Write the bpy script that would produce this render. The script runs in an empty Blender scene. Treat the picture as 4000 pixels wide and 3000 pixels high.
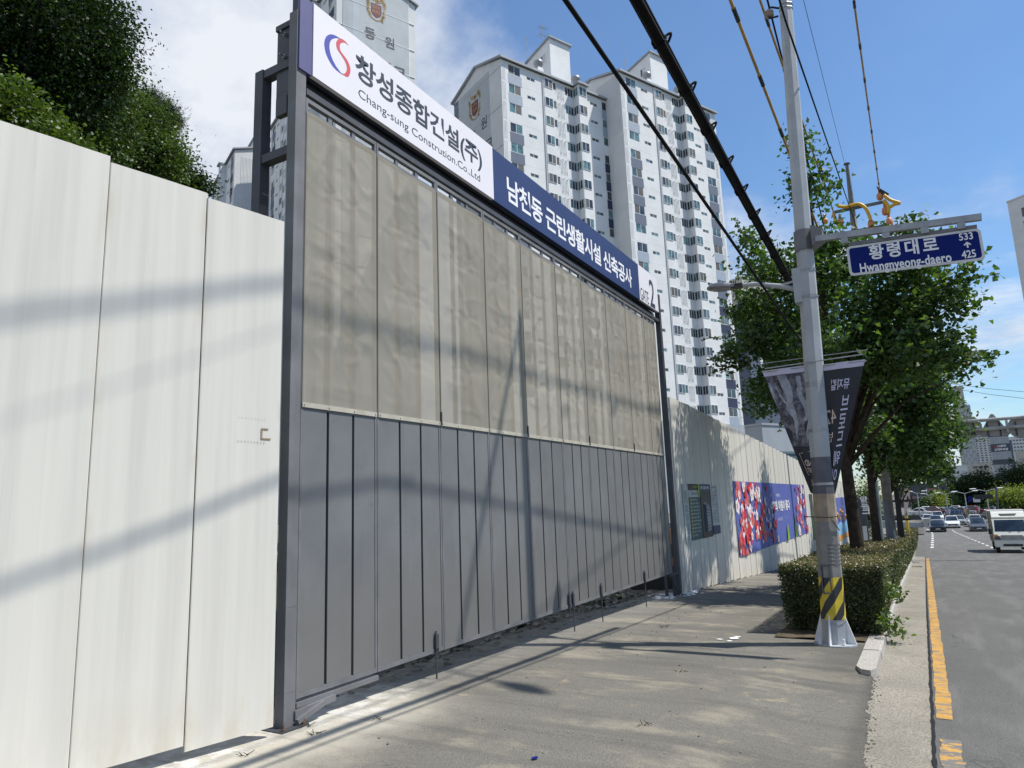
import bpy, math, random
import numpy as np
from mathutils import Vector, Matrix, noise as mnoise

SC = bpy.context.scene
COL = SC.collection
rad = math.radians

# ------------------------------------------------------------------ camera, sky, sun, exposure
F_PX, PITCH, ROLL, YAW, EYE = 2700.0, rad(9.95), rad(-2.09), rad(29.87), 1.72
_fw = Vector((-math.sin(YAW)*math.cos(PITCH), math.cos(YAW)*math.cos(PITCH), math.sin(PITCH)))
_rt = Vector((math.cos(YAW), math.sin(YAW), 0))
_up = _rt.cross(_fw)
CR = math.cos(ROLL)*_rt + math.sin(ROLL)*_up
CU = -math.sin(ROLL)*_rt + math.cos(ROLL)*_up
cam = bpy.data.cameras.new('camera')
cam.sensor_width = 36.0
cam.lens = F_PX/4000*36.0
cam.clip_end = 6000
camo = bpy.data.objects.new('camera', cam)
COL.objects.link(camo)
camo.matrix_world = Matrix(((CR.x, CU.x, -_fw.x, 0), (CR.y, CU.y, -_fw.y, 0), (CR.z, CU.z, -_fw.z, EYE), (0, 0, 0, 1)))
SC.camera = camo

SUN_AZ, SUN_EL = 22.0, 60.0      # azimuth from +X towards +Y
sv = Vector((math.cos(rad(SUN_EL))*math.cos(rad(SUN_AZ)), math.cos(rad(SUN_EL))*math.sin(rad(SUN_AZ)), math.sin(rad(SUN_EL))))
sun = bpy.data.lights.new('sun', 'SUN')
sun.energy = 4.8
sun.angle = rad(0.7)
sun.color = (1.0, 0.955, 0.87)
suno = bpy.data.objects.new('sun', sun)
COL.objects.link(suno)
suno.rotation_euler = sv.to_track_quat('Z', 'Y').to_euler()
suno.location = (20, 10, 60)

W = bpy.data.worlds.new('World')
SC.world = W
W.use_nodes = True
wt = W.node_tree
for n in list(wt.nodes):
    wt.nodes.remove(n)
def wn(t, **k):
    n = wt.nodes.new(t)
    for a, b in k.items():
        setattr(n, a, b)
    return n
wl = wt.links.new
sky = wn('ShaderNodeTexSky', sky_type='NISHITA')
sky.sun_disc = False
sky.sun_elevation = rad(SUN_EL)
sky.sun_rotation = rad(90-SUN_AZ)
sky.air_density = 1.25
sky.dust_density = 0.25
sky.ozone_density = 3.5
sky.altitude = 30
tc = wn('ShaderNodeTexCoord')
sep = wn('ShaderNodeSeparateXYZ')
wl(tc.outputs['Generated'], sep.inputs[0])
def wmath(op, a, b=None, c=None):
    n = wn('ShaderNodeMath', operation=op)
    for i, x in enumerate((a, b, c)):
        if x is None: continue
        if isinstance(x, (int, float)): n.inputs[i].default_value = x
        else: wl(x, n.inputs[i])
    return n.outputs[0]
zz = wmath('ADD', wmath('MAXIMUM', sep.outputs[2], 0.0), 0.22)
px = wmath('DIVIDE', sep.outputs[0], zz)
py = wmath('DIVIDE', sep.outputs[1], zz)
cmb = wn('ShaderNodeCombineXYZ')
wl(px, cmb.inputs[0]); wl(py, cmb.inputs[1])
n1 = wn('ShaderNodeTexNoise'); n1.inputs['Scale'].default_value = 1.15; n1.inputs['Detail'].default_value = 9; n1.inputs['Roughness'].default_value = 0.56; n1.inputs['Distortion'].default_value = 0.5
wl(cmb.outputs[0], n1.inputs['Vector'])
n2 = wn('ShaderNodeTexNoise'); n2.inputs['Scale'].default_value = 2.6; n2.inputs['Detail'].default_value = 8; n2.inputs['Roughness'].default_value = 0.62
wl(cmb.outputs[0], n2.inputs['Vector'])
# more cloud towards the hill side of the street (west), clearer over the road
bias = wmath('MULTIPLY_ADD', sep.outputs[0], -1.05, -0.17)
bias = wmath('MULTIPLY_ADD', sep.outputs[1], -0.27, bias)  # adds unseen cloud behind the camera, as neutral fill light
bias = wmath('MINIMUM', bias, 0.26)
bias = wmath('MAXIMUM', bias, -0.13)
low = wmath('MINIMUM', wmath('MULTIPLY', wmath('MAXIMUM', wmath('SUBTRACT', 0.44, sep.outputs[2]), 0.0), 1.5), 0.17)
cov = wmath('ADD', wmath('ADD', wmath('MULTIPLY_ADD', n2.outputs[0], 0.22, n1.outputs[0]), bias), low)
mr = wn('ShaderNodeMapRange', interpolation_type='SMOOTHSTEP')
wl(cov, mr.inputs[0])
mr.inputs[1].default_value = 0.58; mr.inputs[2].default_value = 0.80; mr.inputs[3].default_value = 0.04; mr.inputs[4].default_value = 0.93
crp = wn('ShaderNodeMapRange')
wl(n2.outputs[0], crp.inputs[0])
crp.inputs[1].default_value = 0.38; crp.inputs[2].default_value = 0.62
cmx = wn('ShaderNodeMix', data_type='RGBA')
wl(crp.outputs[0], cmx.inputs[0])
CLOUD = 4.9
cmx.inputs[6].default_value = (CLOUD*0.74, CLOUD*0.86, CLOUD*1.08, 1)
cmx.inputs[7].default_value = (CLOUD*1.28, CLOUD*1.33, CLOUD*1.40, 1)
smx = wn('ShaderNodeMix', data_type='RGBA')
wl(mr.outputs[0], smx.inputs[0])
tnt = wn('ShaderNodeMix', data_type='RGBA', blend_type='MULTIPLY'); tnt.inputs[0].default_value = 1.0
wl(sky.outputs[0], tnt.inputs[6]); tnt.inputs[7].default_value = (0.70, 0.885, 1.04, 1)
wl(tnt.outputs[2], smx.inputs[6])
wl(cmx.outputs[2], smx.inputs[7])
bg = wn('ShaderNodeBackground')
bg.inputs[1].default_value = 0.118
wl(smx.outputs[2], bg.inputs[0])
wo = wn('ShaderNodeOutputWorld')
wl(bg.outputs[0], wo.inputs[0])
SC.view_settings.view_transform = 'Standard'
SC.view_settings.look = 'None'
SC.view_settings.exposure = 0.28
SC.view_settings.gamma = 1.0
SC.view_settings.use_curve_mapping = False
SC.cycles.max_bounces = 6
SC.cycles.transparent_max_bounces = 12
SC.cycles.use_denoising = True

# ------------------------------------------------------------------ measuring helpers
def gz(y):
    """height of the pavement along the falling street"""
    if y < 17: return -.027*y
    if y < 49: return -.459-.048*(y-17)
    if y < 105: return -1.995-.0277*(y-49)
    return -3.546-.002*(y-105)
def ray(px, py):
    return CR*((px-2000)/F_PX) - CU*((py-1500)/F_PX) + _fw
def at(px, py, ax, val):
    r = ray(px, py); i = 'xyz'.index(ax)
    o = (0, 0, EYE)[i]
    t = (val-o)/r[i]
    return Vector((0, 0, EYE)) + r*t
def atd(px, py, D):
    r = ray(px, py); t = D/math.hypot(r.x, r.y)
    return Vector((0, 0, EYE)) + r*t
def atp(px, py, n, d):
    r = ray(px, py); n = Vector(n); o = Vector((0, 0, EYE))
    return o + r*((d-o.dot(n))/r.dot(n))
def atg(px, py, dz=0.0):
    r = ray(px, py); a, b = .5, 900.0
    for _ in range(60):
        t = (a+b)/2; p = Vector((0, 0, EYE))+r*t
        if p.z > gz(p.y)+dz: a = t
        else: b = t
    return p
def depth(p):
    return (Vector(p)-Vector((0, 0, EYE))).dot(_fw)

# ------------------------------------------------------------------ materials
def lin(c):
    return tuple((x/12.92 if x <= .04045 else ((x+.055)/1.055)**2.4) for x in c)
def hexc(h):
    return lin(tuple(int(h[i:i+2], 16)/255 for i in (0, 2, 4)))
class NT:
    def __init__(s, name):
        s.m = bpy.data.materials.new(name); s.m.use_nodes = True
        s.t = s.m.node_tree; s.b = s.t.nodes['Principled BSDF']; s.o = s.t.nodes['Material Output']
    def n(s, t, **k):
        n = s.t.nodes.new(t)
        for a, b in k.items(): setattr(n, a, b)
        return n
    def l(s, a, b): s.t.links.new(a, b)
    def coord(s, kind='Object', scale=(1, 1, 1)):
        if kind == 'World':
            o = s.n('ShaderNodeNewGeometry').outputs['Position']
        else:
            o = s.n('ShaderNodeTexCoord').outputs[kind]
        mp = s.n('ShaderNodeMapping'); mp.inputs['Scale'].default_value = scale
        s.l(o, mp.inputs[0]); return mp.outputs[0]
    def noise(s, vec, scale, detail=4, rough=.55):
        n = s.n('ShaderNodeTexNoise'); n.inputs['Scale'].default_value = scale; n.inputs['Detail'].default_value = detail; n.inputs['Roughness'].default_value = rough
        s.l(vec, n.inputs['Vector']); return n.outputs[0]
    def rng(s, v, a, b, c=0., d=1., smooth=True):
        n = s.n('ShaderNodeMapRange', interpolation_type='SMOOTHSTEP' if smooth else 'LINEAR')
        s.l(v, n.inputs[0])
        for i, x in enumerate((a, b, c, d)): n.inputs[i+1].default_value = x
        return n.outputs[0]
    def mix(s, f, a, b):
        n = s.n('ShaderNodeMix', data_type='RGBA')
        for i, x in ((0, f), (6, a), (7, b)):
            if isinstance(x, (int, float)): n.inputs[i].default_value = x
            elif isinstance(x, tuple): n.inputs[i].default_value = x[:3]+(1,)
            else: s.l(x, n.inputs[i])
        return n.outputs[2]
    def math(s, op, a, b):
        n = s.n('ShaderNodeMath', operation=op)
        for i, x in enumerate((a, b)):
            if isinstance(x, (int, float)): n.inputs[i].default_value = x
            else: s.l(x, n.inputs[i])
        return n.outputs[0]
    def base(s, c):
        if isinstance(c, tuple): s.b.inputs['Base Color'].default_value = c[:3]+(1,)
        else: s.l(c, s.b.inputs['Base Color'])
    def bump(s, h, strength=.3, dist=.01):
        n = s.n('ShaderNodeBump'); n.inputs['Strength'].default_value = strength; n.inputs['Distance'].default_value = dist
        s.l(h, n.inputs['Height']); s.l(n.outputs[0], s.b.inputs['Normal'])
def mul(c, k): return tuple(x*k for x in c)
def mat(name, c, rough=.6, metal=0., var=.12, scale=3., bump=0., bscale=30., spec=.5, streak=0., space='Object'):
    s = NT(name)
    s.b.inputs['Roughness'].default_value = rough
    s.b.inputs['Metallic'].default_value = metal
    s.b.inputs['Specular IOR Level'].default_value = spec
    v = s.coord(space)
    f = s.rng(s.noise(v, scale, 5), .3, .7)
    col = s.mix(f, mul(c, 1-var), mul(c, 1+var))
    if streak:
        v2 = s.coord(space, (6, 6, .25))
        f2 = s.rng(s.noise(v2, 1.6, 5, .6), .42, .75, 0., streak)
        col = s.mix(f2, col, mul(c, .62))
    s.base(col)
    if bump:
        s.bump(s.noise(s.coord(space), bscale, 4), bump)
    return s.m
M = {}
M['steel_dark'] = mat('charcoal_steel', (.060, .063, .075), .55, .0, .22, 2.2, .08, 40, .4, .25)
M['steel_post'] = mat('grey_post_paint', (.150, .150, .158), .55, 0, .16, 2.5, .1, 60, .4, .2)
M['black_gap'] = mat('shade_black_channel', (.006, .007, .010), .8, 0, .1, 3)  # black instead of frame grey: the gap's shade is put into the colour
M['galv'] = mat('galvanised_steel', (.30, .31, .32), .45, .55, .15, 6)
M['rust'] = mat('rusty_bolt', (.13, .062, .032), .85, 0, .4, 30, .3, 80)
M['pole'] = mat('pole_paint', (.36, .38, .40), .5, 0, .10, 3, .06, 50, .45, .12)
M['pole_dark'] = mat('pole_grey_wrap', (.10, .10, .12), .7, 0, .2, 5)
M['pole_dirty'] = mat('pole_rust_stain', (.33, .27, .20), .7, 0, .3, 5, .1, 60, .3, .35)
M['yellow'] = mat('yellow_reflective', (.55, .42, .03), .5, 0, .15, 6)
M['blackband'] = mat('black_band', (.025, .027, .032), .55, 0, .2, 6)
M['black'] = mat('black_rubber', (.012, .012, .014), .5, 0, .2, 8)
M['cable'] = mat('black_cable', (.006, .006, .007), .75, 0, .25, 20, .3, 90, .15)
M['cable_yellow'] = mat('yellow_cable_cover', (.40, .24, .055), .5, 0, .15, 8)
M['yellow_pipe'] = mat('bright_yellow_tube', (.62, .36, .02), .45, 0, .1, 8)
M['orange_cover'] = mat('orange_insulator_cover', (.55, .20, .075), .5, 0, .15, 8)
M['porcelain'] = mat('porcelain_insulator', (.30, .26, .23), .4, 0, .1, 8)
M['concrete'] = mat('concrete', (.30, .285, .255), .85, 0, .2, 6, .35, 70, .2)
M['conc_pole'] = mat('concrete_pole', (.17, .16, .145), .85, 0, .2, 4, .3, 60, .2, .2)
M['wht'] = mat('white_paint', (.70, .71, .71), .5, 0, .05, 2)
M['aluminium'] = mat('window_frame_white', (.62, .63, .63), .45, 0, .05, 4)
M['sign_white'] = mat('sign_white_print', (.72, .70, .735), .55, 0, .015, 2)
M['sign_navy'] = mat('sign_navy_print', (.020, .038, .125), .5, 0, .06, 2)
M['sign_purple'] = mat('sign_purple_print', (.085, .085, .20), .5, 0, .06, 2)
M['ink'] = mat('sign_dark_lettering', (.040, .046, .062), .5, 0, .05, 2)
M['white_ink'] = mat('white_lettering', (.78, .78, .80), .5, 0, .03, 2)
M['logo_blue'] = mat('logo_blue', (.065, .075, .37), .5, 0, .03, 2)
M['logo_red'] = mat('logo_red', (.60, .085, .10), .5, 0, .03, 2)
M['road_blue'] = mat('road_sign_blue', (.002, .012, .135), .6, 0, .05, 2, 0, 30, .15)
M['sign_edge'] = mat('road_sign_white', (.60, .61, .62), .5, 0, .04, 4)
M['navy_board'] = mat('board_navy', (.010, .022, .11), .4, 0, .1, 3)
M['teal_board'] = mat('board_teal', (.010, .075, .095), .4, 0, .2, 2)
M['dark_board'] = mat('board_dark', (.012, .016, .028), .35, 0, .3, 3)
M['paper'] = mat('paper_print', (.45, .47, .47), .6, 0, .1, 4)
M['paper_ink'] = mat('paper_small_print', (.14, .15, .16), .6, 0, .2, 9)
M['lime'] = mat('lime_print', (.20, .42, .03), .5, 0, .1, 4)
M['ban_blue'] = mat('banner_blue', (.085, .11, .36), .55, 0, .08, 2)
M['ban_navy'] = mat('banner_navy', (.025, .032, .105), .55, 0, .08, 2)
M['red'] = mat('banner_red', (.48, .022, .035), .55, 0, .1, 4)
M['pink'] = mat('banner_pink', (.62, .13, .14), .55, 0, .1, 4)
M['petal'] = mat('banner_white_flower', (.74, .68, .70), .55, 0, .05, 4)
M['leaf_print'] = mat('banner_green_print', (.10, .15, .06), .55, 0, .2, 4)
M['cyan_print'] = mat('banner_light_blue', (.22, .45, .66), .55, 0, .1, 4)
M['orange_print'] = mat('banner_orange', (.65, .28, .06), .55, 0, .1, 4)
M['yellow_print'] = mat('yellow_print', (.60, .45, .05), .5, 0, .05, 4)
M['ban_black'] = mat('poster_black', (.012, .013, .022), .55, 0, .25, 3, .25, 5)
M['peach_ink'] = mat('poster_cream_lettering', (.60, .48, .40), .6, 0, .05, 4)
M['lilac'] = mat('poster_hem', (.52, .50, .64), .6, 0, .05, 4)
M['bld'] = mat('apartment_render', (.68, .685, .685), .8, 0, .055, .35, .12, 9, .2, .10)
M['bld_gable'] = mat('apartment_gable', (.60, .605, .60), .8, 0, .06, .3, .1, 9, .2, .10)
M['bld_d'] = mat('apartment_grey', (.36, .385, .42), .8, 0, .06, .4, .05, 9, .2)
M['sp_l'] = mat('spandrel_light_blue', (.31, .36, .43), .75, 0, .08, .6)
M['sp_d'] = mat('spandrel_slate', (.11, .135, .19), .75, 0, .08, .6)
M['sp_n'] = mat('spandrel_navy', (.022, .034, .075), .75, 0, .08, .6)
M['roof_edge'] = mat('roof_edge', (.30, .32, .35), .7, 0, .1, 1)
M['crest_gold'] = mat('crest_gold', (.36, .25, .10), .7, 0, .15, 1)
M['crest_red'] = mat('crest_maroon', (.13, .018, .035), .7, 0, .1, 1)
M['bld_ink'] = mat('facade_lettering', (.045, .055, .075), .7, 0, .1, 1)
M['rib_dark'] = mat('cladding_blue_slate', (.10, .14, .19), .75, 0, .1, 1)
M['beige'] = mat('beige_render', (.40, .385, .34), .85, 0, .07, .3, .05, 6)
M['slate_bld'] = mat('slate_blue_cladding', (.085, .11, .16), .7, 0, .08, .3)
M['teal_bld'] = mat('teal_cladding', (.09, .14, .165), .7, 0, .08, .3)
M['grey_bld'] = mat('grey_render', (.30, .315, .34), .8, 0, .08, .3)  # lightened to stand in for haze on the far buildings
M['dark_bld'] = mat('charcoal_cladding', (.060, .068, .085), .7, 0, .1, .3)  # lifted from near black, distance haze put into the colour
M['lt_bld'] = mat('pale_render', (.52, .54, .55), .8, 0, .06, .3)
M['far_white'] = mat('car_white', (.62, .63, .64), .22, 0, .02, 2)
M['far_black'] = mat('car_black', (.010, .013, .020), .15, 0, .1, 2)
M['far_grey'] = mat('car_grey', (.075, .085, .10), .25, .2, .05, 2)
M['far_silver'] = mat('car_silver', (.33, .35, .37), .25, .3, .05, 2)
M['far_blue'] = mat('car_blue', (.05, .10, .19), .25, .1, .05, 2)
M['far_red'] = mat('car_maroon', (.10, .015, .025), .25, .1, .05, 2)
M['truck_cream'] = mat('truck_cream_white', (.60, .60, .54), .3, 0, .03, 2)
M['truck_box'] = mat('truck_box_panel', (.36, .34, .29), .45, 0, .06, 2)
M['lamp_glass'] = mat('headlamp_glass', (.45, .46, .47), .08, .3, .1, 12)
M['amber'] = mat('amber_lens', (.70, .24, .03), .25, 0, .1, 12)
M['plate'] = mat('number_plate', (.55, .57, .58), .5, 0, .03, 12)
M['tyre'] = mat('tyre_rubber', (.018, .018, .02), .8, 0, .1, 12)
M['bark'] = mat('bark', (.045, .034, .026), .95, 0, .4, 7, .9, 18, .1, .3)
M['soil'] = mat('soil', (.10, .08, .055), .95, 0, .3, 6, .6, 30, .1)
M['rock'] = mat('rubble_stone', (.20, .185, .155), .95, 0, .35, 3, .5, 20, .1)
M['excav'] = mat('machine_orange', (.52, .22, .02), .45, 0, .1, 4)
M['sil'] = mat('lamp_head_silver', (.17, .175, .185), .35, .6, .1, 5)
M['lens'] = mat('lamp_lens', (.30, .30, .29), .25, 0, .1, 30)
M['cross_timber'] = mat('steel_crossarm', (.14, .15, .15), .6, .3, .1, 6)
M['wall_grey'] = mat('median_wall', (.085, .088, .09), .9, 0, .15, .6, .2, 8, .2, .2)

def glass_mat(name, c, rough=.06):
    s = NT(name)
    v = s.coord('World')
    s.base(s.mix(s.rng(s.noise(v, .9, 3), .35, .65), mul(c, .45), mul(c, 1.5)))
    s.b.inputs['Roughness'].default_value = rough
    s.b.inputs['Specular IOR Level'].default_value = .8
    return s.m
M['pane_teal'] = glass_mat('window_glass_green', (.085, .155, .16))
M['pane_dark'] = glass_mat('window_glass_dark', (.040, .050, .055))
M['pane_screen'] = mat('insect_screen', (.085, .085, .085), .7, 0, .25, .5)
M['car_glass'] = glass_mat('car_glass', (.022, .032, .045))

def leaf_mat(name, cols, trans=.35, rough=.5, gloss=.035):
    s = NT(name)
    s.t.nodes.remove(s.b)
    g = s.n('ShaderNodeNewGeometry')
    cr = s.n('ShaderNodeValToRGB')
    cr.color_ramp.interpolation = 'CONSTANT' if len(cols) > 3 else 'LINEAR'
    e = cr.color_ramp.elements
    while len(e) < len(cols): e.new(.5)
    for i, c in enumerate(cols):
        e[i].position = i/len(cols) if len(cols) > 3 else i/max(1, len(cols)-1); e[i].color = c+(1,)
    s.l(g.outputs['Random Per Island'], cr.inputs[0])
    mp = s.n('ShaderNodeMapping'); mp.inputs['Scale'].default_value = (1, 1, 1)
    s.l(g.outputs['Position'], mp.inputs[0])
    f = s.rng(s.noise(mp.outputs[0], .8, 3), .3, .7, .72, 1.3)
    n = s.n('ShaderNodeVectorMath', operation='SCALE'); s.l(cr.outputs[0], n.inputs[0]); s.l(f, n.inputs['Scale'])
    col = n.outputs[0]
    d = s.n('ShaderNodeBsdfDiffuse'); s.l(col, d.inputs[0])
    t = s.n('ShaderNodeBsdfTranslucent')
    yl = s.n('ShaderNodeVectorMath', operation='MULTIPLY'); s.l(col, yl.inputs[0]); yl.inputs[1].default_value = (1.5, 1.5, .55)
    s.l(yl.outputs[0], t.inputs[0])
    gl = s.n('ShaderNodeBsdfGlossy'); gl.inputs['Roughness'].default_value = rough; gl.inputs[0].default_value = (1, 1, 1, 1)
    a = s.n('ShaderNodeMixShader'); a.inputs[0].default_value = trans; s.l(d.outputs[0], a.inputs[1]); s.l(t.outputs[0], a.inputs[2])
    b = s.n('ShaderNodeMixShader'); b.inputs[0].default_value = gloss; s.l(a.outputs[0], b.inputs[1]); s.l(gl.outputs[0], b.inputs[2])
    s.l(b.outputs[0], s.o.inputs[0])
    return s.m
M['ginkgo'] = leaf_mat('ginkgo_leaves', [(.028, .066, .017), (.042, .092, .020), (.062, .125, .026), (.036, .080, .022), (.085, .15, .03)], .40)
M['hedge'] = leaf_mat('hedge_leaves', [(.034, .058, .020), (.052, .078, .025), (.070, .092, .030), (.058, .062, .030)], .2, .45, .035)
M['hedge_top'] = leaf_mat('hedge_new_growth', [(.13, .13, .05), (.165, .115, .065), (.11, .135, .045), (.20, .155, .09), (.13, .09, .052), (.22, .20, .13)], .25, .42, .04)
M['oak'] = leaf_mat('dark_tree_leaves', [(.013, .030, .010), (.020, .043, .013), (.032, .066, .016), (.017, .037, .013)], .3, .5, .018)
M['oak2'] = leaf_mat('mid_green_leaves', [(.040, .080, .016), (.058, .105, .020), (.075, .12, .022), (.05, .09, .018)], .3)
M['pine'] = leaf_mat('pine_needles', [(.015, .030, .014), (.022, .042, .018), (.018, .036, .014)], .15)
M['ivy'] = leaf_mat('bright_creeper_leaves', [(.055, .105, .017), (.075, .13, .020), (.10, .155, .024), (.06, .11, .018)], .35)
M['yellow_leaf'] = leaf_mat('yellowish_leaves', [(.14, .19, .025), (.17, .22, .03), (.12, .17, .03)], .35)

def hoarding_mat():
    s = NT('white_hoarding_panel')
    tcx = s.n('ShaderNodeTexCoord').outputs['Object']
    sp = s.n('ShaderNodeSeparateXYZ'); s.l(tcx, sp.inputs[0])
    w = s.coord('World', (5, 5, .16))
    st = s.noise(w, 1.2, 6, .6)
    c = s.mix(s.rng(st, .35, .72), (.640, .618, .560), (.560, .540, .492))
    fine = s.noise(s.coord('World', (14, 14, .5)), 1.5, 5, .65)
    c = s.mix(s.rng(fine, .60, .80, 0, .30), c, (.45, .44, .42))
    # grime runs down from the panel's side edges and sits along its foot
    ex = s.math('ABSOLUTE', sp.outputs[1], 0)
    edge = s.rng(ex, .30, .392)
    gn = s.noise(s.coord('World', (3, 3, 1.1)), 1.5, 5, .65)
    c = s.mix(s.math('MULTIPLY', edge, s.rng(gn, .46, .72, 0, .40)), c, (.42, .345, .215))
    foot = s.rng(sp.outputs[2], .0, .55, 1, 0)
    c = s.mix(s.math('MULTIPLY', foot, s.rng(gn, .35, .75, 0, .42)), c, (.47, .38, .24))
    sm = s.noise(s.coord('World', (1, 1, 1.)), 3.3, 5, .7)
    c = s.mix(s.rng(sm, .68, .80, 0, .35), c, (.40, .36, .29))
    s.base(c)
    s.b.inputs['Roughness'].default_value = .42
    s.b.inputs['Specular IOR Level'].default_value = .35
    s.bump(s.noise(s.coord('World', (3.5, 3.5, .12)), 1.6, 3), .10, .02)
    return s.m
M['hoard'] = hoarding_mat()
M['hoard_edge'] = mat('hoarding_edge', (.42, .40, .35), .7, 0, .25, 4, .2, 20)

def panel_mat():
    s = NT('grey_gate_sheet')
    w = s.coord('World')
    big = s.noise(w, .9, 4)
    c = s.mix(s.rng(big, .3, .7), (.146, .149, .155), (.190, .193, .199))
    spots = s.noise(w, 7, 4, .6)
    c = s.mix(s.rng(spots, .62, .74, 0, .35), c, (.10, .10, .11))
    vs = s.noise(s.coord('World', (5, 5, .35)), 1.6, 5, .6)
    c = s.mix(s.rng(vs, .55, .78, 0, .40), c, (.115, .115, .125))
    # the lower third is dustier, with a ragged drip edge
    p = s.n('ShaderNodeSeparateXYZ'); s.l(s.n('ShaderNodeNewGeometry').outputs['Position'], p.inputs[0])
    lv = s.math('ADD', p.outputs[2], s.math('MULTIPLY', s.noise(s.coord('World', (9, 9, .3)), 1., 4), -1.3))
    dust = s.rng(lv, .25, .62, .55, 0)
    c = s.mix(dust, c, (.165, .158, .150))
    sc = s.noise(s.coord('World', (30, 30, 8)), 1.3, 3, .8)
    c = s.mix(s.rng(sc, .74, .80, 0, .5), c, (.36, .36, .36))
    rs_ = s.noise(s.coord('World', (2, 2, 1.2)), 3.2, 6, .75)
    c = s.mix(s.rng(rs_, .66, .74, 0, .45), c, (.17, .135, .105))
    s.base(c)
    s.b.inputs['Roughness'].default_value = .42
    s.b.inputs['Metallic'].default_value = .15
    s.bump(s.noise(s.coord('World', (1.4, 1.4, .5)), 1.4, 3), .25, .03)
    return s.m
M['sheet'] = panel_mat()

def tarp_mat():
    s = NT('beige_dust_net')
    w = s.coord('World')
    c = s.mix(s.rng(s.noise(w, 1.3, 5, .6), .3, .7), (.312, .286, .232), (.360, .332, .274))
    c = s.mix(s.rng(s.noise(s.coord('World', (1, 14, 3)), 1.4, 4), .62, .8, 0, .25), c, (.45, .43, .37))
    s.base(c)
    s.b.inputs['Roughness'].default_value = .85
    s.b.inputs['Specular IOR Level'].default_value = .15
    s.bump(s.noise(w, 260, 2), .3, .003)
    tr = s.n('ShaderNodeBsdfTransparent'); tr.inputs[0].default_value = (.95, .95, .92, 1)
    tl = s.n('ShaderNodeBsdfTranslucent'); tl.inputs[0].default_value = (.40, .38, .32, 1)
    a = s.n('ShaderNodeMixShader'); a.inputs[0].default_value = .22
    s.l(s.b.outputs[0], a.inputs[1]); s.l(tl.outputs[0], a.inputs[2])
    b = s.n('ShaderNodeMixShader'); b.inputs[0].default_value = .16
    s.l(a.outputs[0], b.inputs[1]); s.l(tr.outputs[0], b.inputs[2])
    s.l(b.outputs[0], s.o.inputs[0])
    return s.m
M['tarp'] = tarp_mat()
M['hem'] = mat('tarp_hem', (.40, .38, .32), .8, 0, .1, 6)

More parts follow.
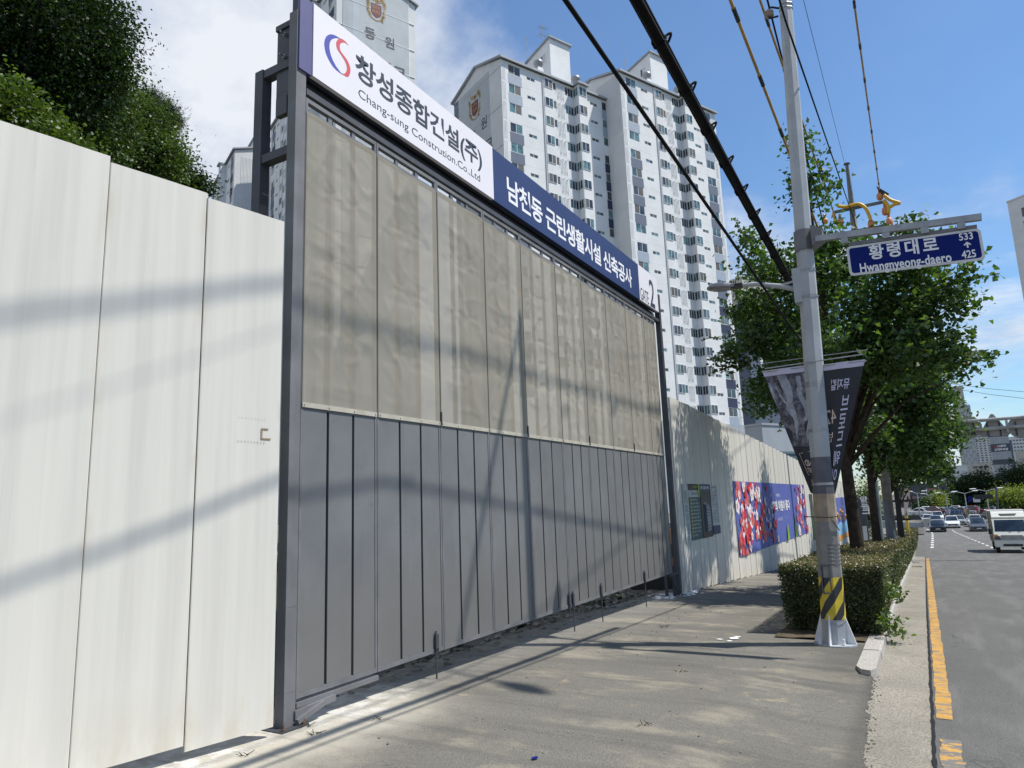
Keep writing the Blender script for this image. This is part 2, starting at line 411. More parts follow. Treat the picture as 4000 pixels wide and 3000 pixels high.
def asphalt_mat(name, c0, c1, dust, dustcol, crack=True):
    s = NT(name)
    w = s.coord('World')
    p = s.n('ShaderNodeSeparateXYZ'); s.l(s.n('ShaderNodeNewGeometry').outputs['Position'], p.inputs[0])
    grain = s.noise(w, 85, 3, .7)
    big = s.noise(w, .55, 5, .6)
    c = s.mix(s.rng(big, .3, .7), c0, c1)
    c = s.mix(s.rng(grain, .36, .66), mul(c0, .62), c)
    sp = s.noise(w, 160, 2, .6)
    c = s.mix(s.rng(sp, .63, .72, 0, .6), c, (.42, .40, .36))
    if dust:
        d1 = s.noise(s.coord('World', (.9, 1.5, 1)), 1.0, 7, .68)
        c = s.mix(s.rng(d1, .50, .68, 0, dust), c, dustcol)
        d2 = s.noise(s.coord('World', (1, 1, 1)), 2.4, 6, .7)
        c = s.mix(s.rng(d2, .60, .72, 0, dust*.9), c, (.42, .335, .215))
        d3 = s.noise(s.coord('World', (1, 1, 1)), 5.5, 6, .75)
        c = s.mix(s.rng(d3, .64, .72, 0, .5), c, (.12, .115, .105))
        # pale cement dust swept up against the hoarding
        xx = s.math('ADD', p.outputs[0], s.math('MULTIPLY', s.noise(s.coord('World', (.5, .5, 1)), 1.6, 6, .62), 1.5))
        near = s.rng(p.outputs[1], 4.9, 6.9, 1, .05)
        c = s.mix(s.math('MULTIPLY', s.rng(xx, -4.05, -3.0, .95, 0), near), c, (.46, .43, .36))
        c = s.mix(s.math('MULTIPLY', s.rng(xx, -4.25, -3.95, .9, 0), s.math('MULTIPLY', near, s.rng(s.noise(w, 5, 5, .7), .4, .6))), c, (.62, .60, .56))
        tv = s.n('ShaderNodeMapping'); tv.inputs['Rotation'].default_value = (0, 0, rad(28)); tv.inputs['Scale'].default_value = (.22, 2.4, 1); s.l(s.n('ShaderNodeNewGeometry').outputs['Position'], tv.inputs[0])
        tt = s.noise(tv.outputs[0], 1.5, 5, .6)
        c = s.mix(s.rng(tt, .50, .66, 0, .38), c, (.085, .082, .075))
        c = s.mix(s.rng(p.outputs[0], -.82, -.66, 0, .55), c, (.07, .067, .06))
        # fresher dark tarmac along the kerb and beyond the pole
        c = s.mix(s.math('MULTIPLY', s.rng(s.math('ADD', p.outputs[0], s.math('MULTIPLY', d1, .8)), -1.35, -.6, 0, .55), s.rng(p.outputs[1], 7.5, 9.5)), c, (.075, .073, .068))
    else:
        d1 = s.noise(s.coord('World', (2.2, .35, 1)), 1.2, 6, .6)
        c = s.mix(s.rng(d1, .45, .7, 0, .45), c, dustcol)
        pt = s.noise(s.coord('World', (.35, .5, 1)), 1.0, 3)
        c = s.mix(s.rng(pt, .56, .60, 0, .25), c, mul(c0, .8))
    if crack:
        vo = s.n('ShaderNodeTexVoronoi', feature='DISTANCE_TO_EDGE'); vo.inputs['Scale'].default_value = .42
        wv = s.n('ShaderNodeVectorMath', operation='ADD'); s.l(w, wv.inputs[0])
        nn = s.n('ShaderNodeTexNoise'); nn.inputs['Scale'].default_value = 2.2; nn.inputs['Detail'].default_value = 6; s.l(w, nn.inputs['Vector'])
        s.l(nn.outputs['Color'], wv.inputs[1]); s.l(wv.outputs[0], vo.inputs['Vector'])
        msk = s.rng(s.noise(w, .3, 2), .5, .62)
        c = s.mix(s.math('MULTIPLY', s.rng(vo.outputs[0], .0, .012, .75, 0), msk), c, (.035, .034, .033))
    s.base(c)
    s.b.inputs['Roughness'].default_value = .88
    s.b.inputs['Specular IOR Level'].default_value = .25
    s.bump(s.math('ADD', grain, s.math('MULTIPLY', s.noise(w, 28, 3), .6)), .75, .012)
    return s.m
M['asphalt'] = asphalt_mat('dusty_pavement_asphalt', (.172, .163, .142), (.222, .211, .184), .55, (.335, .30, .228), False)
M['road'] = asphalt_mat('road_asphalt', (.130, .128, .122), (.165, .162, .155), 0, (.20, .195, .185), True)
def gutter_mat():
    s = NT('gutter_concrete')
    w = s.coord('World')
    c = s.mix(s.rng(s.noise(w, 1.6, 6, .65), .3, .7), (.235, .215, .175), (.345, .315, .26))
    c = s.mix(s.rng(s.noise(w, 60, 3, .7), .36, .6), (.13, .12, .10), c)
    c = s.mix(s.rng(s.noise(s.coord('World', (3, .5, 1)), 1.3, 5, .7), .56, .74, 0, .7), c, (.40, .33, .23))
    s.base(c); s.b.inputs['Roughness'].default_value = .92
    s.bump(s.noise(w, 70, 4), .6, .008)
    return s.m
M['gutter'] = gutter_mat()
M['kerb'] = mat('granite_kerb', (.36, .34, .31), .85, 0, .22, 35, .5, 60, .25, 0, 'World')
def paint_mat(name, c, under, wear):
    s = NT(name)
    w = s.coord('World')
    f = s.rng(s.noise(s.coord('World', (1.0, 2.2, 1)), 5.5, 7, .72), wear-.05, wear+.05)
    c2 = s.mix(s.rng(s.noise(w, 3, 4), .3, .7), mul(c, .8), c)
    s.base(s.mix(f, c2, under)); s.b.inputs['Roughness'].default_value = .8
    s.bump(s.noise(w, 80, 3), .5, .006)
    return s.m
M['yel_line'] = paint_mat('worn_yellow_paint', (.50, .275, .055), (.165, .155, .135), .545)
M['yel_worn'] = paint_mat('very_worn_yellow_paint', (.52, .29, .06), (.145, .142, .132), .475)
M['wht_line'] = paint_mat('white_road_paint', (.60, .60, .57), (.18, .18, .17), .62)
M['site'] = mat('site_earth', (.16, .145, .12), .95, 0, .35, 1.2, .8, 14, .1, 0, 'World')
M['terrain'] = mat('terrain_grey', (.12, .12, .105), .95, 0, .2, .05, 0, 1, .1, 0, 'World')
M['hill'] = mat('hill_soil', (.04, .05, .025), .95, 0, .3, .5, .4, 4, .1, 0, 'World')

# ------------------------------------------------------------------ mesh building
XF = {}
class MB:
    def __init__(s): s.v = []; s.f = []; s.mi = []
    def face(s, pts, m=0):
        i = len(s.v); s.v.extend([tuple(p) for p in pts]); s.f.append(tuple(range(i, i+len(pts)))); s.mi.append(m)
    def box(s, c, sz, m=0, ax=None):
        c = Vector(c); X, Y, Z = [Vector(a) for a in (ax or ((1, 0, 0), (0, 1, 0), (0, 0, 1)))]
        X, Y, Z = X*sz[0]/2, Y*sz[1]/2, Z*sz[2]/2
        i = len(s.v)
        for a, b, d in ((-1,-1,-1),(1,-1,-1),(1,1,-1),(-1,1,-1),(-1,-1,1),(1,-1,1),(1,1,1),(-1,1,1)):
            s.v.append(tuple(c+X*a+Y*b+Z*d))
        for q in ((0,3,2,1),(4,5,6,7),(0,1,5,4),(1,2,6,5),(2,3,7,6),(3,0,4,7)):
            s.f.append(tuple(i+k for k in q)); s.mi.append(m)
    def bb(s, x0, x1, y0, y1, z0, z1, m=0):
        s.box(((x0+x1)/2, (y0+y1)/2, (z0+z1)/2), (abs(x1-x0), abs(y1-y0), abs(z1-z0)), m)
    def tube(s, pts, r, n=8, m=0, caps=True):
        pts = [Vector(p) for p in pts]
        rr = r if isinstance(r, (list, tuple)) else [r]*len(pts)
        i0 = len(s.v); pu = None
        for k, p in enumerate(pts):
            d = (pts[min(k+1, len(pts)-1)]-pts[max(k-1, 0)]).normalized()
            if pu is None:
                u = d.orthogonal().normalized()
            else:
                u = (pu-d*pu.dot(d)); u = u.normalized() if u.length > 1e-6 else d.orthogonal().normalized()
            pu = u; w = d.cross(u)
            for j in range(n):
                a = 2*math.pi*j/n+.3926
                s.v.append(tuple(p+(u*math.cos(a)+w*math.sin(a))*rr[k]))
        for k in range(len(pts)-1):
            for j in range(n):
                a, b = i0+k*n+j, i0+k*n+(j+1) % n
                s.f.append((a, b, b+n, a+n)); s.mi.append(m)
        if caps:
            s.f.append(tuple(i0+j for j in range(n))[::-1]); s.mi.append(m)
            s.f.append(tuple(i0+(len(pts)-1)*n+j for j in range(n))); s.mi.append(m)
    def bar(s, a, b, w, h, m=0, up=(0, 0, 1)):
        a, b = Vector(a), Vector(b); d = b-a; L = d.length; d.normalize()
        up = Vector(up); sd = d.cross(up).normalized(); u = sd.cross(d)
        s.box((a+b)/2, (L, w, h), m, (d, sd, u))
    def lathe(s, c, prof, n=12, m=0, ax=None):
        c = Vector(c); X, Y, Z = [Vector(a) for a in (ax or ((1, 0, 0), (0, 1, 0), (0, 0, 1)))]
        i0 = len(s.v)
        for r, z in prof:
            for j in range(n):
                a = 2*math.pi*j/n
                s.v.append(tuple(c+X*(r*math.cos(a))+Y*(r*math.sin(a))+Z*z))
        for k in range(len(prof)-1):
            for j in range(n):
                a, b = i0+k*n+j, i0+k*n+(j+1) % n
                s.f.append((a, b, b+n, a+n)); s.mi.append(m)
        s.f.append(tuple(i0+j for j in range(n))[::-1]); s.mi.append(m)
        s.f.append(tuple(i0+(len(prof)-1)*n+j for j in range(n))); s.mi.append(m)
    def prism(s, poly, ext, m=0):
        poly = [Vector(p) for p in poly]; ext = Vector(ext); n = len(poly); i = len(s.v)
        s.v.extend([tuple(p) for p in poly]); s.v.extend([tuple(p+ext) for p in poly])
        s.f.append(tuple(range(i, i+n))[::-1]); s.mi.append(m)
        s.f.append(tuple(range(i+n, i+2*n))); s.mi.append(m)
        for k in range(n):
            a, b = i+k, i+(k+1) % n
            s.f.append((a, b, b+n, a+n)); s.mi.append(m)
    def poly(s, pts, o, ux, uy, m=0):
        o, ux, uy = Vector(o), Vector(ux), Vector(uy)
        s.face([o+ux*p[0]+uy*p[1] for p in pts], m)
    def text(s, t, o, ux, uy, h=None, w=None, bold=0., m=0, center=False, box=None, spacing=1.0):
        """letters with their lower left corner at o"""
        vs, fs, bx = glyphs(t, bold, spacing)
        x0, y0, x1, y1 = bx
        if box: sx, sy = box[0]/(x1-x0), box[1]/(y1-y0)
        elif w and h: sx, sy = w/(x1-x0), h/(y1-y0)
        elif w: sx = sy = w/(x1-x0)
        else: sx = sy = h/(y1-y0)
        o, ux, uy = Vector(o), Vector(ux), Vector(uy)
        cx = (x1-x0)*sx/2 if center else 0
        i = len(s.v)
        for v in vs:
            s.v.append(tuple(o+ux*((v[0]-x0)*sx-cx)+uy*((v[1]-y0)*sy)))
        flip = ux.cross(uy).dot(Vector((0, 0, 0))) < 0
        for f in fs:
            s.f.append(tuple(i+k for k in f)); s.mi.append(m)
    def build(s, name, mats, parent=None, local=False, smooth=False, loc=None):
        me = bpy.data.meshes.new(name)
        v = s.v
        if loc is not None and not local:
            l = Vector(loc); v = [tuple(Vector(p)-l) for p in v]
        if parent is not None and not local:
            I = XF[parent.name].inverted()
            v = [tuple(I @ Vector(p)) for p in v]
        me.from_pydata(v, [], s.f)
        ms = mats if isinstance(mats, (list, tuple)) else [mats]
        for m in ms: me.materials.append(M[m] if isinstance(m, str) else m)
        if len(ms) > 1: me.polygons.foreach_set('material_index', s.mi)
        if smooth: me.polygons.foreach_set('use_smooth', [True]*len(s.f))
        me.update()
        o = bpy.data.objects.new(name, me); COL.objects.link(o)
        if parent is not None:
            o.parent = parent
            XF[o.name] = XF[parent.name]
        else:
            if loc is not None: o.location = loc
            XF[o.name] = Matrix.Translation(Vector(loc)) if loc is not None else Matrix.Identity(4)
        return o
_gl = {}
def glyphs(t, bold, spacing=1.0):
    k = (t, bold, spacing)
    if k in _gl: return _gl[k]
    c = bpy.data.curves.new('lettering', 'FONT'); c.body = t; c.size = 1; c.offset = bold; c.resolution_u = 3; c.space_character = spacing
    o = bpy.data.objects.new('lettering', c); COL.objects.link(o)
    dg = bpy.context.evaluated_depsgraph_get()
    me = o.evaluated_get(dg).to_mesh()
    vs = [tuple(v.co) for v in me.vertices]; fs = [tuple(p.vertices) for p in me.polygons]
    o.evaluated_get(dg).to_mesh_clear()
    bpy.data.objects.remove(o); bpy.data.curves.remove(c)
    xs = [v[0] for v in vs]; ys = [v[1] for v in vs]
    _gl[k] = (vs, fs, (min(xs), min(ys), max(xs), max(ys)))
    return _gl[k]
def tag(o, label=None, cat=None, group=None, kind=None):
    if label: o['label'] = label
    if cat: o['category'] = cat
    if group: o['group'] = group
    if kind: o['kind'] = kind
    return o
def empty(name, loc, label, cat, group=None, rz=0.):
    o = bpy.data.objects.new(name, None); COL.objects.link(o)
    o.location = loc; o.rotation_euler = (0, 0, rz); o.empty_display_size = .2
    XF[o.name] = Matrix.Translation(Vector(loc)) @ Matrix.Rotation(rz, 4, 'Z')
    return tag(o, label, cat, group)
def link(name, me, parent, loc=(0, 0, 0), rz=0.):
    o = bpy.data.objects.new(name, me); COL.objects.link(o)
    o.parent = parent; o.location = loc; o.rotation_euler = (0, 0, rz)
    return o
def copy_tree(o, parent=None):
    c = o.copy(); COL.objects.link(c); c.parent = parent
    for ch in o.children: copy_tree(ch, c)
    return c
R = random.Random(7)
Z3 = Vector((0, 0, 1)); Y3 = Vector((0, 1, 0)); X3 = Vector((1, 0, 0))

# ------------------------------------------------------------------ ground, road, kerb
def sheet(name, xs, ys, zf, m):
    b = MB(); nx = len(xs)
    for y in ys:
        for x in xs: b.v.append((x, y, zf(x, y)))
    for j in range(len(ys)-1):
        for i in range(nx-1):
            a = j*nx+i; b.f.append((a, a+1, a+1+nx, a+nx)); b.mi.append(0)
    o = b.build(name, m, smooth=True)
    return tag(o, kind='structure')
def frange(a, b, n): return [a+(b-a)*i/n for i in range(n+1)]
YS = frange(-12, 4, 16)+frange(4.25, 17, 51)+frange(18, 49, 31)+frange(53, 105, 13)+[120, 140, 160]
ROADZ = -.10
def smooth(a, b, x):
    t = max(0, min(1, (x-a)/(b-a))); return t*t*(3-2*t)
def pave(x, y):
    z = gz(y)
    drop = (1-smooth(8.6, 9.6, y))*smooth(-2.1, -.7, x)*(ROADZ+.030)
    return z+drop+.006*mnoise.noise((x*.9, y*.9, 0))
terr = sheet('terrain', [-3000, -400, -120, -40, -12, 0, 12, 40, 160, 500, 3000], [-300, -60]+YS+[220, 320, 600, 1200, 3500], lambda x, y: gz(y)-.45, 'terrain')
# pavement: its street edge is broken and crumbly where the drive comes out
EDGE = {}
def edge(y):
    if y > 9.25: return -.86
    base = -.60-.10*smooth(5.5, 8.8, y)
    return base+.055*mnoise.noise((y*3.1, 4., 0))+.035*mnoise.noise((y*9, 1., 0))+.02*mnoise.noise((y*27, 1., 0))
b = MB(); xs = frange(-5.7, -1.6, 20)
NC = len(xs)+5
ysf = [y for y in YS if y <= 77]+[80]
yfine = sorted(set(ysf+frange(3.0, 9.2, 150)))
for y in yfine:
    e = edge(y)
    for x in xs: b.v.append((x, y, pave(x, y)))
    for t in (.25, .5, .75, 1.):
        x = -1.6+(e+1.6)*t; b.v.append((x, y, pave(x, y)+(0.006*mnoise.noise((x*20, y*20, 0)) if y < 9.2 else 0)))
    b.v.append((e+.03, y, gz(y)+ROADZ-.03))
for j in range(len(yfine)-1):
    for i in range(NC-1):
        a = j*NC+i; b.f.append((a, a+1, a+1+NC, a+NC)); b.mi.append(0)
pav = tag(b.build('pavement', 'asphalt', smooth=False), kind='structure')
sheet('construction_ground', frange(-30, -5.72, 22), frange(-6, 80, 70), lambda x, y: gz(y)-.05+.14*mnoise.noise((x*.8, y*.8, 2))+.05*mnoise.noise((x*3, y*3, 2)), 'site')
sheet('gutter', [-1.0, -.55, -.14], [y for y in YS if y <= 46], lambda x, y: gz(y)+ROADZ+(.012 if x < -.3 else 0)-.004, 'gutter')
road = sheet('road', [-.14, 1.5, 3.5, 7, 11, 15, 22], YS, lambda x, y: gz(y)+ROADZ+.006+.0*x, 'road')
sheet('road_shoulder', [-.64, -.14], frange(46, 80, 10), lambda x, y: gz(y)+ROADZ+.004, 'road')
sheet('side_street', [-60, -20, -5.4, -1.0, -.14], frange(80.0, 94.0, 4), lambda x, y: gz(y)+ROADZ+.002, 'road')
sheet('far_pavement', [-9, -1.0, -.14], [94.0]+[y for y in YS if y > 96], lambda x, y: gz(y)+.03, 'asphalt')
sheet('far_road', [-60, -6, -.14, 22], [160, 175, 190, 260], lambda x, y: gz(y)+ROADZ, 'road')

# gap between gutter slab and tarmac, cracked black
b = MB(); pts = [(-.135+.012*mnoise.noise((y*4, 0, 0))+.006*mnoise.noise((y*17, 0, 0)), y) for y in frange(2, 46, 300)]
for (x0, y0), (x1, y1) in zip(pts, pts[1:]):
    w0 = .012+.006*mnoise.noise((y0*6, 3, 0)); z0 = gz(y0)+ROADZ+.0105; z1 = gz(y1)+ROADZ+.0105
    b.face([(x0-w0, y0, z0), (x0+w0, y0, z0), (x1+w0, y1, z1), (x1-w0, y1, z1)])
b.build('joint_crack', 'black', road)
def marking(name, m, x0, x1, y0, y1, n=1, jag=0., dx=0., dz=.011):
    b = MB(); ys = frange(y0, y1, n)
    for a, c in zip(ys, ys[1:]):
        j = [R.uniform(-jag, jag) for _ in range(4)] if jag else [0]*4
        b.face([(x0+dx*(a-y0)+j[0], a, gz(a)+ROADZ+dz), (x1+dx*(a-y0)+j[1], a, gz(a)+ROADZ+dz), (x1+dx*(c-y0)+j[1], c, gz(c)+ROADZ+dz), (x0+dx*(c-y0)+j[0], c, gz(c)+ROADZ+dz)])
    return b.build(name, m, road)
marking('yellow_edge_line', 'yel_line', -.105, .025, 7.6, 43.0, 160, .008)
marking('yellow_edge_line', 'yel_worn', -.095, .05, 5.85, 6.95, 14, .012)
_pts = [(3641, 2141), (3642, 2131), (3642, 2122), (3642.5, 2114), (3643, 2106), (3643, 2099), (3643, 2093), (3643, 2087.5), (3641, 2082), (3636, 2076), (3627, 2070), (3616, 2064), (3603, 2059)]
for (xa, ya), (xb, yb) in zip(_pts, _pts[1:]):
    p, q = atg(xa, ya, ROADZ), atg(xb, yb, ROADZ); q = p.lerp(q, .52)
    b = MB(); z = .012; b.face([(p.x-.10, p.y, gz(p.y)+ROADZ+z), (p.x+.10, p.y, gz(p.y)+ROADZ+z), (q.x+.10, q.y, gz(q.y)+ROADZ+z), (q.x-.10, q.y, gz(q.y)+ROADZ+z)]); b.build('lane_dash', 'wht_line', road)
for k in range(16):
    y = 55+k*3.6
    marking('lane_dash', 'wht_line', 3.9-.05*k, 4.06-.05*k, y, y+1.9, 1)
for k in range(7):
    y = 92+k*6
    marking('lane_dash', 'wht_line', 7.3, 7.5, y, y+2.5, 1)
# cast iron drain slot in the gutter
b = MB()
for k in range(7): b.bb(-.62+k*.055, -.585+k*.055, 33.2, 33.5, gz(33.3)+ROADZ+.008, gz(33.3)+ROADZ+.02)
b.build('drain_grate', 'black', road)

kerb = empty('kerb', (-.79, 9.4, gz(9.4)), None, None); tag(kerb, kind='structure')
for k in range(36):
    y0 = 9.3+k*1.0; y1 = y0+.985
    b = MB()
    z0, z1 = gz(y0), gz(y1)
    xo, xi = -.66, -.86
    top = [(xi, y0, z0+.02), (xo-.02, y0, z0+.02), (xo-.02, y1, z1+.02), (xi, y1, z1+.02)]
    if k == 0:
        prof0 = [(xi, 9.20), (-.80, 9.02), (-.70, 8.98), (-.655, 9.12), (xo, y1), (xi, y1)]
        b.prism([(x, y, gz(y)-.16) for x, y in prof0], (0, 0, .175))
    else:
        b.prism([(xi, y0, z0-.16), (xo+.015, y0, z0-.16), (xo, y0, z0), (xo-.025, y0, z0+.02), (xi, y0, z0+.02)], (0, y1-y0, z1-z0))
    b.build('kerb_stone', 'kerb', kerb)

b = MB()
for k in range(34): b.prism([(-.86, 45.3+k, gz(45.3+k)-.16), (-.66, 45.3+k, gz(45.3+k)-.16), (-.66, 45.3+k, gz(45.3+k)+.02), (-.86, 45.3+k, gz(45.3+k)+.02)], (0, .985, gz(46.3+k)-gz(45.3+k)))
b.build('kerb_run', 'kerb', kerb)

# planting strip
sheet('planting_bed', frange(-2.05, -.87, 6), frange(10.9, 78, 130), lambda x, y: gz(y)+.022+.02*mnoise.noise((x*5, y*5, 0)), 'soil')

# loose grit along the broken pavement edge, twigs and fallen leaves
b = MB()
for _ in range(240):
    y = R.uniform(4.2, 9.2); x = edge(y)+abs(R.gauss(0, .035)); r = R.uniform(.003, .009)
    z = gz(y)+ROADZ+.01+r*.5
    b.box((x, y, z), (r*2, r*R.uniform(1, 2), r), 0, (Vector((math.cos(y*99), math.sin(y*99), 0)), Vector((-math.sin(y*99), math.cos(y*99), 0)), Z3))
tag(b.build('loose_grit', 'rock'), kind='stuff')
b = MB()
for _ in range(120):
    x = R.uniform(-4.6, -1.0); y = R.uniform(4.2, 15); r = R.uniform(.004, .012)
    z = pave(x, y)+r*.4
    b.box((x, y, z), (r*2, r*1.4, r), 0, (Vector((math.cos(y*99), math.sin(y*99), 0)), Vector((-math.sin(y*99), math.cos(y*99), 0)), Z3))
tag(b.build('gravel_specks', 'rock'), kind='stuff')
def blob(px, py, r, name, m, stretch=1.5, n=14):
    p = atg(px, py); b = MB()
    z = pave(p.x, p.y)+.012
    b.face([(p.x+r*math.cos(a)*(1+.3*R.uniform(-1, 1)), p.y+r*stretch*math.sin(a)*(1+.3*R.uniform(-1, 1)), z) for a in [2*math.pi*k/n for k in range(n)]])
    return b.build(name, m, pav) if False else b.build(name, m)
XF[pav.name] = Matrix.Identity(4)
for px, py, r, m, st in ((2090, 2966, .022, 'road_blue', 1.6), (2812, 2500, .05, 'white_ink', .6), (2868, 2496, .06, 'white_ink', 1.2), (2882, 2490, .045, 'white_ink', .7), (2850, 2507, .04, 'white_ink', .8), (3080, 2977, .02, 'white_ink', .6)):
    o = blob(px, py, r, 'paint_mark', m, st); o.parent = pav
b = MB()
for px, py in ((2603, 2452), (2598, 2447), (1240, 2872), (1480, 2810), (965, 2950), (2654, 2624), (2530, 2831), (1205, 2838)):
    p = atg(px, py)
    for k in range(5):
        a = R.uniform(0, 6.28); L = R.uniform(.03, .09); c = p+Vector((R.uniform(-.05, .05), R.uniform(-.05, .05), 0))
        b.tube([(c.x, c.y, pave(c.x, c.y)+.008), (c.x+L*math.cos(a), c.y+L*math.sin(a), pave(c.x, c.y)+.014+R.uniform(0, .02))], [.004, .002], 4)
tag(b.build('twig_litter', 'bark'), kind='stuff')
# rubble behind the gate
b = MB()
for _ in range(900):
    x = R.uniform(-7.5, -5.12); y = R.uniform(4.7, 17); r = R.uniform(.015, .06)*(1 if x < -5.3 else .5)
    z = gz(y)-.03+r*.3
    a = R.uniform(0, 6.28)
    b.box((x, y, z), (r*2, r*1.6, r*1.1), 0, (Vector((math.cos(a), math.sin(a), .3)).normalized(), Vector((-math.sin(a), math.cos(a), 0)), Vector((-.3*math.cos(a), -.3*math.sin(a), 1)).normalized()))
tag(b.build('rubble', 'rock'), kind='stuff')
b = MB()
for cx, cy, n in ((-5.05, 16.2, 46), (-4.95, 16.9, 30), (-5.15, 15.4, 24)):
    for _ in range(n):
        x = cx+R.gauss(0, .16); y = cy+R.gauss(0, .22); r = R.uniform(.02, .07)
        b.lathe((x, y, gz(y)-.01), [(r, 0), (r*.8, r*.4), (r*.3, r*.7)], 6)
tag(b.build('spilled_cement', mat('cement_spill', (.62, .61, .58), .9, 0, .1, 6, .4, 40)), kind='stuff')

# ------------------------------------------------------------------ left hoarding
LA = rad(10.69); LU = Vector((math.sin(LA), math.cos(LA), 0)); LN = Vector((math.cos(LA), -math.sin(LA), 0)); FS = .962; LO = Vector((-5.1, 4.46, 0))*FS
lf = empty('hoarding_fence', (-5.25, 3.6, gz(3.6)), 'long white panel hoarding left of the grey gate, with leaning shadow bands', 'fence')
seams = [0.03, -.745, -1.553, -2.36, -3.15, -3.94, -4.73, -5.52, -6.31]
tops = [4.555, 4.60, 4.645, 4.68, 4.71, 4.74, 4.77, 4.80]
for k in range(8):
    u1, u0 = seams[k]*FS-.004, seams[k+1]*FS+.004
    c = LO+LU*((u0+u1)/2)
    zb = gz(c.y)+(.035, .062, .01, .02, .02, .02, .02, .02)[k]-.03
    zb = EYE-(EYE-zb)*FS
    zt = EYE+(tops[k]-EYE)*FS; w = u1-u0; off = (.0, -.004, .007, 0, .004, 0, .003, 0)[k]
    me = MB(); h = zt-zb
    # folded sheet: shallow rib profile across the panel, returned edges
    prof = [(-w/2, -.045), (-w/2, -.004), (-w/2+.006, 0), (-w*.17, .001), (-w*.12, .0035), (w*.14, .0035), (w*.19, .001), (w/2-.006, 0), (w/2, -.004), (w/2, -.045)]
    me.prism([(x, y, 0) for y, x in prof], (0, 0, h), 0)
    for i, q in enumerate(me.f):
        if i > 1 and (i-2) in (0, 8, 9): me.mi[i] = 1
    o = me.build('fence_panel', ['hoard', 'hoard_edge'], lf, local=True)
    o.location = Vector((c.x, c.y, zb))+LN*off-Vector(lf.location)
    o.rotation_euler = (0, 0, -LA)
# torn square patch on the panel next to the gate
b = MB(); c = LO+LU*(-.11)+LN*.002
p = atp(1040, 1695, LN, LN.dot(LO)+.006)
fr = [(-.05, -.05), (.05, -.05), (.05, .05), (-.05, .05)]
for (x0, z0, x1, z1) in ((-.05, -.048, -.035, .048), (-.05, .036, .02, .048), (-.05, -.05, .045, -.038)):
    b.face([p+LU*x0+Z3*z0, p+LU*x1+Z3*z0, p+LU*x1+Z3*z1, p+LU*x0+Z3*z1])
b.build('torn_patch', mat('brown_tape_residue', (.25, .19, .11), .9, 0, .4, 30), lf)
b = MB()
for k in range(9):
    q = p+LU*(-.26+.03*k)+Z3*(-.085); b.face([q, q+LU*.006, q+LU*.006+Z3*.022, q+Z3*.022])
    q = q+Z3*.21; b.face([q, q+LU*.006, q+LU*.006+Z3*.010, q+Z3*.010])
tag(b.build('scuff_marks', mat('scuff_grey', (.45, .44, .42), .8), lf), kind='stuff')

# ------------------------------------------------------------------ gate
GX = -5.0
gate = empty('folding_gate', (GX, 10.2, gz(10.2)), 'tall folding steel gate of grey sheets with beige netting above, closed', 'gate')
PY0, PY1 = 4.485, 4.615
b = MB(); b.bb(-5.085, -4.97, PY0, PY1, gz(4.5)+.012, 6.86)
b.bb(-5.087, -4.968, PY0-.002, PY1+.002, gz(4.5)+.30, gz(4.5)+.306); b.bb(-5.087, -4.968, PY0-.002, PY1+.002, gz(4.5)+1.02, gz(4.5)+1.024)
b.build('gate_post', 'steel_post', gate)
b = MB(); b.bb(-5.085, -4.97, 16.0, 16.13, gz(16)+.012, 6.70); b.build('gate_post', 'steel_dark', gate)
b = MB()
for y in (4.55, 16.06):
    b = MB(); b.bb(-5.17, -4.89, y-.15, y+.15, gz(y)+.0, gz(y)+.016); b.build('base_plate', 'steel_dark', gate)
b = MB()
for dx, dy in ((-.115, -.12), (.11, -.11), (.115, .115), (-.11, .12)):
    x, y = -5.03+dx, 4.55+dy
    b = MB(); b.lathe((x, y, gz(y)+.016), [(.016, 0), (.016, .018), (.009, .018), (.009, .05)], 6); b.build('anchor_bolt', 'rust', gate)
# back frame of the left post
pb0 = at(1014, 330, 'y', 4.55); pb1 = at(1063, 330, 'y', 4.55)
xb0, xb1 = pb0.x, min(pb1.x, -5.2)
ztopb = at(1016, 296, 'y', 4.55).z
b = MB(); b.bb(xb0, xb0+.12, 4.49, 4.61, gz(4.5)-.05, ztopb); b.build('back_post', 'steel_dark', gate)
b = MB(); b.bb(xb0+.12, -5.087, 4.50, 4.60, ztopb-.10, ztopb-.01)
zmid = at(1095, 605, 'y', 4.55).z
b.build('cross_tube', 'steel_dark', gate)
for za, zb in ((zmid-.05, zmid+.04), (1.2, 1.29)):
    b = MB(); b.bb(xb0+.12, -5.087, 4.50, 4.60, za, zb); b.build('cross_tube', 'steel_dark', gate)
b = MB(); x0, x1 = -5.44, -5.087
b.bb(-5.30, -5.10, 4.52, 4.60, 5.92, 6.74); b.bb(-5.31, -5.09, 4.50, 4.62, 6.74, 6.80); b.bb(-5.28, -5.12, 4.50, 4.56, 5.75, 5.95)
b.build('end_bracket', 'steel_dark', gate)
b = MB()
for z in (6.66, 6.40):
    b = MB(); b.lathe((-5.17, 4.52, z), [(.022, 0), (.022, .03), (.011, .03), (.011, .08)], 6, 0, (X3, Z3, -Y3)); b.build('bracket_bolt', 'galv', gate)
b = MB()
b.bb(-5.10, -4.985, 4.64, 15.98, 5.985, 6.05); b.bb(-5.22, -5.10, 4.64, 15.98, 6.05, 6.20); b.bb(-5.22, -5.16, 4.64, 15.98, 6.20, 6.90)
b.build('header_beam', 'steel_dark', gate)
b = MB()
y = 5.2
while y < 15.9:
    b = MB(); b.bb(-5.06, -5.01, y-.015, y+.015, 5.93, 5.99); b.lathe((-5.035, y, 5.93), [(.035, 0), (.035, .02)], 8); y += .57*2; b.build('roller_bolt', 'rust', gate)
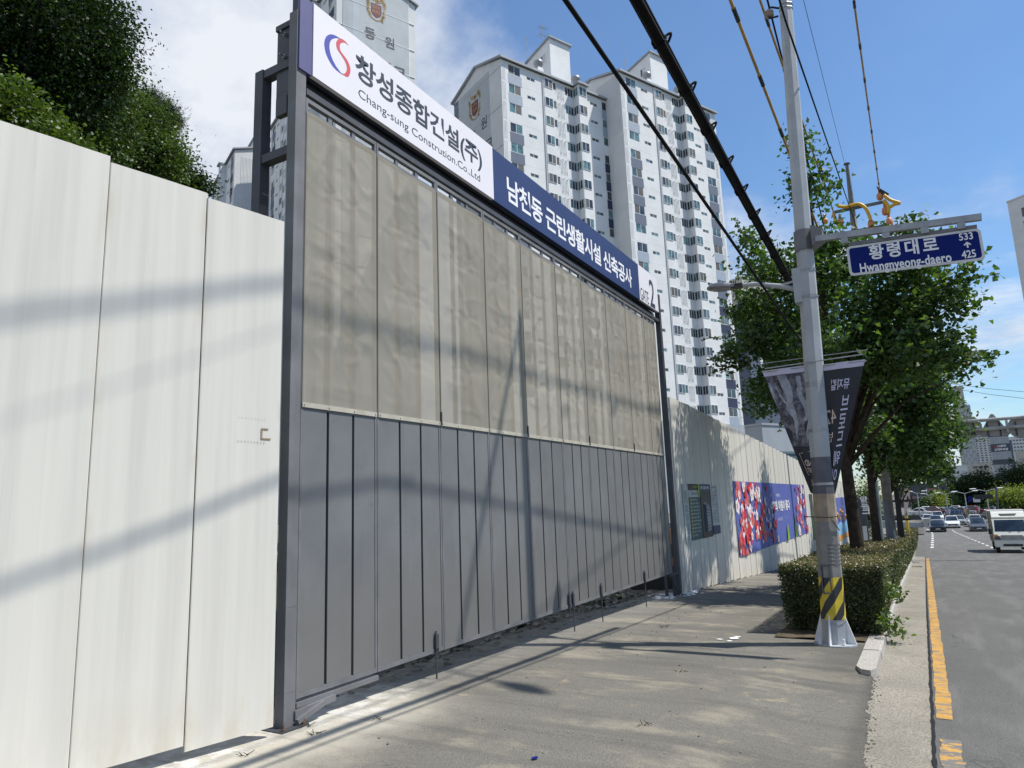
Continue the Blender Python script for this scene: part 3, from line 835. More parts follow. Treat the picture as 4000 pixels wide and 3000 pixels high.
# stub bars at the foot of the left post
b = MB()
q0 = at(1140, 2795, 'x', -4.96); q1 = at(1310, 2728, 'x', -4.96)
b.bar((-4.975, 4.60, q0.z), (-4.975, q1.y, q1.z+.01), .05, .055); b.build('stop_bar', 'steel_post', gate); b = MB()
q2 = at(1140, 2828, 'x', -4.93); q3 = at(1268, 2742, 'x', -4.93)
b.bar((-4.93, 4.60, q2.z), (-4.93, q3.y, q3.z), .04, .04)
b.build('stop_bar', 'steel_post', gate)
b = MB()
q0 = at(2560, 2240, 'x', -5.0); b.bar((-5.0, 15.45, .06), (-5.0, 15.99, .06), .05, .05); b.bar((-5.02, 15.75, .04), (-5.02, 15.75, gz(15.7)), .06, .06, 0, (1, 0, 0)); b.bar((-5.12, 15.5, .04), (-5.12, 15.5, gz(15.5)), .06, .06, 0, (1, 0, 0)); b.bar((-5.0, 15.55, .04), (-5.0, 15.85, gz(15.8)+.05), .04, .04)
b.build('stop_frame', 'steel_dark', gate)

LEAFS = [4.63, 5.715, 6.875, 8.0, 9.08, 10.285, 11.36, 12.51, 13.62, 14.80, 15.60]
ZB, ZM, ZT, ZS = .095, 2.745, 5.775, 5.985
rn = np.random.RandomState(3)
for k in range(10):
    y0, y1 = LEAFS[k]+.004, LEAFS[k+1]-.004; w = y1-y0
    b = MB()
    b.bb(-5.03, -4.985, y0, y0+.03, ZB, ZS-.04); b.bb(-5.03, -4.985, y1-.03, y1, ZB, ZS-.04)
    b.bb(-5.03, -4.985, y0+.03, y1-.03, ZB, ZB+.045); b.bb(-5.03, -4.987, y0+.03, y1-.03, ZM-.045, ZM)
    b.bb(-5.03, -4.987, y0+.03, y1-.03, ZT, ZT+.04); b.bb(-5.03, -4.987, y0+.03, y1-.03, ZS-.085, ZS-.04)
    for t in (1/3, 2/3):
        yy = y0+w*t; b.bb(-5.03, -5.0, yy-.028, yy+.028, ZM, ZS-.085)
    if k == 0: b.bb(-5.06, -4.975, y0, y1+.01, ZB-.075, ZB-.03)
    fr = b.build('gate_leaf', 'steel_post', gate)
    g = .017
    cuts = [y0+.03, y0+w/3, y0+2*w/3, y1-.03]
    for j in range(3):
        a, c = cuts[j]+(g if j else .004), cuts[j+1]-(g if j < 2 else .004)
        b = MB()
        # slightly dished sheet with folded rim
        ny, nz = 5, 8
        pts = []
        dent = R.uniform(-.004, .004)
        for iz in range(nz+1):
            for iy in range(ny+1):
                u, v = iy/ny, iz/nz
                x = -4.990+dent*math.sin(math.pi*u)*math.sin(math.pi*v)+.0016*mnoise.noise((k*3+j+u*1.2, v*4, 0))
                if k == 4 and v < .4: x += .012*mnoise.noise((u*3, v*9, 5))
                pts.append((x, a+(c-a)*u, ZB+.047+(ZM-.047-ZB-.047)*v))
        b.v = pts
        for iz in range(nz):
            for iy in range(ny):
                q = iz*(ny+1)+iy; b.f.append((q, q+1, q+ny+2, q+ny+1)); b.mi.append(0)
        for yy, s in ((a, 1), (c, -1)):
            b.face([(-4.990, yy, ZB+.047), (-4.990, yy, ZM-.047), (-5.02, yy, ZM-.047), (-5.02, yy, ZB+.047)])
        b.build('steel_sheet', 'sheet', fr)
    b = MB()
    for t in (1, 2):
        b = MB(); b.bb(-5.034, -5.010, cuts[t]-.03, cuts[t]+.03, ZB+.046, ZM-.046); b.build('gap_shade_channel', 'black_gap', fr)  # upright behind the gap, coloured black for the shade in it
    # netting panel with creases
    b = MB(); ny, nz = 36, 108
    folds = [z0_ for z0_ in frange(ZM+.2, ZT-.1, 7)]; fsg = [R.choice((-1, 1))*R.uniform(.5, 1) for _ in folds]
    z0, z1 = ZM+.01, ZT+R.uniform(-.01, .025)
    eyes = [(t, zz) for t in (1/3, 2/3) for zz in (z0+.75, z0+1.5, z0+2.25)]
    ph = k*5.1
    for iz in range(nz+1):
        for iy in range(ny+1):
            u, v = iy/ny, iz/nz; y = y0+.008+(w-.016)*u; z = z0+(z1-z0)*v
            x = .006*mnoise.noise((u*2.2+ph, z*1.1, 0))+.003*mnoise.noise((u*5+ph, z*3.2+u*2.5, 3))
            for zf, sg in zip(folds, fsg):
                dd = z-zf-.03*mnoise.noise((u*1.5+ph, zf, 1))
                if abs(dd) < .09: x += sg*.0075*math.exp(-abs(dd)*34)*(.6+.8*mnoise.noise((u*3+ph, zf*3, 4)))
            dv = u-.5-.02*mnoise.noise((z*1.2, ph, 2)); x += .006*math.exp(-abs(dv)*40)
            r = 1-abs(mnoise.noise((u*2.4+v*1.5+ph, z*1.0-u*1.8, 7)))*8
            if r > 0: x += .011*r
            r = 1-abs(mnoise.noise((u*1.6+ph, z*2.6+u*.9, 17)))*10
            if r > 0: x += .005*r
            for t, ez in eyes:
                d = math.hypot((u-t)*w, (z-ez)*.8)
                x -= .014*math.exp(-d*14)
                a = math.atan2(z-ez, (u-t)*w+1e-6)
                x += .005*math.exp(-d*5)*math.cos(a*5+ph)
            edge_f = min(1, u*9, (1-u)*9)*min(1, v*16+.05, (1-v)*16+.05)
            b.v.append((-4.978+x*edge_f, y, z+(.010*math.sin(u*math.pi*3) if iz == nz else 0)))
    for iz in range(nz):
        for iy in range(ny):
            q = iz*(ny+1)+iy; b.f.append((q, q+1, q+ny+2, q+ny+1)); b.mi.append(0)
    b.build('dust_net', 'tarp', fr, smooth=True)
    b = MB(); b.bb(-4.979, -4.972, y0+.008, y1-.008, ZM-.03, ZM+.018)
    for t in (.03, 1/3, 2/3, .97): b.lathe((-4.970, y0+w*t, ZM-.005), [(.008, 0), (.006, .006)], 6, 0, (Y3, Z3, X3))
    b.build('net_hem', 'hem', fr)
    # drop bolt with its hinge barrel
    if k in (1, 4, 5, 6, 8):
        yb = {1: 6.70, 4: 10.22, 5: 10.36, 6: 11.50, 8: 13.72}[k]
        b = MB(); b.tube([(-4.97, yb, ZB+.24), (-4.97, yb, gz(yb)-.002 if k != 4 else gz(yb)+.25)], .010, 8)
        b.tube([(-4.968, yb+.03, ZB+.0), (-4.968, yb+.03, ZB+.20)], .013, 8)
        b.bb(-4.99, -4.955, yb-.02, yb+.03, ZB+.05, ZB+.20)
        b.build('drop_bolt', 'steel_dark', fr)
    if k in (2, 4, 6, 8):
        b = MB(); b.tube([(-4.968, y0, ZM-.02), (-4.968, y0, ZM+.14)], .012, 8); b.build('hinge', 'steel_dark', fr)

# ------------------------------------------------------------------ sign board over the gate
SX = -4.95
sign = empty('site_sign', (SX, 10.2, 6.2), 'long company sign board in white and navy mounted on top of the grey gate', 'sign board')
SZ0, SZ1 = 6.195, 7.04
yp = lambda px, py: at(px, py, 'x', SX).y
yL, yPur, yW, yN, yE = 4.50, 4.675, yp(1000+1697*.5425, 1080*.5425), yp(2490, 1045), yp(2562, 1092)
b = MB(); b.bb(-5.06, -4.992, yL, yE, SZ0+.01, SZ1-.01); b.build('sign_box', 'steel_dark', sign)
for nm, a, c, m, dx in (('purple_end', yL, yPur, 'sign_purple', 0), ('white_panel', yPur, yW, 'sign_white', .012), ('navy_panel', yW, yN, 'sign_navy', .0), ('white_panel', yN, yE, 'sign_white', .012)):
    b = MB(); b.bb(-4.992, SX+dx, a+.001, c-.001, SZ0, SZ1); b.build(nm, m, sign)
def sgn(name, t, px0, px1, pt, pb_, m, bold=0., dx=.014, sp=1.0):
    a = at(*px0, 'x', SX); c = at(*px1, 'x', SX); zt = at(*pt, 'x', SX).z; zb = at(*pb_, 'x', SX).z
    b = MB(); b.text(t, (SX+dx, a.y, zb), Y3, Z3, box=(c.y-a.y, zt-zb), bold=bold, spacing=sp)
    return b.build(name, m, sign)
k5 = .5425
def c2(x, y): return (1000+x*k5, y*k5)
sgn('lettering', '창성종합건설(주)', c2(708, 480), c2(1622, 1180), c2(745, 395), c2(790, 648), 'ink', .022, sp=.93)
sgn('lettering', 'Chang-sung Constrution.Co.,Ltd', c2(731, 690), c2(1609, 1320), c2(745, 645), c2(855, 803), 'ink', -.004)
b = MB()
a0, a1 = at(*c2(1805, 1330), 'x', SX), at(1365/.553, 612/.553, 'x', SX)
zt, zb = at(*c2(1805, 1262), 'x', SX).z, at(*c2(1870, 1488), 'x', SX).z
b.text('남천동 근린생활시설 신축공사', (SX+.004, a0.y, zb), Y3, Z3, box=(a1.y-a0.y, zt-zb), bold=.026, spacing=.93); b.build('lettering', 'white_ink', sign)
sgn('lettering', 'GATE', (2501, 1160), (2533, 1185), (2520, 1136), (2520, 1182), 'ink', .004)
sgn('lettering', '2', (2537, 1170), (2556, 1180), (2546, 1099), (2550, 1203), 'ink', .012)
# two-colour swirl emblem, traced as two crescents of one S
def crescent(name, outer, inner, m):
    b = MB(); n = min(len(outer), len(inner))
    for i in range(n-1):
        b.face([outer[i], outer[i+1], inner[i+1], inner[i]])
    o = b.build(name, m, sign)
def cv(pts, n=28):
    P = [at(1200+x*500/2212, y*500/2212, 'x', SX+.014) for x, y in pts]
    out = []
    for i in range(n+1):
        t = i/n*(len(P)-1); k = min(int(t), len(P)-2); f = t-k
        p0, p1, p2, p3 = P[max(k-1, 0)], P[k], P[k+1], P[min(k+2, len(P)-1)]
        out.append(.5*((2*p1)+(p2-p0)*f+(2*p0-5*p1+4*p2-p3)*f*f+(3*p1-p0-3*p2+p3)*f**3))
    return out
crescent('emblem_blue', cv([(605, 690), (500, 620), (410, 592), (335, 625), (300, 720), (305, 830), (340, 960), (420, 1110), (500, 1205), (610, 1290)]),
         cv([(605, 690), (535, 660), (470, 660), (415, 690), (388, 760), (388, 850), (420, 980), (480, 1110), (540, 1200), (610, 1290)]), 'logo_blue')
crescent('emblem_red', cv([(722, 793), (660, 715), (600, 672), (545, 672), (508, 715), (503, 770), (520, 845), (575, 930), (640, 1030), (680, 1125), (688, 1195), (665, 1255), (630, 1275), (575, 1262)]),
         cv([(722, 793), (670, 745), (625, 732), (585, 745), (565, 785), (567, 840), (585, 890), (640, 965), (700, 1050), (740, 1150), (748, 1230), (728, 1300), (690, 1328), (575, 1262)]), 'logo_red')

# ------------------------------------------------------------------ second hoarding beyond the gate
F2 = empty('hoarding_fence', (-4.9, 24, gz(24)), 'stepped white panel hoarding beyond the gate with posters and tree shadows on it', 'fence')
def fx(y): return -4.985+.012*(y-16.4)
y = 16.36; k = 0
while y < 58:
    w = .775; zt = gz(y)+4.62+.03*mnoise.noise((k, 0, 0)); zb = gz(y+w)+.02+.02*R.random()
    b = MB(); hh = zt-zb
    prof = [(-w/2, -.05), (-w/2, -.004), (-w/2+.006, 0), (-w*.17, .001), (-w*.12, .0045), (w*.14, .0045), (w*.19, .001), (w/2-.006, 0), (w/2, -.004), (w/2, -.05)]
    b.prism([(x, yy, 0) for yy, x in prof], (0, 0, hh), 0)
    o = b.build('fence_panel', 'hoard', F2, local=True)
    o.location = Vector((fx(y)+(.0, .006, .002)[k % 3], y+w/2, zb))-Vector(F2.location)
    y += .785; k += 1
def FP(px, py, dx=.02):
    y = 24
    for _ in range(6):
        p = at(px, py, 'x', fx(y)+dx); y = p.y
    return p

# ---- printed boards on the hoarding
bd = empty('notice_board', FP(2735, 2000), 'dark blue construction notice board with a building picture on the stepped hoarding beside the gate', 'notice board')
def fq(b, x0, y0, x1, y1, dx, m=0):
    """rectangle given by two photo points, upright on the hoarding"""
    p, q = FP(x0, y0, dx), FP(x1, y1, dx)
    d = .004
    b.box(((p.x+q.x)/2, (p.y+q.y)/2, (p.z+q.z)/2), (d, abs(q.y-p.y), abs(p.z-q.z)), m)
    return p, q
bx_y0, bx_y1 = FP(2664, 1893).y, FP(2813, 2070).y
bz1, bz0 = FP(2690, 1890).z, FP(2706, 2112).z
W_ = bx_y1-bx_y0; H_ = bz1-bz0
def brd(b, u0, u1, v0, v1, dx, m=0):
    y0, y1 = bx_y0+W_*u0, bx_y0+W_*u1
    b.bb(fx(y0)+.012, fx(y0)+dx, y0, y1, bz0+H_*v0, bz0+H_*v1, m)
for nm, m, r in (('paper_sheet', 'paper', (0, .145, -.03, 1.0)), ('safety_list', 'teal_board', (.15, .47, .0, .76)), ('safety_header', 'dark_board', (.15, .47, .885, 1.0)), ('safety_caption', 'paper', (.15, .47, .765, .88)), ('picture_header', 'navy_board', (.475, .78, .87, 1.0)), ('building_picture', 'dark_board', (.475, .78, .0, .865)), ('permit_sheet', 'paper', (.79, 1.03, .2, 1.0)), ('permit_picture', 'navy_board', (.79, 1.03, .03, .195))):
    b = MB(); brd(b, *r, .020); b.build(nm, m, bd)
def btxt(b, t, u0, u1, v0, v1, bold=0.):
    y0, y1 = bx_y0+W_*u0, bx_y0+W_*u1
    b.text(t, (fx(y0)+.0215, y0, bz0+H_*v0), Y3, Z3, box=(y1-y0, H_*(v1-v0)), bold=bold)
b = MB(); btxt(b, '남천동 근린생활시설 신축공사', .49, .765, .90, .97, .02)
rowtxt = ['비계 작업', '굴착기 작업', '고소작업대 작업', '이동식 크레인', '건설기계 장비', '철골 구조물', '지게차 하역 운반', '달비계 작업', '화물 운반 트럭', '전기 기계기구', '거푸집']
for i, t in enumerate(rowtxt): btxt(b, t, .23, .23+.022*len(t)+.03, .70-.063*i, .725-.063*i, .01)
b.build('board_lettering', 'white_ink', bd)
b = MB()
for i in range(11): brd(b, .185, .215, .695-.063*i, .73-.063*i, .0215)
btxt(b, '안전보건', .27, .42, .93, .965, .02); b.build('yellow_key', 'yellow_print', bd)
b = MB()
for (u, v) in ((.42, .885), (.42, .77)):
    y0 = bx_y0+W_*u; y1 = bx_y0+W_*.47
    b.face([(fx(y0)+.0212, y0+.02*(v < .8), bz0+H_*v), (fx(y0)+.0212, y1, bz0+H_*v), (fx(y0)+.0212, y1, bz0+H_*(v+.11)), (fx(y0)+.0212, y0-.03, bz0+H_*(v+.11))])
b.build('lime_flash', 'lime', bd)
b = MB(); btxt(b, '작업자 안전수칙', .23, .41, .80, .845, .01); btxt(b, '건축허가표지판', .83, 1.0, .925, .965, .02)
for i in range(26):
    v = .86-.033*i
    for j in range(2):
        u0 = .02+R.uniform(0, .02)
        if R.random() < .8: brd(b, u0, u0+R.uniform(.05, .10), v+.015*j, v+.007+.015*j, .0208)
for i in range(18):
    v = .88-.036*i
    for j in range(4):
        u0 = .80+.056*j
        if R.random() < .8: brd(b, u0, u0+R.uniform(.02, .045), v, v+.012, .0208)
b.build('small_print', 'paper_ink', bd)
b = MB()  # the office block drawn on the board
y0 = bx_y0
def bp(u, v): return (fx(y0+W_*u)+.0212, y0+W_*u, bz0+H_*v)
b.face([bp(.53, .12), bp(.62, .10), bp(.62, .60), bp(.53, .64)]); b.build('drawn_block', 'sp_n', bd)
b = MB(); b.face([bp(.625, .10), bp(.74, .14), bp(.74, .55), bp(.625, .60)])
b.face([bp(.53, .645), bp(.62, .605), bp(.74, .56), bp(.70, .60), bp(.60, .66)]); b.build('drawn_front', 'grey_bld', bd)
b = MB()
for i in range(7): b.face([(p[0]+.0006, p[1], p[2]) for p in (bp(.635, .15+.06*i), bp(.735, .175+.053*i), bp(.735, .19+.053*i), bp(.635, .17+.06*i))])
b.build('drawn_windows', 'pane_teal', bd)

# ---- flower banner
FB = empty('flower_banner', FP(2990, 2000), 'blue banner printed with red and white flowers on the stepped hoarding', 'banner')
fy0, fy1 = FP(2862, 1880).y, FP(3138, 1895).y
fz1 = FP(2862, 1879).z; fzb = lambda y: (FP(2884, 2178).z)+(FP(3138, 2087).z-FP(2884, 2178).z)*(y-fy0)/(fy1-fy0)
fzt = lambda y: fz1+(FP(3110, 1893).z-fz1)*(y-fy0)/(fy1-fy0)
b = MB(); n = 24
for i in range(n):
    a, c = fy0+(fy1-fy0)*i/n, fy0+(fy1-fy0)*(i+1)/n
    s0, s1 = .010*math.sin(i*1.9), .010*math.sin((i+1)*1.9)
    b.face([(fx(a)+.022+s0, a, fzb(a)), (fx(c)+.022+s1, c, fzb(c)), (fx(c)+.022+s1, c, fzt(c)), (fx(a)+.022+s0, a, fzt(a))])
b.build('banner_cloth', 'ban_blue', FB)
b = MB(); yc0, yc1 = fy0+(fy1-fy0)*.40, fy0+(fy1-fy0)*.84
def flower(b, y, z, r, nm, m, seed, dx):
    rr = random.Random(seed); pts = []
    for i in range(30):
        a = 2*math.pi*i/30
        q = r*(.72+.28*abs(math.cos(a*2.5+seed)))
        pts.append((y+q*math.cos(a), z+q*math.sin(a)))
    pts = [(max(fy0+.01, min(fy1-.01, yy)), zz) for yy, zz in pts]
    pts = [(yy, max(fzb(yy)+.01, min(fzt(yy)-.01, zz))) for yy, zz in pts]
    c = (fx(y)+.034+dx, y, z)
    for i in range(30):
        p, q = pts[i], pts[(i+1) % 30]
        b.face([c, (fx(p[0])+.034+dx, *p), (fx(q[0])+.034+dx, *q)])
rf = random.Random(11)
groups = {'red': MB(), 'pink': MB(), 'petal': MB(), 'leaf_print': MB(), 'core': MB()}
fl = []
for i in range(190):
    t = rf.random()
    u = rf.random()**1.05*.45 if t < .74 else 1-rf.random()**1.2*.2
    y = fy0+(fy1-fy0)*u; v = rf.random()
    if .25 < u < .84 and v > .35+.4*rf.random() and rf.random() < .7: continue
    z = fzb(y)+(fzt(y)-fzb(y))*v
    r = rf.choice((.07, .10, .15, .20, .25, .30))*(.8 if v > .6 else 1)*(.55 if .33 < u < .8 else 1)
    fl.append((y, z, r))
fl.sort(key=lambda q: -q[2])
for y, z, r in ((fy0+.55, fzt(fy0)-.30, .40), (fy0+1.95, fzb(fy0)+1.15, .42), (fy0+.45, fzb(fy0)+.30, .45), (fy0+2.6, fzt(fy0)-.30, .30), (fy0+.30, fzb(fy0)+1.5, .26)): fl.insert(0, (y, z, r))
for i, (y, z, r) in enumerate(fl):
    kind = rf.choice(('red', 'pink', 'petal', 'petal', 'pink', 'red'))
    if i in (0, 1): kind = 'petal'
    if r < .08: kind = rf.choice(('petal', 'petal', 'pink'))
    flower(groups[kind], y, z, r, '', 0, i, .00025*i)
    if r > .1 and kind != 'red':
        for a in range(5):
            q = a*1.2566+i
            p = (fx(y)+.0345+.00025*i, y, z); L = r*.45
            e = (fx(y)+.0345+.00025*i, y+L*math.cos(q), z+L*math.sin(q)); w = r*.05
            groups['core'].face([(p[0], p[1]-w*math.sin(q), p[2]+w*math.cos(q)), (e[0], e[1]-w*2*math.sin(q), e[2]+w*2*math.cos(q)), (e[0], e[1]+w*2*math.sin(q), e[2]-w*2*math.cos(q)), (p[0], p[1]+w*math.sin(q), p[2]-w*math.cos(q))])
    if rf.random() < .3: flower(groups['leaf_print'], y+r*.9, z-r*.4, r*.5, '', 0, i, .00025*i-.0001)
for nm, mm, pn in (('red', 'red', 'red_flowers'), ('pink', 'pink', 'pink_flowers'), ('petal', 'petal', 'white_flowers'), ('leaf_print', 'leaf_print', 'printed_leaves'), ('core', 'red', 'flower_centres')):
    tag(groups[nm].build(pn, mm, FB), kind='stuff')
b = MB()
for yy, zz, h in ((fy0+(fy1-fy0)*.60, 0, .62), (fy0+(fy1-fy0)*.74, 0, .95)):
    b.face([(fx(yy)+.075, yy-.28, fzb(yy-.28)+.02), (fx(yy)+.075, yy+.28, fzb(yy+.28)+.02), (fx(yy)+.075, yy+.06, fzb(yy)+h), (fx(yy)+.075, yy-.06, fzb(yy)+h)])
b.build('printed_tree', 'lime', FB)
b = MB()
ya = FP(3010, 2000).y; yb = FP(3086, 2000).y
zz = fzb(ya)+(fzt(ya)-fzb(ya))*.52
b.text('수영의 아침이 좋다', (fx(ya)+.036, ya, zz), Vector((.012, 1, 0)), Z3, box=(yb-ya, .42), bold=.035)
b.text('더 나은 내일을 위하여', (fx(ya)+.036, ya+(yb-ya)*.3, zz-.36), Vector((.012, 1, 0)), Z3, box=((yb-ya)*.5, .12))
b.text('아름다운', (fx(ya)+.036, ya+(yb-ya)*.34, zz+.55), Vector((.012, 1, 0)), Z3, box=((yb-ya)*.25, .13))
b.build('banner_lettering', 'white_ink', FB)

# ---- darker poster and a night-sky banner further along
P3 = empty('green_poster', FP(3175, 1990), 'dark green poster on the white hoarding, half hidden behind the street pole', 'poster')
p, q = FP(3160, 1930), FP(3192, 2105)
b = MB(); b.bb(fx(p.y)+.012, fx(p.y)+.02, p.y, q.y, q.z, p.z); b.build('poster_sheet', mat('poster_green', (.05, .065, .055), .5, 0, .3, 2), P3)
b = MB(); b.bb(fx(p.y)+.02, fx(p.y)+.0215, p.y+.1, q.y-.1, q.z+.1, q.z+.9); b.build('poster_picture', 'leaf_print', P3)
NB = empty('festival_banner', FP(3290, 2000), 'night blue banner with floating lanterns on the white hoarding behind the first tree', 'banner')
p, q = FP(3248, 1946), FP(3322, 2070)
ya, yb, z1 = p.y, q.y, p.z
zb = FP(3322, 2090).z
def NBp(u, v): y = ya+(yb-ya)*u; return (fx(y)+.02, y, zb+(z1-zb)*v)
for nm, m, vs, dx in (('night_sky', 'ban_blue', [(0, .22), (1, .30), (1, 1), (0, 1)], 0), ('sea_print', 'cyan_print', [(0, .12), (1, .12), (1, .38), (.8, .42), (.6, .36), (.35, .42), (.15, .36), (0, .4)], .002), ('shore_print', 'orange_print', [(0, 0), (1, 0), (1, .14), (.5, .1), (0, .15)], .004)):
    b = MB(); b.face([(NBp(*v)[0]+dx, NBp(*v)[1], NBp(*v)[2]) for v in vs]); b.build(nm, m, NB)
b = MB()
for u, v, h in ((.22, .5, .16), (.30, .45, .12), (.55, .42, .3), (.60, .40, .12), (.42, .62, .1), (.75, .44, .12)):
    c = NBp(u, v); b.lathe((c[0]+.003, c[1], c[2]), [(.02, 0), (.09, .1), (.09, h*2), (.02, h*2+.1)], 8)
b.build('lantern_print', 'orange_print', NB)
b = MB(); c = NBp(.6, .72); b.text('불꽃', (c[0]+.004, c[1], c[2]), Y3, Z3, h=.28, bold=.03); c = NBp(.2, .72); b.text('축', (c[0]+.004, c[1], c[2]), Y3, Z3, h=.3, bold=.03); c = NBp(.2, .58); b.text('제', (c[0]+.004, c[1], c[2]), Y3, Z3, h=.3, bold=.03); b.build('banner_lettering', 'white_ink', NB)

# machine glimpsed through the slot beside the far gate post
mc = empty('site_machine', (-6.2, 18.0, gz(18)), 'orange machine half hidden behind the far end of the gate', 'machine')
b = MB(); b.bb(-6.6, -5.65, 17.3, 18.6, .05, .72); b.prism([(-6.6, 17.3, .72), (-5.65, 17.3, .72), (-5.75, 17.5, .95), (-6.5, 17.5, .95)], (0, 1.0, 0)); b.build('machine_body', 'excav', mc)
b = MB(); b.bb(-6.7, -5.6, 17.1, 18.8, gz(18), .05); b.build('machine_track', 'black', mc)
b = MB(); b.bb(-5.645, -5.64, 17.5, 18.3, .25, .6); b.build('vent_panel', 'black', mc)

# ------------------------------------------------------------------ apartment blocks
def win_mesh(w, h, n, key):
    f = .05; d = .07
    b = MB()
    b.bb(0, w, -d, 0, 0, f); b.bb(0, w, -d, 0, h-f, h); b.bb(0, f, -d, 0, f, h-f); b.bb(w-f, w, -d, 0, f, h-f)
    for i in range(1, n): b.bb(w*i/n-f*.7, w*i/n+f*.7, -d, 0, f, h-f)
    me = bpy.data.meshes.new('window'); me.from_pydata(b.v, [], b.f); me.materials.append(M['aluminium']); me.update()
    ps = []
    pw = w/n-f*1.2
    for m in ('pane_teal', 'pane_dark', 'pane_screen'):
        b = MB(); b.bb(0, pw, -.02, 0, 0, h-2*f)
        p = bpy.data.meshes.new('pane'); p.from_pydata(b.v, [], b.f); p.materials.append(M[m]); p.update(); ps.append(p)
    return (w, h, n, f, me, ps)
WT = {'W': win_mesh(1.95, 1.32, 2, 0), 'S': win_mesh(1.35, .48, 2, 0), 'B': win_mesh(1.35, 1.30, 2, 0), 'N': win_mesh(.52, 1.15, 1, 0), 'R': win_mesh(1.5, 1.30, 3, 0), 'D': win_mesh(.95, 1.30, 2, 0)}
rw = random.Random(5)
def put_window(kind, parent, x, y, z, rz=0., shade=0):
    w, h, n, f, me, ps = WT[kind]
    o = link('window', me, parent, (x, y, z), rz)
    for i in range(n):
        lean = rw.random()
        pi = 0 if lean < .42 else (2 if lean < .72 else 1)
        if kind in 'RD': pi = 1 if rw.random() < .7 else 0
        link('pane', ps[pi], o, (w*i/n+f*.75, -.022-.015*(i % 2), f))
    return o
def cut_wall(b, x0, x1, y, z0, z1, ops, m=0, rev=.14):
    xs = sorted({x0, x1, *[o[0] for o in ops], *[o[1] for o in ops]}); zs = sorted({z0, z1, *[o[2] for o in ops], *[o[3] for o in ops]})
    for i in range(len(xs)-1):
        for j in range(len(zs)-1):
            cx, cz = (xs[i]+xs[i+1])/2, (zs[j]+zs[j+1])/2
            if any(o[0] < cx < o[1] and o[2] < cz < o[3] for o in ops): continue
            b.face([(xs[i], y, zs[j]), (xs[i+1], y, zs[j]), (xs[i+1], y, zs[j+1]), (xs[i], y, zs[j+1])], m)
    for a, c, d, e in ops:
        b.face([(a, y, d), (a, y+rev, d), (a, y+rev, e), (a, y, e)], m); b.face([(c, y, d), (c, y, e), (c, y+rev, e), (c, y+rev, d)], m)
        b.face([(a, y, e), (a, y+rev, e), (c, y+rev, e), (c, y, e)], m); b.face([(a, y, d), (c, y, d), (c, y+rev, d), (a, y+rev, d)], m)
        b.face([(a, y+rev, d), (c, y+rev, d), (c, y+rev, e), (a, y+rev, e)], m)
FH = 2.8; BL = 20.9; BD = 12.2
SPM = {}
for m in ('sp_l', 'sp_d', 'sp_n'):
    b = MB(); b.bb(-.08, 2.15, -.015, .02, -FH+1.35, -.03); SPM[m] = bpy.data.meshes.new('spandrel_panel'); SPM[m].from_pydata(b.v, [], b.f); SPM[m].materials.append(M[m])
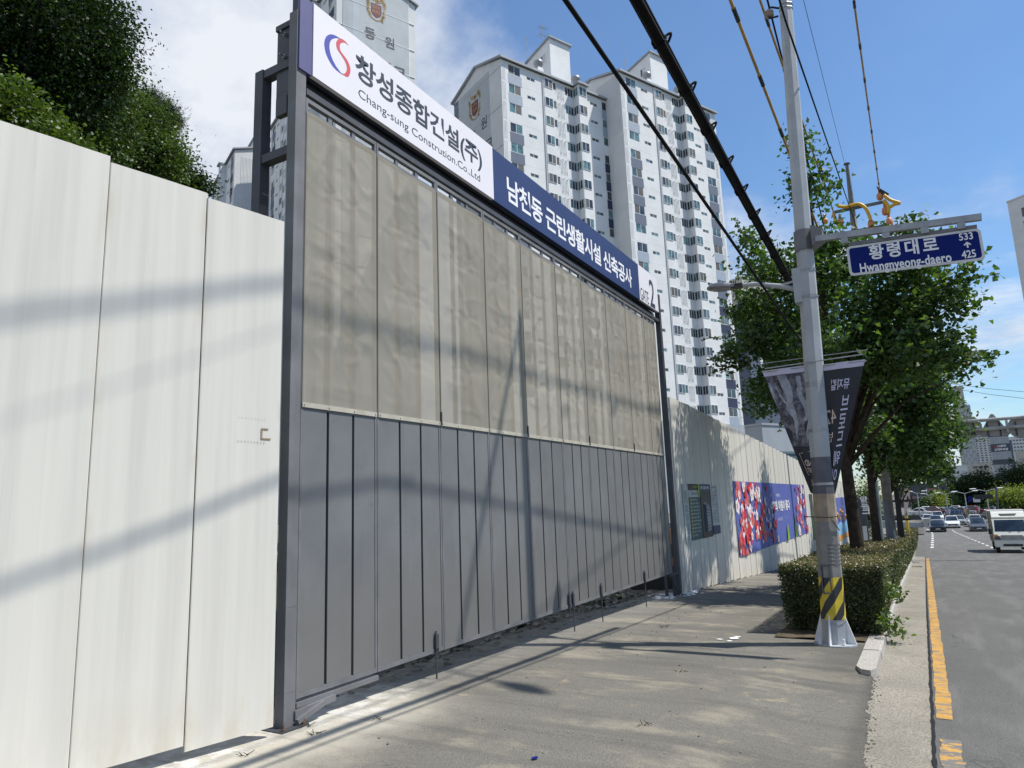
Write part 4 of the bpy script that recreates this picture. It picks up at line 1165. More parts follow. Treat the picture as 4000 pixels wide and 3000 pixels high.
def block(root, x0, y0, zt, pat, zmin, wallm, first, vents, pent, spec=None):
    """one stair-core block of the slab; local x along the front, y into the house"""
    ops = []; wins = []; pan = {'sp_l': MB(), 'sp_d': MB(), 'sp_n': MB()}; ribs = MB(); rods = MB()
    n = int((zt-zmin)/FH)
    bays = [MB(), MB()]
    nx_ops = []
    for k in range(n):
        z1 = zt-.30-FH*k; z0 = z1-1.32
        for xw, c in ((1.15, 0), (17.75, 1)):
            ops.append((x0+xw, x0+xw+1.95, z0, z1)); wins.append(('W', x0+xw, y0+.10, z0, 0))
            m = pat[c][k % len(pat[c])]
            if m: link('spandrel_panel', SPM[m], root, (x0+xw, y0, z0))
        for xs_ in (4.15, 15.45):
            ops.append((x0+xs_, x0+xs_+1.35, z1-1.25, z1-.77)); wins.append(('S', x0+xs_, y0+.10, z1-1.25, 0))
        # projecting bays
        wins.append(('B', x0+7.12, y0-.10, z0, 0)); wins.append(('B', x0+12.45, y0-1.1, z0, 0))
        ops.append((x0+8.68, x0+9.2, z0+.1, z1-.07)); wins.append(('N', x0+8.68, y0+.10, z0+.1, 0))
        ops.append((x0+10.8, x0+12.3, z0, z1)); wins.append(('R', x0+10.8, y0+.10, z0, 0))
        wins.append(('D', x0+12.385, y0-.02, z0, -math.pi/2))
        for j in range(5): ribs.bb(x0+9.42+.26*j, x0+9.47+.26*j, y0-.05, y0+.01, z1-2.35, z1-.12)
        for xx in (x0+9.55, x0+10.25):
            rods.bar((xx, y0, z1-.35), (xx, y0-.55, z1-.35), .04, .04); rods.bar((xx+.05, y0, z1-2.0), (xx+.05, y0-.16, z1-2.0), .04, .05)
        for xx in (x0+.18, x0+20.02):
            for j in range(3): ribs.bb(xx+.2*j, xx+.07+.2*j, y0-.035, y0+.01, z1-2.45, z1-.0)
        if k % 1 == 0: ribs.bb(x0, x0+BL, y0-.006, y0+.01, z1-2.62, z1-2.585)
    b = MB(); cut_wall(b, x0, x0+BL, y0, 0, zt, ops)
    b.face([(x0, y0, 0), (x0, y0, zt), (x0, y0+BD/2, zt+2.1), (x0, y0+BD, zt), (x0, y0+BD, 0)], 1)
    b.face([(x0+BL, y0, 0), (x0+BL, y0+BD, 0), (x0+BL, y0+BD, zt), (x0+BL, y0+BD/2, zt+2.1), (x0+BL, y0, zt)], 1)
    b.face([(x0, y0+BD, 0), (x0, y0+BD, zt), (x0+BL, y0+BD, zt), (x0+BL, y0+BD, 0)])
    b.build('wall', list(wallm), root, local=True)
    b = MB()
    b.bb(x0+7.02, x0+8.58, y0-.10, y0-.005, 0, zt-.02); b.build('bay', wallm[0], root, local=True)
    b = MB(); b.bb(x0+12.38, x0+13.9, y0-1.1, y0-.005, 0, zt-.02); b.build('bay', wallm[0], root, local=True)
    # roof slab with eaves
    b = MB(); t = .28; e = .45
    pr = [(y0-e, zt), (y0-e, zt+t), (y0+BD/2, zt+2.1+t), (y0+BD+e, zt+t), (y0+BD+e, zt), (y0+BD/2, zt+2.1)]
    b.prism([(x0-.35, y, z) for y, z in pr], (BL+.7, 0, 0))
    b.bb(x0+12.1, x0+14.1, y0-1.5, y0-e+.01, zt, zt+t)
    b.build('roof', 'roof_edge', root, local=True)
    tag(ribs.build('facade_ribs', wallm[0], root, local=True), kind='stuff'); tag(rods.build('bracket_rods', 'roof_edge', root, local=True), kind='stuff')
    for xp in (6.82, 14.1):
        b = MB(); b.tube([(x0+xp, y0-.09, 0), (x0+xp, y0-.09, zt-.1)], .07, 6); b.tube([(x0+xp+.22, y0-.06, 0), (x0+xp+.22, y0-.06, zt-.1)], .045, 6)
        b.build('drainpipe', wallm[0], root, local=True)
    for q in wins: put_window(q[0], root, *q[1:4], q[4])
    for xv, yv in vents:
        zr = zt+2.1*(1-abs(yv-BD/2)/(BD/2))
        b = MB(); b.prism([(x0+xv-.75, y0+yv-.6, zr-.2), (x0+xv+.75, y0+yv-.6, zr-.2), (x0+xv+.4, y0+yv-.5, zr+1.5), (x0+xv-.4, y0+yv-.5, zr+1.5)], (0, 1.1, 0))
        b.build('vent_stack', wallm[0], root, local=True)
        b = MB(); b.lathe((x0+xv, y0+yv, zr+1.5), [(.4, 0), (.4, .45), (.62, .6), (.72, .9), (.6, 1.2), (.25, 1.38)], 12); b.build('vent_cowl', 'galv', root, local=True, smooth=True)
    if pent:
        xa, xb, ya, yb, zh, zl = pent
        b = MB(); b.prism([(x0+xa, y0+ya, zt-1), (x0+xa, y0+ya, zt+zh), (x0+xa, (y0+ya)*.45+(y0+yb)*.55, zt+zh*.86+zl*.14), (x0+xa, y0+yb, zt+zl), (x0+xa, y0+yb, zt-1)], (xb-xa, 0, 0)); b.build('lift_house', wallm[0], root, local=True)
        b = MB(); b.prism([(x0+xa-.3, y0+ya-.35, zt+zh), (x0+xa-.3, y0+ya-.35, zt+zh+.22), (x0+xa-.3, (y0+ya)*.45+(y0+yb)*.55, zt+zh*.86+zl*.14+.24), (x0+xa-.3, y0+yb+.2, zt+zl+.22), (x0+xa-.3, y0+yb+.2, zt+zl), (x0+xa-.3, (y0+ya)*.45+(y0+yb)*.55, zt+zh*.86+zl*.14+.02)], (xb-xa+.6, 0, 0)); b.build('lift_house_roof', 'roof_edge', root, local=True)
        o = link('window', WT['D'][4], root, (x0+xa-.01, y0+ya+2.2, zt+zh-3.2), -math.pi/2)
        link('pane', WT['D'][5][1], o, (.05, -.02, .05))
def crest(root, o, ux, uy, s, name='crest'):
    """gold leafy mantling round a maroon shield"""
    o, ux, uy = Vector(o), Vector(ux), Vector(uy); nn = ux.cross(uy).normalized()
    rc = random.Random(4); b = MB()
    def leafp(cx, cy, a, L, w):
        d = Vector((math.cos(a), math.sin(a))); q = Vector((-d.y, d.x)); c = Vector((cx, cy))
        P = [c-d*L*.5, c-d*L*.1+q*w, c+d*L*.2+q*w*.6, c+d*L*.55, c+d*L*.1-q*w*.4, c-d*L*.2-q*w*.8]
        b.face([o+ux*(p.x*s)+uy*(p.y*s)+nn*.012 for p in P])
    for i in range(46):
        a = -2.2-(.0)+4.4*(i/45)+math.pi/2*0; sd = -1 if i % 2 else 1
        t = rc.random()
        x = sd*(.58+.16*rc.random()-.25*max(0, -(t*1.6-.75))); y = t*1.6-.75
        leafp(x, y, rc.uniform(.6, 2.4), .30+.15*rc.random(), .07)
    for i in range(26):
        x = rc.uniform(-.62, .62); leafp(x, .72+.35*abs(x)+rc.uniform(-.05, .18), rc.uniform(.8, 2.3), .3, .08)
    for i in range(14):
        a = math.pi*(1.08+.84*i/13); leafp(.55*math.cos(a), -.25+.6*math.sin(a), a+math.pi/2, .3, .06)
    b.build('crest_mantling', 'crest_gold', root, local=True)
    sh = [(-.42, .5), (.42, .5), (.42, -.15), (.32, -.42), (0, -.62), (-.32, -.42), (-.42, -.15)]
    b = MB(); b.face([o+ux*(x*s)+uy*(y*s)+nn*.02 for x, y in sh]); b.build('crest_shield', 'crest_red', root, local=True)
    b = MB(); b.text('ROYAL', o+ux*(-.34*s)+uy*(.12*s)+nn*.028, ux, uy, box=(.68*s, .26*s)); b.text('DUKE', o+ux*(-.32*s)+uy*(-.28*s)+nn*.028, ux, uy, box=(.64*s, .28*s)); b.build('crest_lettering', 'crest_gold', root, local=True)

# block A, the long white slab right of the sign
az, D = rad(-29.2), 83.0
angA = rad(65.0)
dA = Vector((math.cos(angA), math.sin(angA), 0))
oA = Vector((math.sin(az)*D, math.cos(az)*D, 0))-dA*1.1
A_ = empty('apartment_block', (oA.x, oA.y, 0), 'long white apartment slab with two gabled blocks and teal windows, right of the sign', 'apartment building', rz=angA)
patL = ['sp_l', 'sp_l', None, 'sp_d', 'sp_d', 'sp_d', 'sp_d', None, 'sp_d', 'sp_l']
patR = ['sp_l', 'sp_l', None, 'sp_n', 'sp_n', 'sp_n', 'sp_n', None, 'sp_l', 'sp_l']
patC = ['sp_l', 'sp_l', 'sp_l', None, 'sp_d', 'sp_d', 'sp_d', 'sp_d', None, 'sp_l', 'sp_l', 'sp_d', 'sp_d']
patD = ['sp_l', 'sp_l', 'sp_l', None, 'sp_d', 'sp_d', 'sp_d', 'sp_d', 'sp_l', 'sp_l', 'sp_d', 'sp_n', 'sp_n', 'sp_d', None, 'sp_n', 'sp_n']
ZA1, ZA2 = 59.75, 62.6
block(A_, 0, 0, ZA1, (patL, patR), 14, ('bld', 'bld_gable'), True, ((2.2, 8.5), (7.4, 1.4), (14.3, 1.5)), (11.8, 15.6, 4.0, 14.5, 10.2, 4.2))
block(A_, 18.6, -3.2, ZA2, (patC, patD), 9, ('bld', 'bld_gable'), False, ((1.8, 8.5), (7.2, 1.4), (14.2, 1.5)), (11.2, 15.0, 4.0, 14.5, 9.8, 4.2))
b = MB(); b.bb(18.6, 39.6, -3.206, -3.1, 0, 12.2); b.build('base_band', 'bld_d', A_, local=True)
# gable crest, letters and slate stripe (local -x face)
gx = lambda y, z: (-.012, y, z)
crest(A_, (-.01, 6.6, ZA1-3.6), (0, -1, 0), (0, 0, 1), 2.0)
b = MB()
for t, y, z, h in (('동', 8.0, ZA1-8.5, 1.6), ('원', 5.2, ZA1-7.8, 1.7), ('로', 9.6, ZA1-11.6, 1.5), ('얄', 7.8, ZA1-11.6, 1.5), ('듀', 6.0, ZA1-11.6, 1.5), ('크', 4.3, ZA1-11.3, 1.5)):
    b.text(t, (-.015, y, z), (0, -1, 0), (0, 0, 1), h=h, bold=.02)
b.build('facade_lettering', 'bld_ink', A_, local=True)
b = MB(); b.bb(-.02, .01, 11.0, 12.22, 0, ZA1-.1); b.build('slate_stripe', 'rib_dark', A_, local=True)
b = MB(); b.bb(-.014, .01, 2.9, 11.0, 0, ZA1-.1); 
b.build('grey_stripe', mat('gable_grey_field', (.40, .425, .44), .8, 0, .05, .4), A_, local=True)
b = MB()
for k in range(8): b.bb(-.03, .0, .1, 11.9, ZA1-1.0-5.6*k, ZA1-.93-5.6*k)
b.build('panel_joint', 'bld_d', A_, local=True)
b = MB()
for k in range(30): b.bb(18.55, 18.6, -2.9+.16*k, -2.86+.16*k, ZA2-9, ZA2+.1)
tag(b.build('gable_ribs', 'bld', A_, local=True), kind='stuff')
def antenna(root, x, y, z, h, yagi=True):
    b = MB(); b.tube([(x, y, z), (x, y, z+h)], .05, 5)
    if yagi:
        for t, L in ((.55, 1.5), (.8, 1.1)):
            b.tube([(x-.9, y, z+h*t), (x+.9, y, z+h*t+.2)], .04, 4)
            for j in range(5): b.tube([(x-.8+.4*j, y-L/2, z+h*t+.05*j), (x-.8+.4*j, y+L/2, z+h*t+.05*j)], .025, 4)
    b.build('antenna', 'roof_edge', root, local=True)
antenna(A_, 12.6, 6.4, ZA1+9.6, 5.0); antenna(A_, 12.0, 9.8, ZA1+8.2, 6.0, False); antenna(A_, 29.4, 6.0, ZA2+9.0, 6, False)

# block B, the taller tower behind the sign; its ribbed gable is lit, its long side is in shade
angB = angA-math.pi/2
dB = Vector((math.cos(angB), math.sin(angB), 0))
cB = Vector((-62.2, 63.1, 0))
oB = cB-dB*BL
B_ = empty('apartment_tower', (oB.x, oB.y, 0), 'tall apartment tower with ribbed grey gable and crest rising behind the sign board', 'apartment building', rz=angB)
ZB_ = 76.3
patB = ['sp_d', 'sp_n', 'sp_n', None, 'sp_d', 'sp_d', 'sp_n', 'sp_n', None]
block(B_, 0, 0, ZB_, (patB, patB), 22, ('bld', 'bld_gable'), True, ((8, 1.5), (14, 1.5)), None)
block(B_, -22.4, 3.2, ZB_-1.5, (patB, patB), 22, ('bld', 'bld_gable'), True, ((8, 1.5), (19, 1.5)), None)
b = MB(); gB = BL
for k in range(9):
    z1 = ZB_+.9-4.35*k; z0 = z1-4.2
    for j in range(62):
        y = .95+j*.165
        b.bb(gB, gB+.07, y, y+.085, z0, z1-(0 if k else .0))
tag(b.build('gable_cladding_ribs', mat('cladding_white', (.60, .63, .64), .7, 0, .05, .5), B_, local=True), kind='stuff')
b = MB()
for k in range(10): b.bb(gB, gB+.09, .2, 12.0, ZB_+.9-4.35*k-4.29, ZB_+.9-4.35*k-4.2)
b.build('cladding_joint', 'bld', B_, local=True)
b = MB(); b.bb(gB+.002, gB+.05, .9, 2.4, 20, ZB_-.3); b.build('slate_stripe', 'rib_dark', B_, local=True)
b = MB(); b.bb(gB+.002, gB+.05, 2.4, 3.3, 20, ZB_-.1); b.build('pale_blue_stripe', mat('cladding_pale_blue', (.28, .36, .43), .75, 0, .06, .5), B_, local=True)
crest(B_, (gB+.085, 5.9, ZB_-3.4), (0, 1, 0), (0, 0, 1), 1.95)
b = MB()
for t, y, z, h in (('동', 4.1, ZB_-8.4, 1.75), ('원', 7.2, ZB_-8.7, 1.75), ('로', 2.9, ZB_-12.7, 1.7), ('얄', 4.9, ZB_-12.7, 1.7), ('듀', 6.7, ZB_-12.8, 1.7), ('크', 8.5, ZB_-12.9, 1.7)):
    b.text(t, (gB+.095, y, z), (0, 1, 0), (0, 0, 1), h=h, bold=.02)
b.build('facade_lettering', 'bld_ink', B_, local=True)

# block C, lower slab further back on the left
pC = atd(918, 600, 134)
oC = Vector((pC.x, pC.y, 0))-dB*BL
zC = atd(920, 556, 134).z
C_ = empty('apartment_block', (oC.x, oC.y, 0), 'white gabled apartment slab further back, seen between the hill trees and the gate post', 'apartment building', rz=angB)
block(C_, 0, 0, zC-1.6, (patB, patB), 40, ('bld', 'bld_gable'), True, ((11, 1.6), (3.5, 1.6)), (13.2, 19.0, 4.5, 12, 5.5, 3.0))
b = MB()
for j in range(40): b.bb(BL, BL+.06, 1.2+.26*j, 1.32+.26*j, zC-16, zC-2.6)
tag(b.build('gable_ribs', 'bld', C_, local=True), kind='stuff')

# ------------------------------------------------------------------ other buildings
def tower(name, label, px, py_top, D, w, d, m, ang, rows=0, cols=0, ww=1.2, wh=1.2, margin=1.2, fh=3.0, top=1.2, sidewin=True, zb=-8, shift=0., cat='building'):
    """box building whose near corner stands under the photo point"""
    p = atd(px, py_top, D)
    r = empty(name, (p.x, p.y, zb), label, cat, rz=ang)
    h = p.z-zb
    b = MB(); b.bb(0, w, 0, d, 0, h); b.build('wall', m, r, local=True)
    b = MB(); b.bb(-.15, w+.15, -.15, d+.15, h, h+.35); b.build('parapet', m, r, local=True)
    if rows:
        b = MB(); b.bb(0, ww, -.05, .0, 0, wh); me = bpy.data.meshes.new('window'); me.from_pydata(b.v, [], b.f); me.materials.append(M['pane_dark']); me.update()
        for i in range(rows):
            for j in range(cols):
                x = margin+(w-2*margin-ww)*(j/max(1, cols-1))
                link('window', me, r, (x, -.005, h-top-fh*i-wh))
        if sidewin:
            nc = max(1, int(d/4))
            for i in range(rows):
                for j in range(nc):
                    link('window', me, r, (w+.005, 1.5+(d-3-ww)*(j/max(1, nc-1)), h-top-fh*i-wh), math.pi/2)
    return r, h
# right edge tower
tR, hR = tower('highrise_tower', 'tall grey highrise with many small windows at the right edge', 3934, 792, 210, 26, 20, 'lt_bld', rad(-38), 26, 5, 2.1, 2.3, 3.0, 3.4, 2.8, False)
b = MB(); b.bb(9, 22, 3, 14, hR, hR+4.5); b.build('roof_house', 'grey_bld', tR, local=True)
b = MB(); b.bb(8.2, 22.8, 2.2, 14.8, hR+4.5, hR+5.2); b.build('roof_canopy', 'dark_bld', tR, local=True)
for i in range(26):
    b = MB()
# beige and slate blocks behind the first street tree
tE, hE = tower('office_tower', 'beige tower with a fenced roof behind the apartment slab and the street tree', 2897, 1085, 150, 9.5, 12, 'beige', rad(62), 0)
b = MB()
for x in range(11): b.tube([(.2+x*.9, -.1, hE+.3), (.2+x*.9, -.1, hE+2.0)], .05, 4)
b.bar((0, -.1, hE+1.3), (9.4, -.1, hE+1.3), .06, .06); b.prism([(9.2, 0, hE+.3), (9.2, 1.2, hE+.3), (9.2, 1.2, hE+2.6)], (.2, 0, 0)); b.build('roof_railing', 'roof_edge', tE, local=True)
tE2, hE2 = tower('office_block', 'lower beige block with a roof railing beside the beige tower', 2905, 1163, 146, 10.5, 10, 'beige', rad(62), 0)
b = MB()
for x in range(12): b.tube([(.2+x*.9, -.1, hE2+.3), (.2+x*.9, -.1, hE2+1.8)], .05, 4)
b.build('roof_railing', 'roof_edge', tE2, local=True)
tS, hS = tower('slate_block', 'slate blue building with white panel marks behind the street tree', 2907, 1186, 138, 11.5, 11, 'slate_bld', rad(62), 0)
b = MB()
for zz in (10.0, 14.0): 
    b.bb(2.5, 7, -.12, 0, hS-zz-.35, hS-zz); 
b.bb(3.0, 3.7, -.12, 0, hS-16.5, hS-8.6); b.bb(5.3, 6.0, -.12, 0, hS-16.5, hS-8.6); b.build('white_mullions', 'wht', tS, local=True)
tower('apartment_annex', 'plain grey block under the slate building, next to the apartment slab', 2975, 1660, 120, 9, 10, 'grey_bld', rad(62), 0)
tower('teal_block', 'plain teal block low behind the banner on the street pole', 3015, 1772, 112, 14, 10, 'teal_bld', rad(62), 0)
# downtown beyond the gantry
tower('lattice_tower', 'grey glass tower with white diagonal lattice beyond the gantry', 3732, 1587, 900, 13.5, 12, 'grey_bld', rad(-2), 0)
LT = bpy.data.objects['lattice_tower']; hl = atd(3732, 1587, 900).z+8
b = MB()
for i in range(5):
    for j in range(34):
        x0, x1 = i*13.5/5, (i+1)*13.5/5; z0, z1 = hl-4.2*(j+1), hl-4.2*j
        if (i+j) % 2: x0, x1 = x1, x0
        b.bar((x0, -.15, z0), (x1, -.15, z1), .5, .3, 0, (0, 1, 0))
    b.bar((i*13.5/5, -.2, 0), (i*13.5/5, -.2, hl), .35, .3, 0, (0, 1, 0))
tag(b.build('lattice', 'lt_bld', LT, local=True), kind='stuff')
tower('slim_tower', 'slim grey tower half hidden by the street trees, left of the lattice tower', 3712, 1512, 950, 12, 12, 'beige', rad(-2), 0)
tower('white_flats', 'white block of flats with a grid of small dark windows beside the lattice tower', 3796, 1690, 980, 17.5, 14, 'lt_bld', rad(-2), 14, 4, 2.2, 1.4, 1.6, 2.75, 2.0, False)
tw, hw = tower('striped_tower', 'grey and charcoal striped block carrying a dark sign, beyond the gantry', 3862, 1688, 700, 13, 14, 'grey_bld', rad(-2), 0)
for i in range(4):
    b = MB(); b.bb(-.1, 13.1, -.12, 14.1, hw-4.2-11.5*i, hw-.01-11.5*i) if i != 1 else b.bb(-.1, 13.1, -.12, 14.1, hw-16.6, hw-10.2)
    b.build('dark_band', 'dark_bld', tw, local=True)
b = MB(); b.text('LG한마', (4.4, -.2, hw-13.0), (1, 0, 0), (0, 0, 1), h=1.9, bold=.03); b.build('sign_lettering', 'white_ink', tw, local=True); b = MB(); b.text('고객주차장', (2.0, -.2, hw-15.9), (1, 0, 0), (0, 0, 1), h=2.0, bold=.03); b.build('sign_lettering', 'white_ink', tw, local=True)
b = MB(); b.lathe((3.0, -.2, hw-12.4), [(.8, 0), (.8, .05)], 10, 0, (X3, Z3, -Y3)); b.build('sign_emblem', 'red', tw, local=True)
tower('blue_block', 'blue glass block behind the striped tower at the right', 3925, 1722, 760, 5, 8, 'slate_bld', rad(-2), 0)
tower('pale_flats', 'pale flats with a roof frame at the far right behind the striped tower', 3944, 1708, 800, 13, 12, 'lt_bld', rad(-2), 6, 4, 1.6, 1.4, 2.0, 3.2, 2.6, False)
tower('terrace_house', 'small cream house with a dark roof terrace at the right above the trees', 3965, 1765, 450, 16, 12, 'beige', rad(-2), 4, 4, 1.6, 1.3, 2.4, 3.6, 6.4, False)
tower('beige_offices', 'beige office building with few windows low in front of the white flats', 3786, 1812, 500, 11, 10, 'beige', rad(-2), 2, 3, 2.3, 1.3, 1.6, 4.0, 1.6, False)
tower('flat_roof_house', 'flat roofed beige building beside the white clinic with a red sign', 3718, 1830, 470, 8, 10, 'beige', rad(-2), 1, 4, 1.1, .9, 1.2, 3.4, 2.0, False)
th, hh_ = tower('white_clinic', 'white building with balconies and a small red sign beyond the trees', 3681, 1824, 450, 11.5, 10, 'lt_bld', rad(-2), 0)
for i in range(3):
    b = MB(); b.bb(.6, 11, -.1, 0, hh_-7.9-3.0*i, hh_-6.1-3.0*i); b.build('window_band', 'pane_dark', th, local=True)
    for j in range(6):
        b = MB(); b.bb(.5+2.0*j, .85+2.0*j, -.35, -.1, hh_-8.5-3.0*i, hh_-5.8-3.0*i); b.build('balcony_fin', 'lt_bld', th, local=True)
    b = MB(); b.bb(.3, 11.3, -.8, 0, hh_-5.9-3.0*i, hh_-5.6-3.0*i); b.build('balcony', 'lt_bld', th, local=True)
b = MB(); b.bb(.9, 3.6, -.08, 0, hh_-3.6, hh_-1.9); b.build('red_sign', 'red', th, local=True)
b = MB(); b.text('스h', (1.2, -.12, hh_-3.3), (1, 0, 0), (0, 0, 1), h=1.1, bold=.03); b.build('sign_lettering', 'white_ink', th, local=True)
tower('charcoal_slab', 'narrow charcoal slab building right of the street trees', 3642, 1840, 420, 4.2, 8, 'dark_bld', rad(-2), 0)
tw2, h2 = tower('steel_tower', 'pale blue grey stair tower leaning beside the charcoal slab', 3660, 1790, 418, 2.6, 5, 'far_silver', rad(-2), 0)
ts_, hs_ = tower('shop_block', 'dark shopping block with lit sign band behind the street trees', 3500, 1896, 300, 16, 8, 'dark_bld', rad(-2), 0)
b = MB(); b.bb(.2, 15, -.1, 0, hs_-5.4, hs_-4.4); b.build('fascia_band', 'grey_bld', ts_, local=True)
b = MB(); b.text('한방병원', (3.2, -.14, hs_-5.3), (1, 0, 0), (0, 0, 1), h=.8, bold=.02); b.build('sign_lettering', 'red', ts_, local=True)

# ------------------------------------------------------------------ foliage
def leaf_mesh(P, size, rs, up=.6, kind='leaf', out=None):
    """P: (n,3) leaf positions -> arrays of verts for one kite or fan each"""
    n = len(P)
    d = rs.normal(size=(n, 3)); d[:, 2] += up*0
    nrm = rs.normal(size=(n, 3)); nrm[:, 2] = np.abs(nrm[:, 2])*(.6+up)+.15
    if out is not None: nrm += out*1.0
    nrm /= np.linalg.norm(nrm, axis=1, keepdims=True)
    d -= nrm*(d*nrm).sum(1, keepdims=True); d /= np.linalg.norm(d, axis=1, keepdims=True)
    q = np.cross(nrm, d)
    s = size*(.65+.7*rs.rand(n, 1))
    if kind == 'fan':
        V = np.stack([P, P+d*s*.75+q*s*.62+nrm*s*.12, P+d*s*.98, P+d*s*.75-q*s*.62+nrm*s*.12], 1)
    elif kind == 'needle':
        V = np.stack([P-q*s*.06, P+q*s*.06, P+d*s*1.3+q*s*.03, P+d*s*1.3-q*s*.03], 1)
    else:
        V = np.stack([P, P+d*s*.5+q*s*.34+nrm*s*.08, P+d*s*1.05-nrm*s*.05, P+d*s*.5-q*s*.34+nrm*s*.08], 1)
    return V.reshape(-1, 3)
def mesh_np(name, V, m, parent=None, kind=None):
    n = len(V)//4
    if parent is not None:
        l = XF[parent.name].translation; V = V-np.array(l)
    me = bpy.data.meshes.new(name)
    me.vertices.add(n*4); me.loops.add(n*4); me.polygons.add(n)
    me.vertices.foreach_set('co', V.astype(np.float32).ravel())
    me.loops.foreach_set('vertex_index', np.arange(n*4, dtype=np.int32))
    me.polygons.foreach_set('loop_start', np.arange(0, n*4, 4, dtype=np.int32))
    me.polygons.foreach_set('loop_total', np.full(n, 4, dtype=np.int32))
    me.update(calc_edges=True); me.materials.append(M[m])
    o = bpy.data.objects.new(name, me); COL.objects.link(o)
    if parent is not None: o.parent = parent; XF[o.name] = XF[parent.name]
    if kind: o['kind'] = kind
    return o
def clump_crown(ells, n_cl, per, spread, rs, shell=.55, flat=.75):
    """leaf positions gathered in twig clumps through a set of ellipsoids"""
    vol = np.array([e[3]*e[4]*e[5] for e in ells]); vol = vol**.8/ (vol**.8).sum()
    out = []; cen = []
    for e, f in zip(ells, vol):
        k = max(3, int(n_cl*f))
        d = rs.normal(size=(k, 3)); d /= np.linalg.norm(d, axis=1, keepdims=True)
        r = (shell+(1-shell)*rs.rand(k, 1)**.7)*(.82+.36*rs.rand(k, 1))
        r = np.where(rs.rand(k, 1) < .3, rs.rand(k, 1)**.5, r)
        C = np.array(e[:3])+d*r*np.array(e[3:6])
        cen.append(C)
        sp = spread*(.5+rs.rand(k, 1, 1))
        L = C[:, None, :]+rs.normal(size=(k, per, 3))*sp*np.array([1, 1, flat])
        out.append(L.reshape(-1, 3))
    return np.concatenate(out), np.concatenate(cen)
def trunk_tubes(b, base, top, r0, r1, cen, rs, nl=9, wob=.12):
    base, top = Vector(base), Vector(top); pts = []; rr = []
    for i in range(9):
        t = i/8; p = base.lerp(top, t)+Vector((wob*mnoise.noise((t*3, base.x, 1)), wob*mnoise.noise((t*3, base.y, 2)), 0))*min(1, t*3)
        pts.append(p); rr.append((r0*(1-t)+r1*t)*(1.35 if i == 0 else 1))
    b.tube(pts, rr, 10)
    idx = rs.choice(len(cen), min(nl, len(cen)), replace=False)
    for i in idx:
        c = Vector(cen[i]); t = min(.92, max(.30, (c.z-base.z)/(top.z-base.z)-.25-.15*rs.rand()))
        s = base.lerp(top, t); m = s.lerp(c, .5)+Vector((0, 0, .12*(c-s).length))
        r = (r0*(1-t)+r1*t)*.5
        b.tube([s, s.lerp(m, .5)+Vector((0, 0, .05)), m, c], [r, r*.7, r*.5, r*.15], 5)
def pel(px, py, rpx, rpy, y, ry=None, D=None):
    c = at(px, py, 'y', y) if D is None else atd(px, py, D)
    k = depth(c)/F_PX
    return (c.x, c.y, c.z, rpx*k*.92, (ry if ry else rpx*k*.9), rpy*k)
def shoots(cen, ells, n, size, rs, out):
    c0 = np.mean([e_[:3] for e_ in ells], axis=0); V = []; S = []
    d = cen-c0; far = np.argsort(-np.linalg.norm(d, axis=1))[:max(n*2, 40)]
    for i in rs.choice(far, n):
        p = cen[i]; v = d[i]/np.linalg.norm(d[i])+rs.normal(size=3)*.35+np.array([0, 0, .35]); v /= np.linalg.norm(v); L = .45+.7*rs.rand()
        k = int(L/.035); t = np.linspace(.05, 1, k)[:, None]
        P = p+v*L*t+np.array([0, 0, -.12])*t*t+rs.normal(size=(k, 3))*.035*(1.2-t)
        V.append(leaf_mesh(P, size*.9, rs, kind='fan')); S.append((p, p+v*L*.5, p+v*L+np.array([0, 0, -.12])))
    return np.concatenate(V), S
def tree(name, label, base, ells, n_cl, per, spread, size, m, seed, r0=.14, kind='leaf', top=None, group='street trees', cat='tree', nl=10, shell=.55):
    rs = np.random.RandomState(seed)
    P, cen = clump_crown(ells, n_cl, per, spread, rs, shell)
    root = empty(name, base, label, cat, group)
    tz = top or Vector((base[0]+.1, base[1], max(c[2] for c in cen)-.3))
    b = MB(); trunk_tubes(b, base, tz, r0, r0*.25, cen, rs, nl)
    VS = None
    if kind == 'fan':
        VS, SS = shoots(cen, ells, int(70*min(1, n_cl/500)+12), size, rs, None)
        for q_ in SS: b.tube(q_, [.012, .007, .003], 4, caps=False)
    b.build('trunk', 'bark', root, smooth=True)
    Vc = leaf_mesh(P, size, rs, kind=kind); mesh_np('crown', Vc if VS is None else np.concatenate([Vc, VS]), m, root)
    return root

# row of ginkgo trees in the hedge
y1 = 17.25
T1 = tree('ginkgo_tree', 'nearest ginkgo street tree, tall shoot on top, rising from the hedge behind the street pole', (-1.3, y1, gz(y1)),
    [pel(3180, 830, 75, 210, y1), pel(3260, 1000, 170, 110, y1), pel(3420, 1120, 260, 170, y1), pel(3640, 1180, 150, 110, y1-.6), pel(3770, 1060, 70, 45, y1-1), pel(3560, 940, 110, 60, y1),
     pel(3060, 1080, 150, 120, y1+1.2), pel(2940, 1240, 115, 135, y1+2.2), pel(2885, 1390, 70, 75, y1+2.4), pel(3070, 1330, 180, 135, y1+1.6), pel(3000, 1520, 90, 85, y1+2.0), pel(3300, 1350, 230, 160, y1-.5), pel(3530, 1370, 200, 140, y1-.6), pel(3730, 1330, 60, 60, y1-1), pel(2930, 980, 60, 110, y1+1.5, .5), pel(3740, 1420, 50, 40, y1, .5), pel(3120, 620, 40, 130, y1, .35), pel(3700, 980, 45, 50, y1, .4),
     pel(3120, 1200, 170, 130, y1+3.4), pel(3100, 1400, 150, 120, y1+4.2), pel(3060, 1560, 110, 90, y1+3.6), pel(3330, 1560, 120, 90, y1+1.5), pel(3360, 1660, 110, 80, y1+2.5)],
    600, 54, .19, .098, 'ginkgo', 21, .155, 'fan', Vector((-1.5, y1, 8.6)), nl=24)
y2 = 28.0
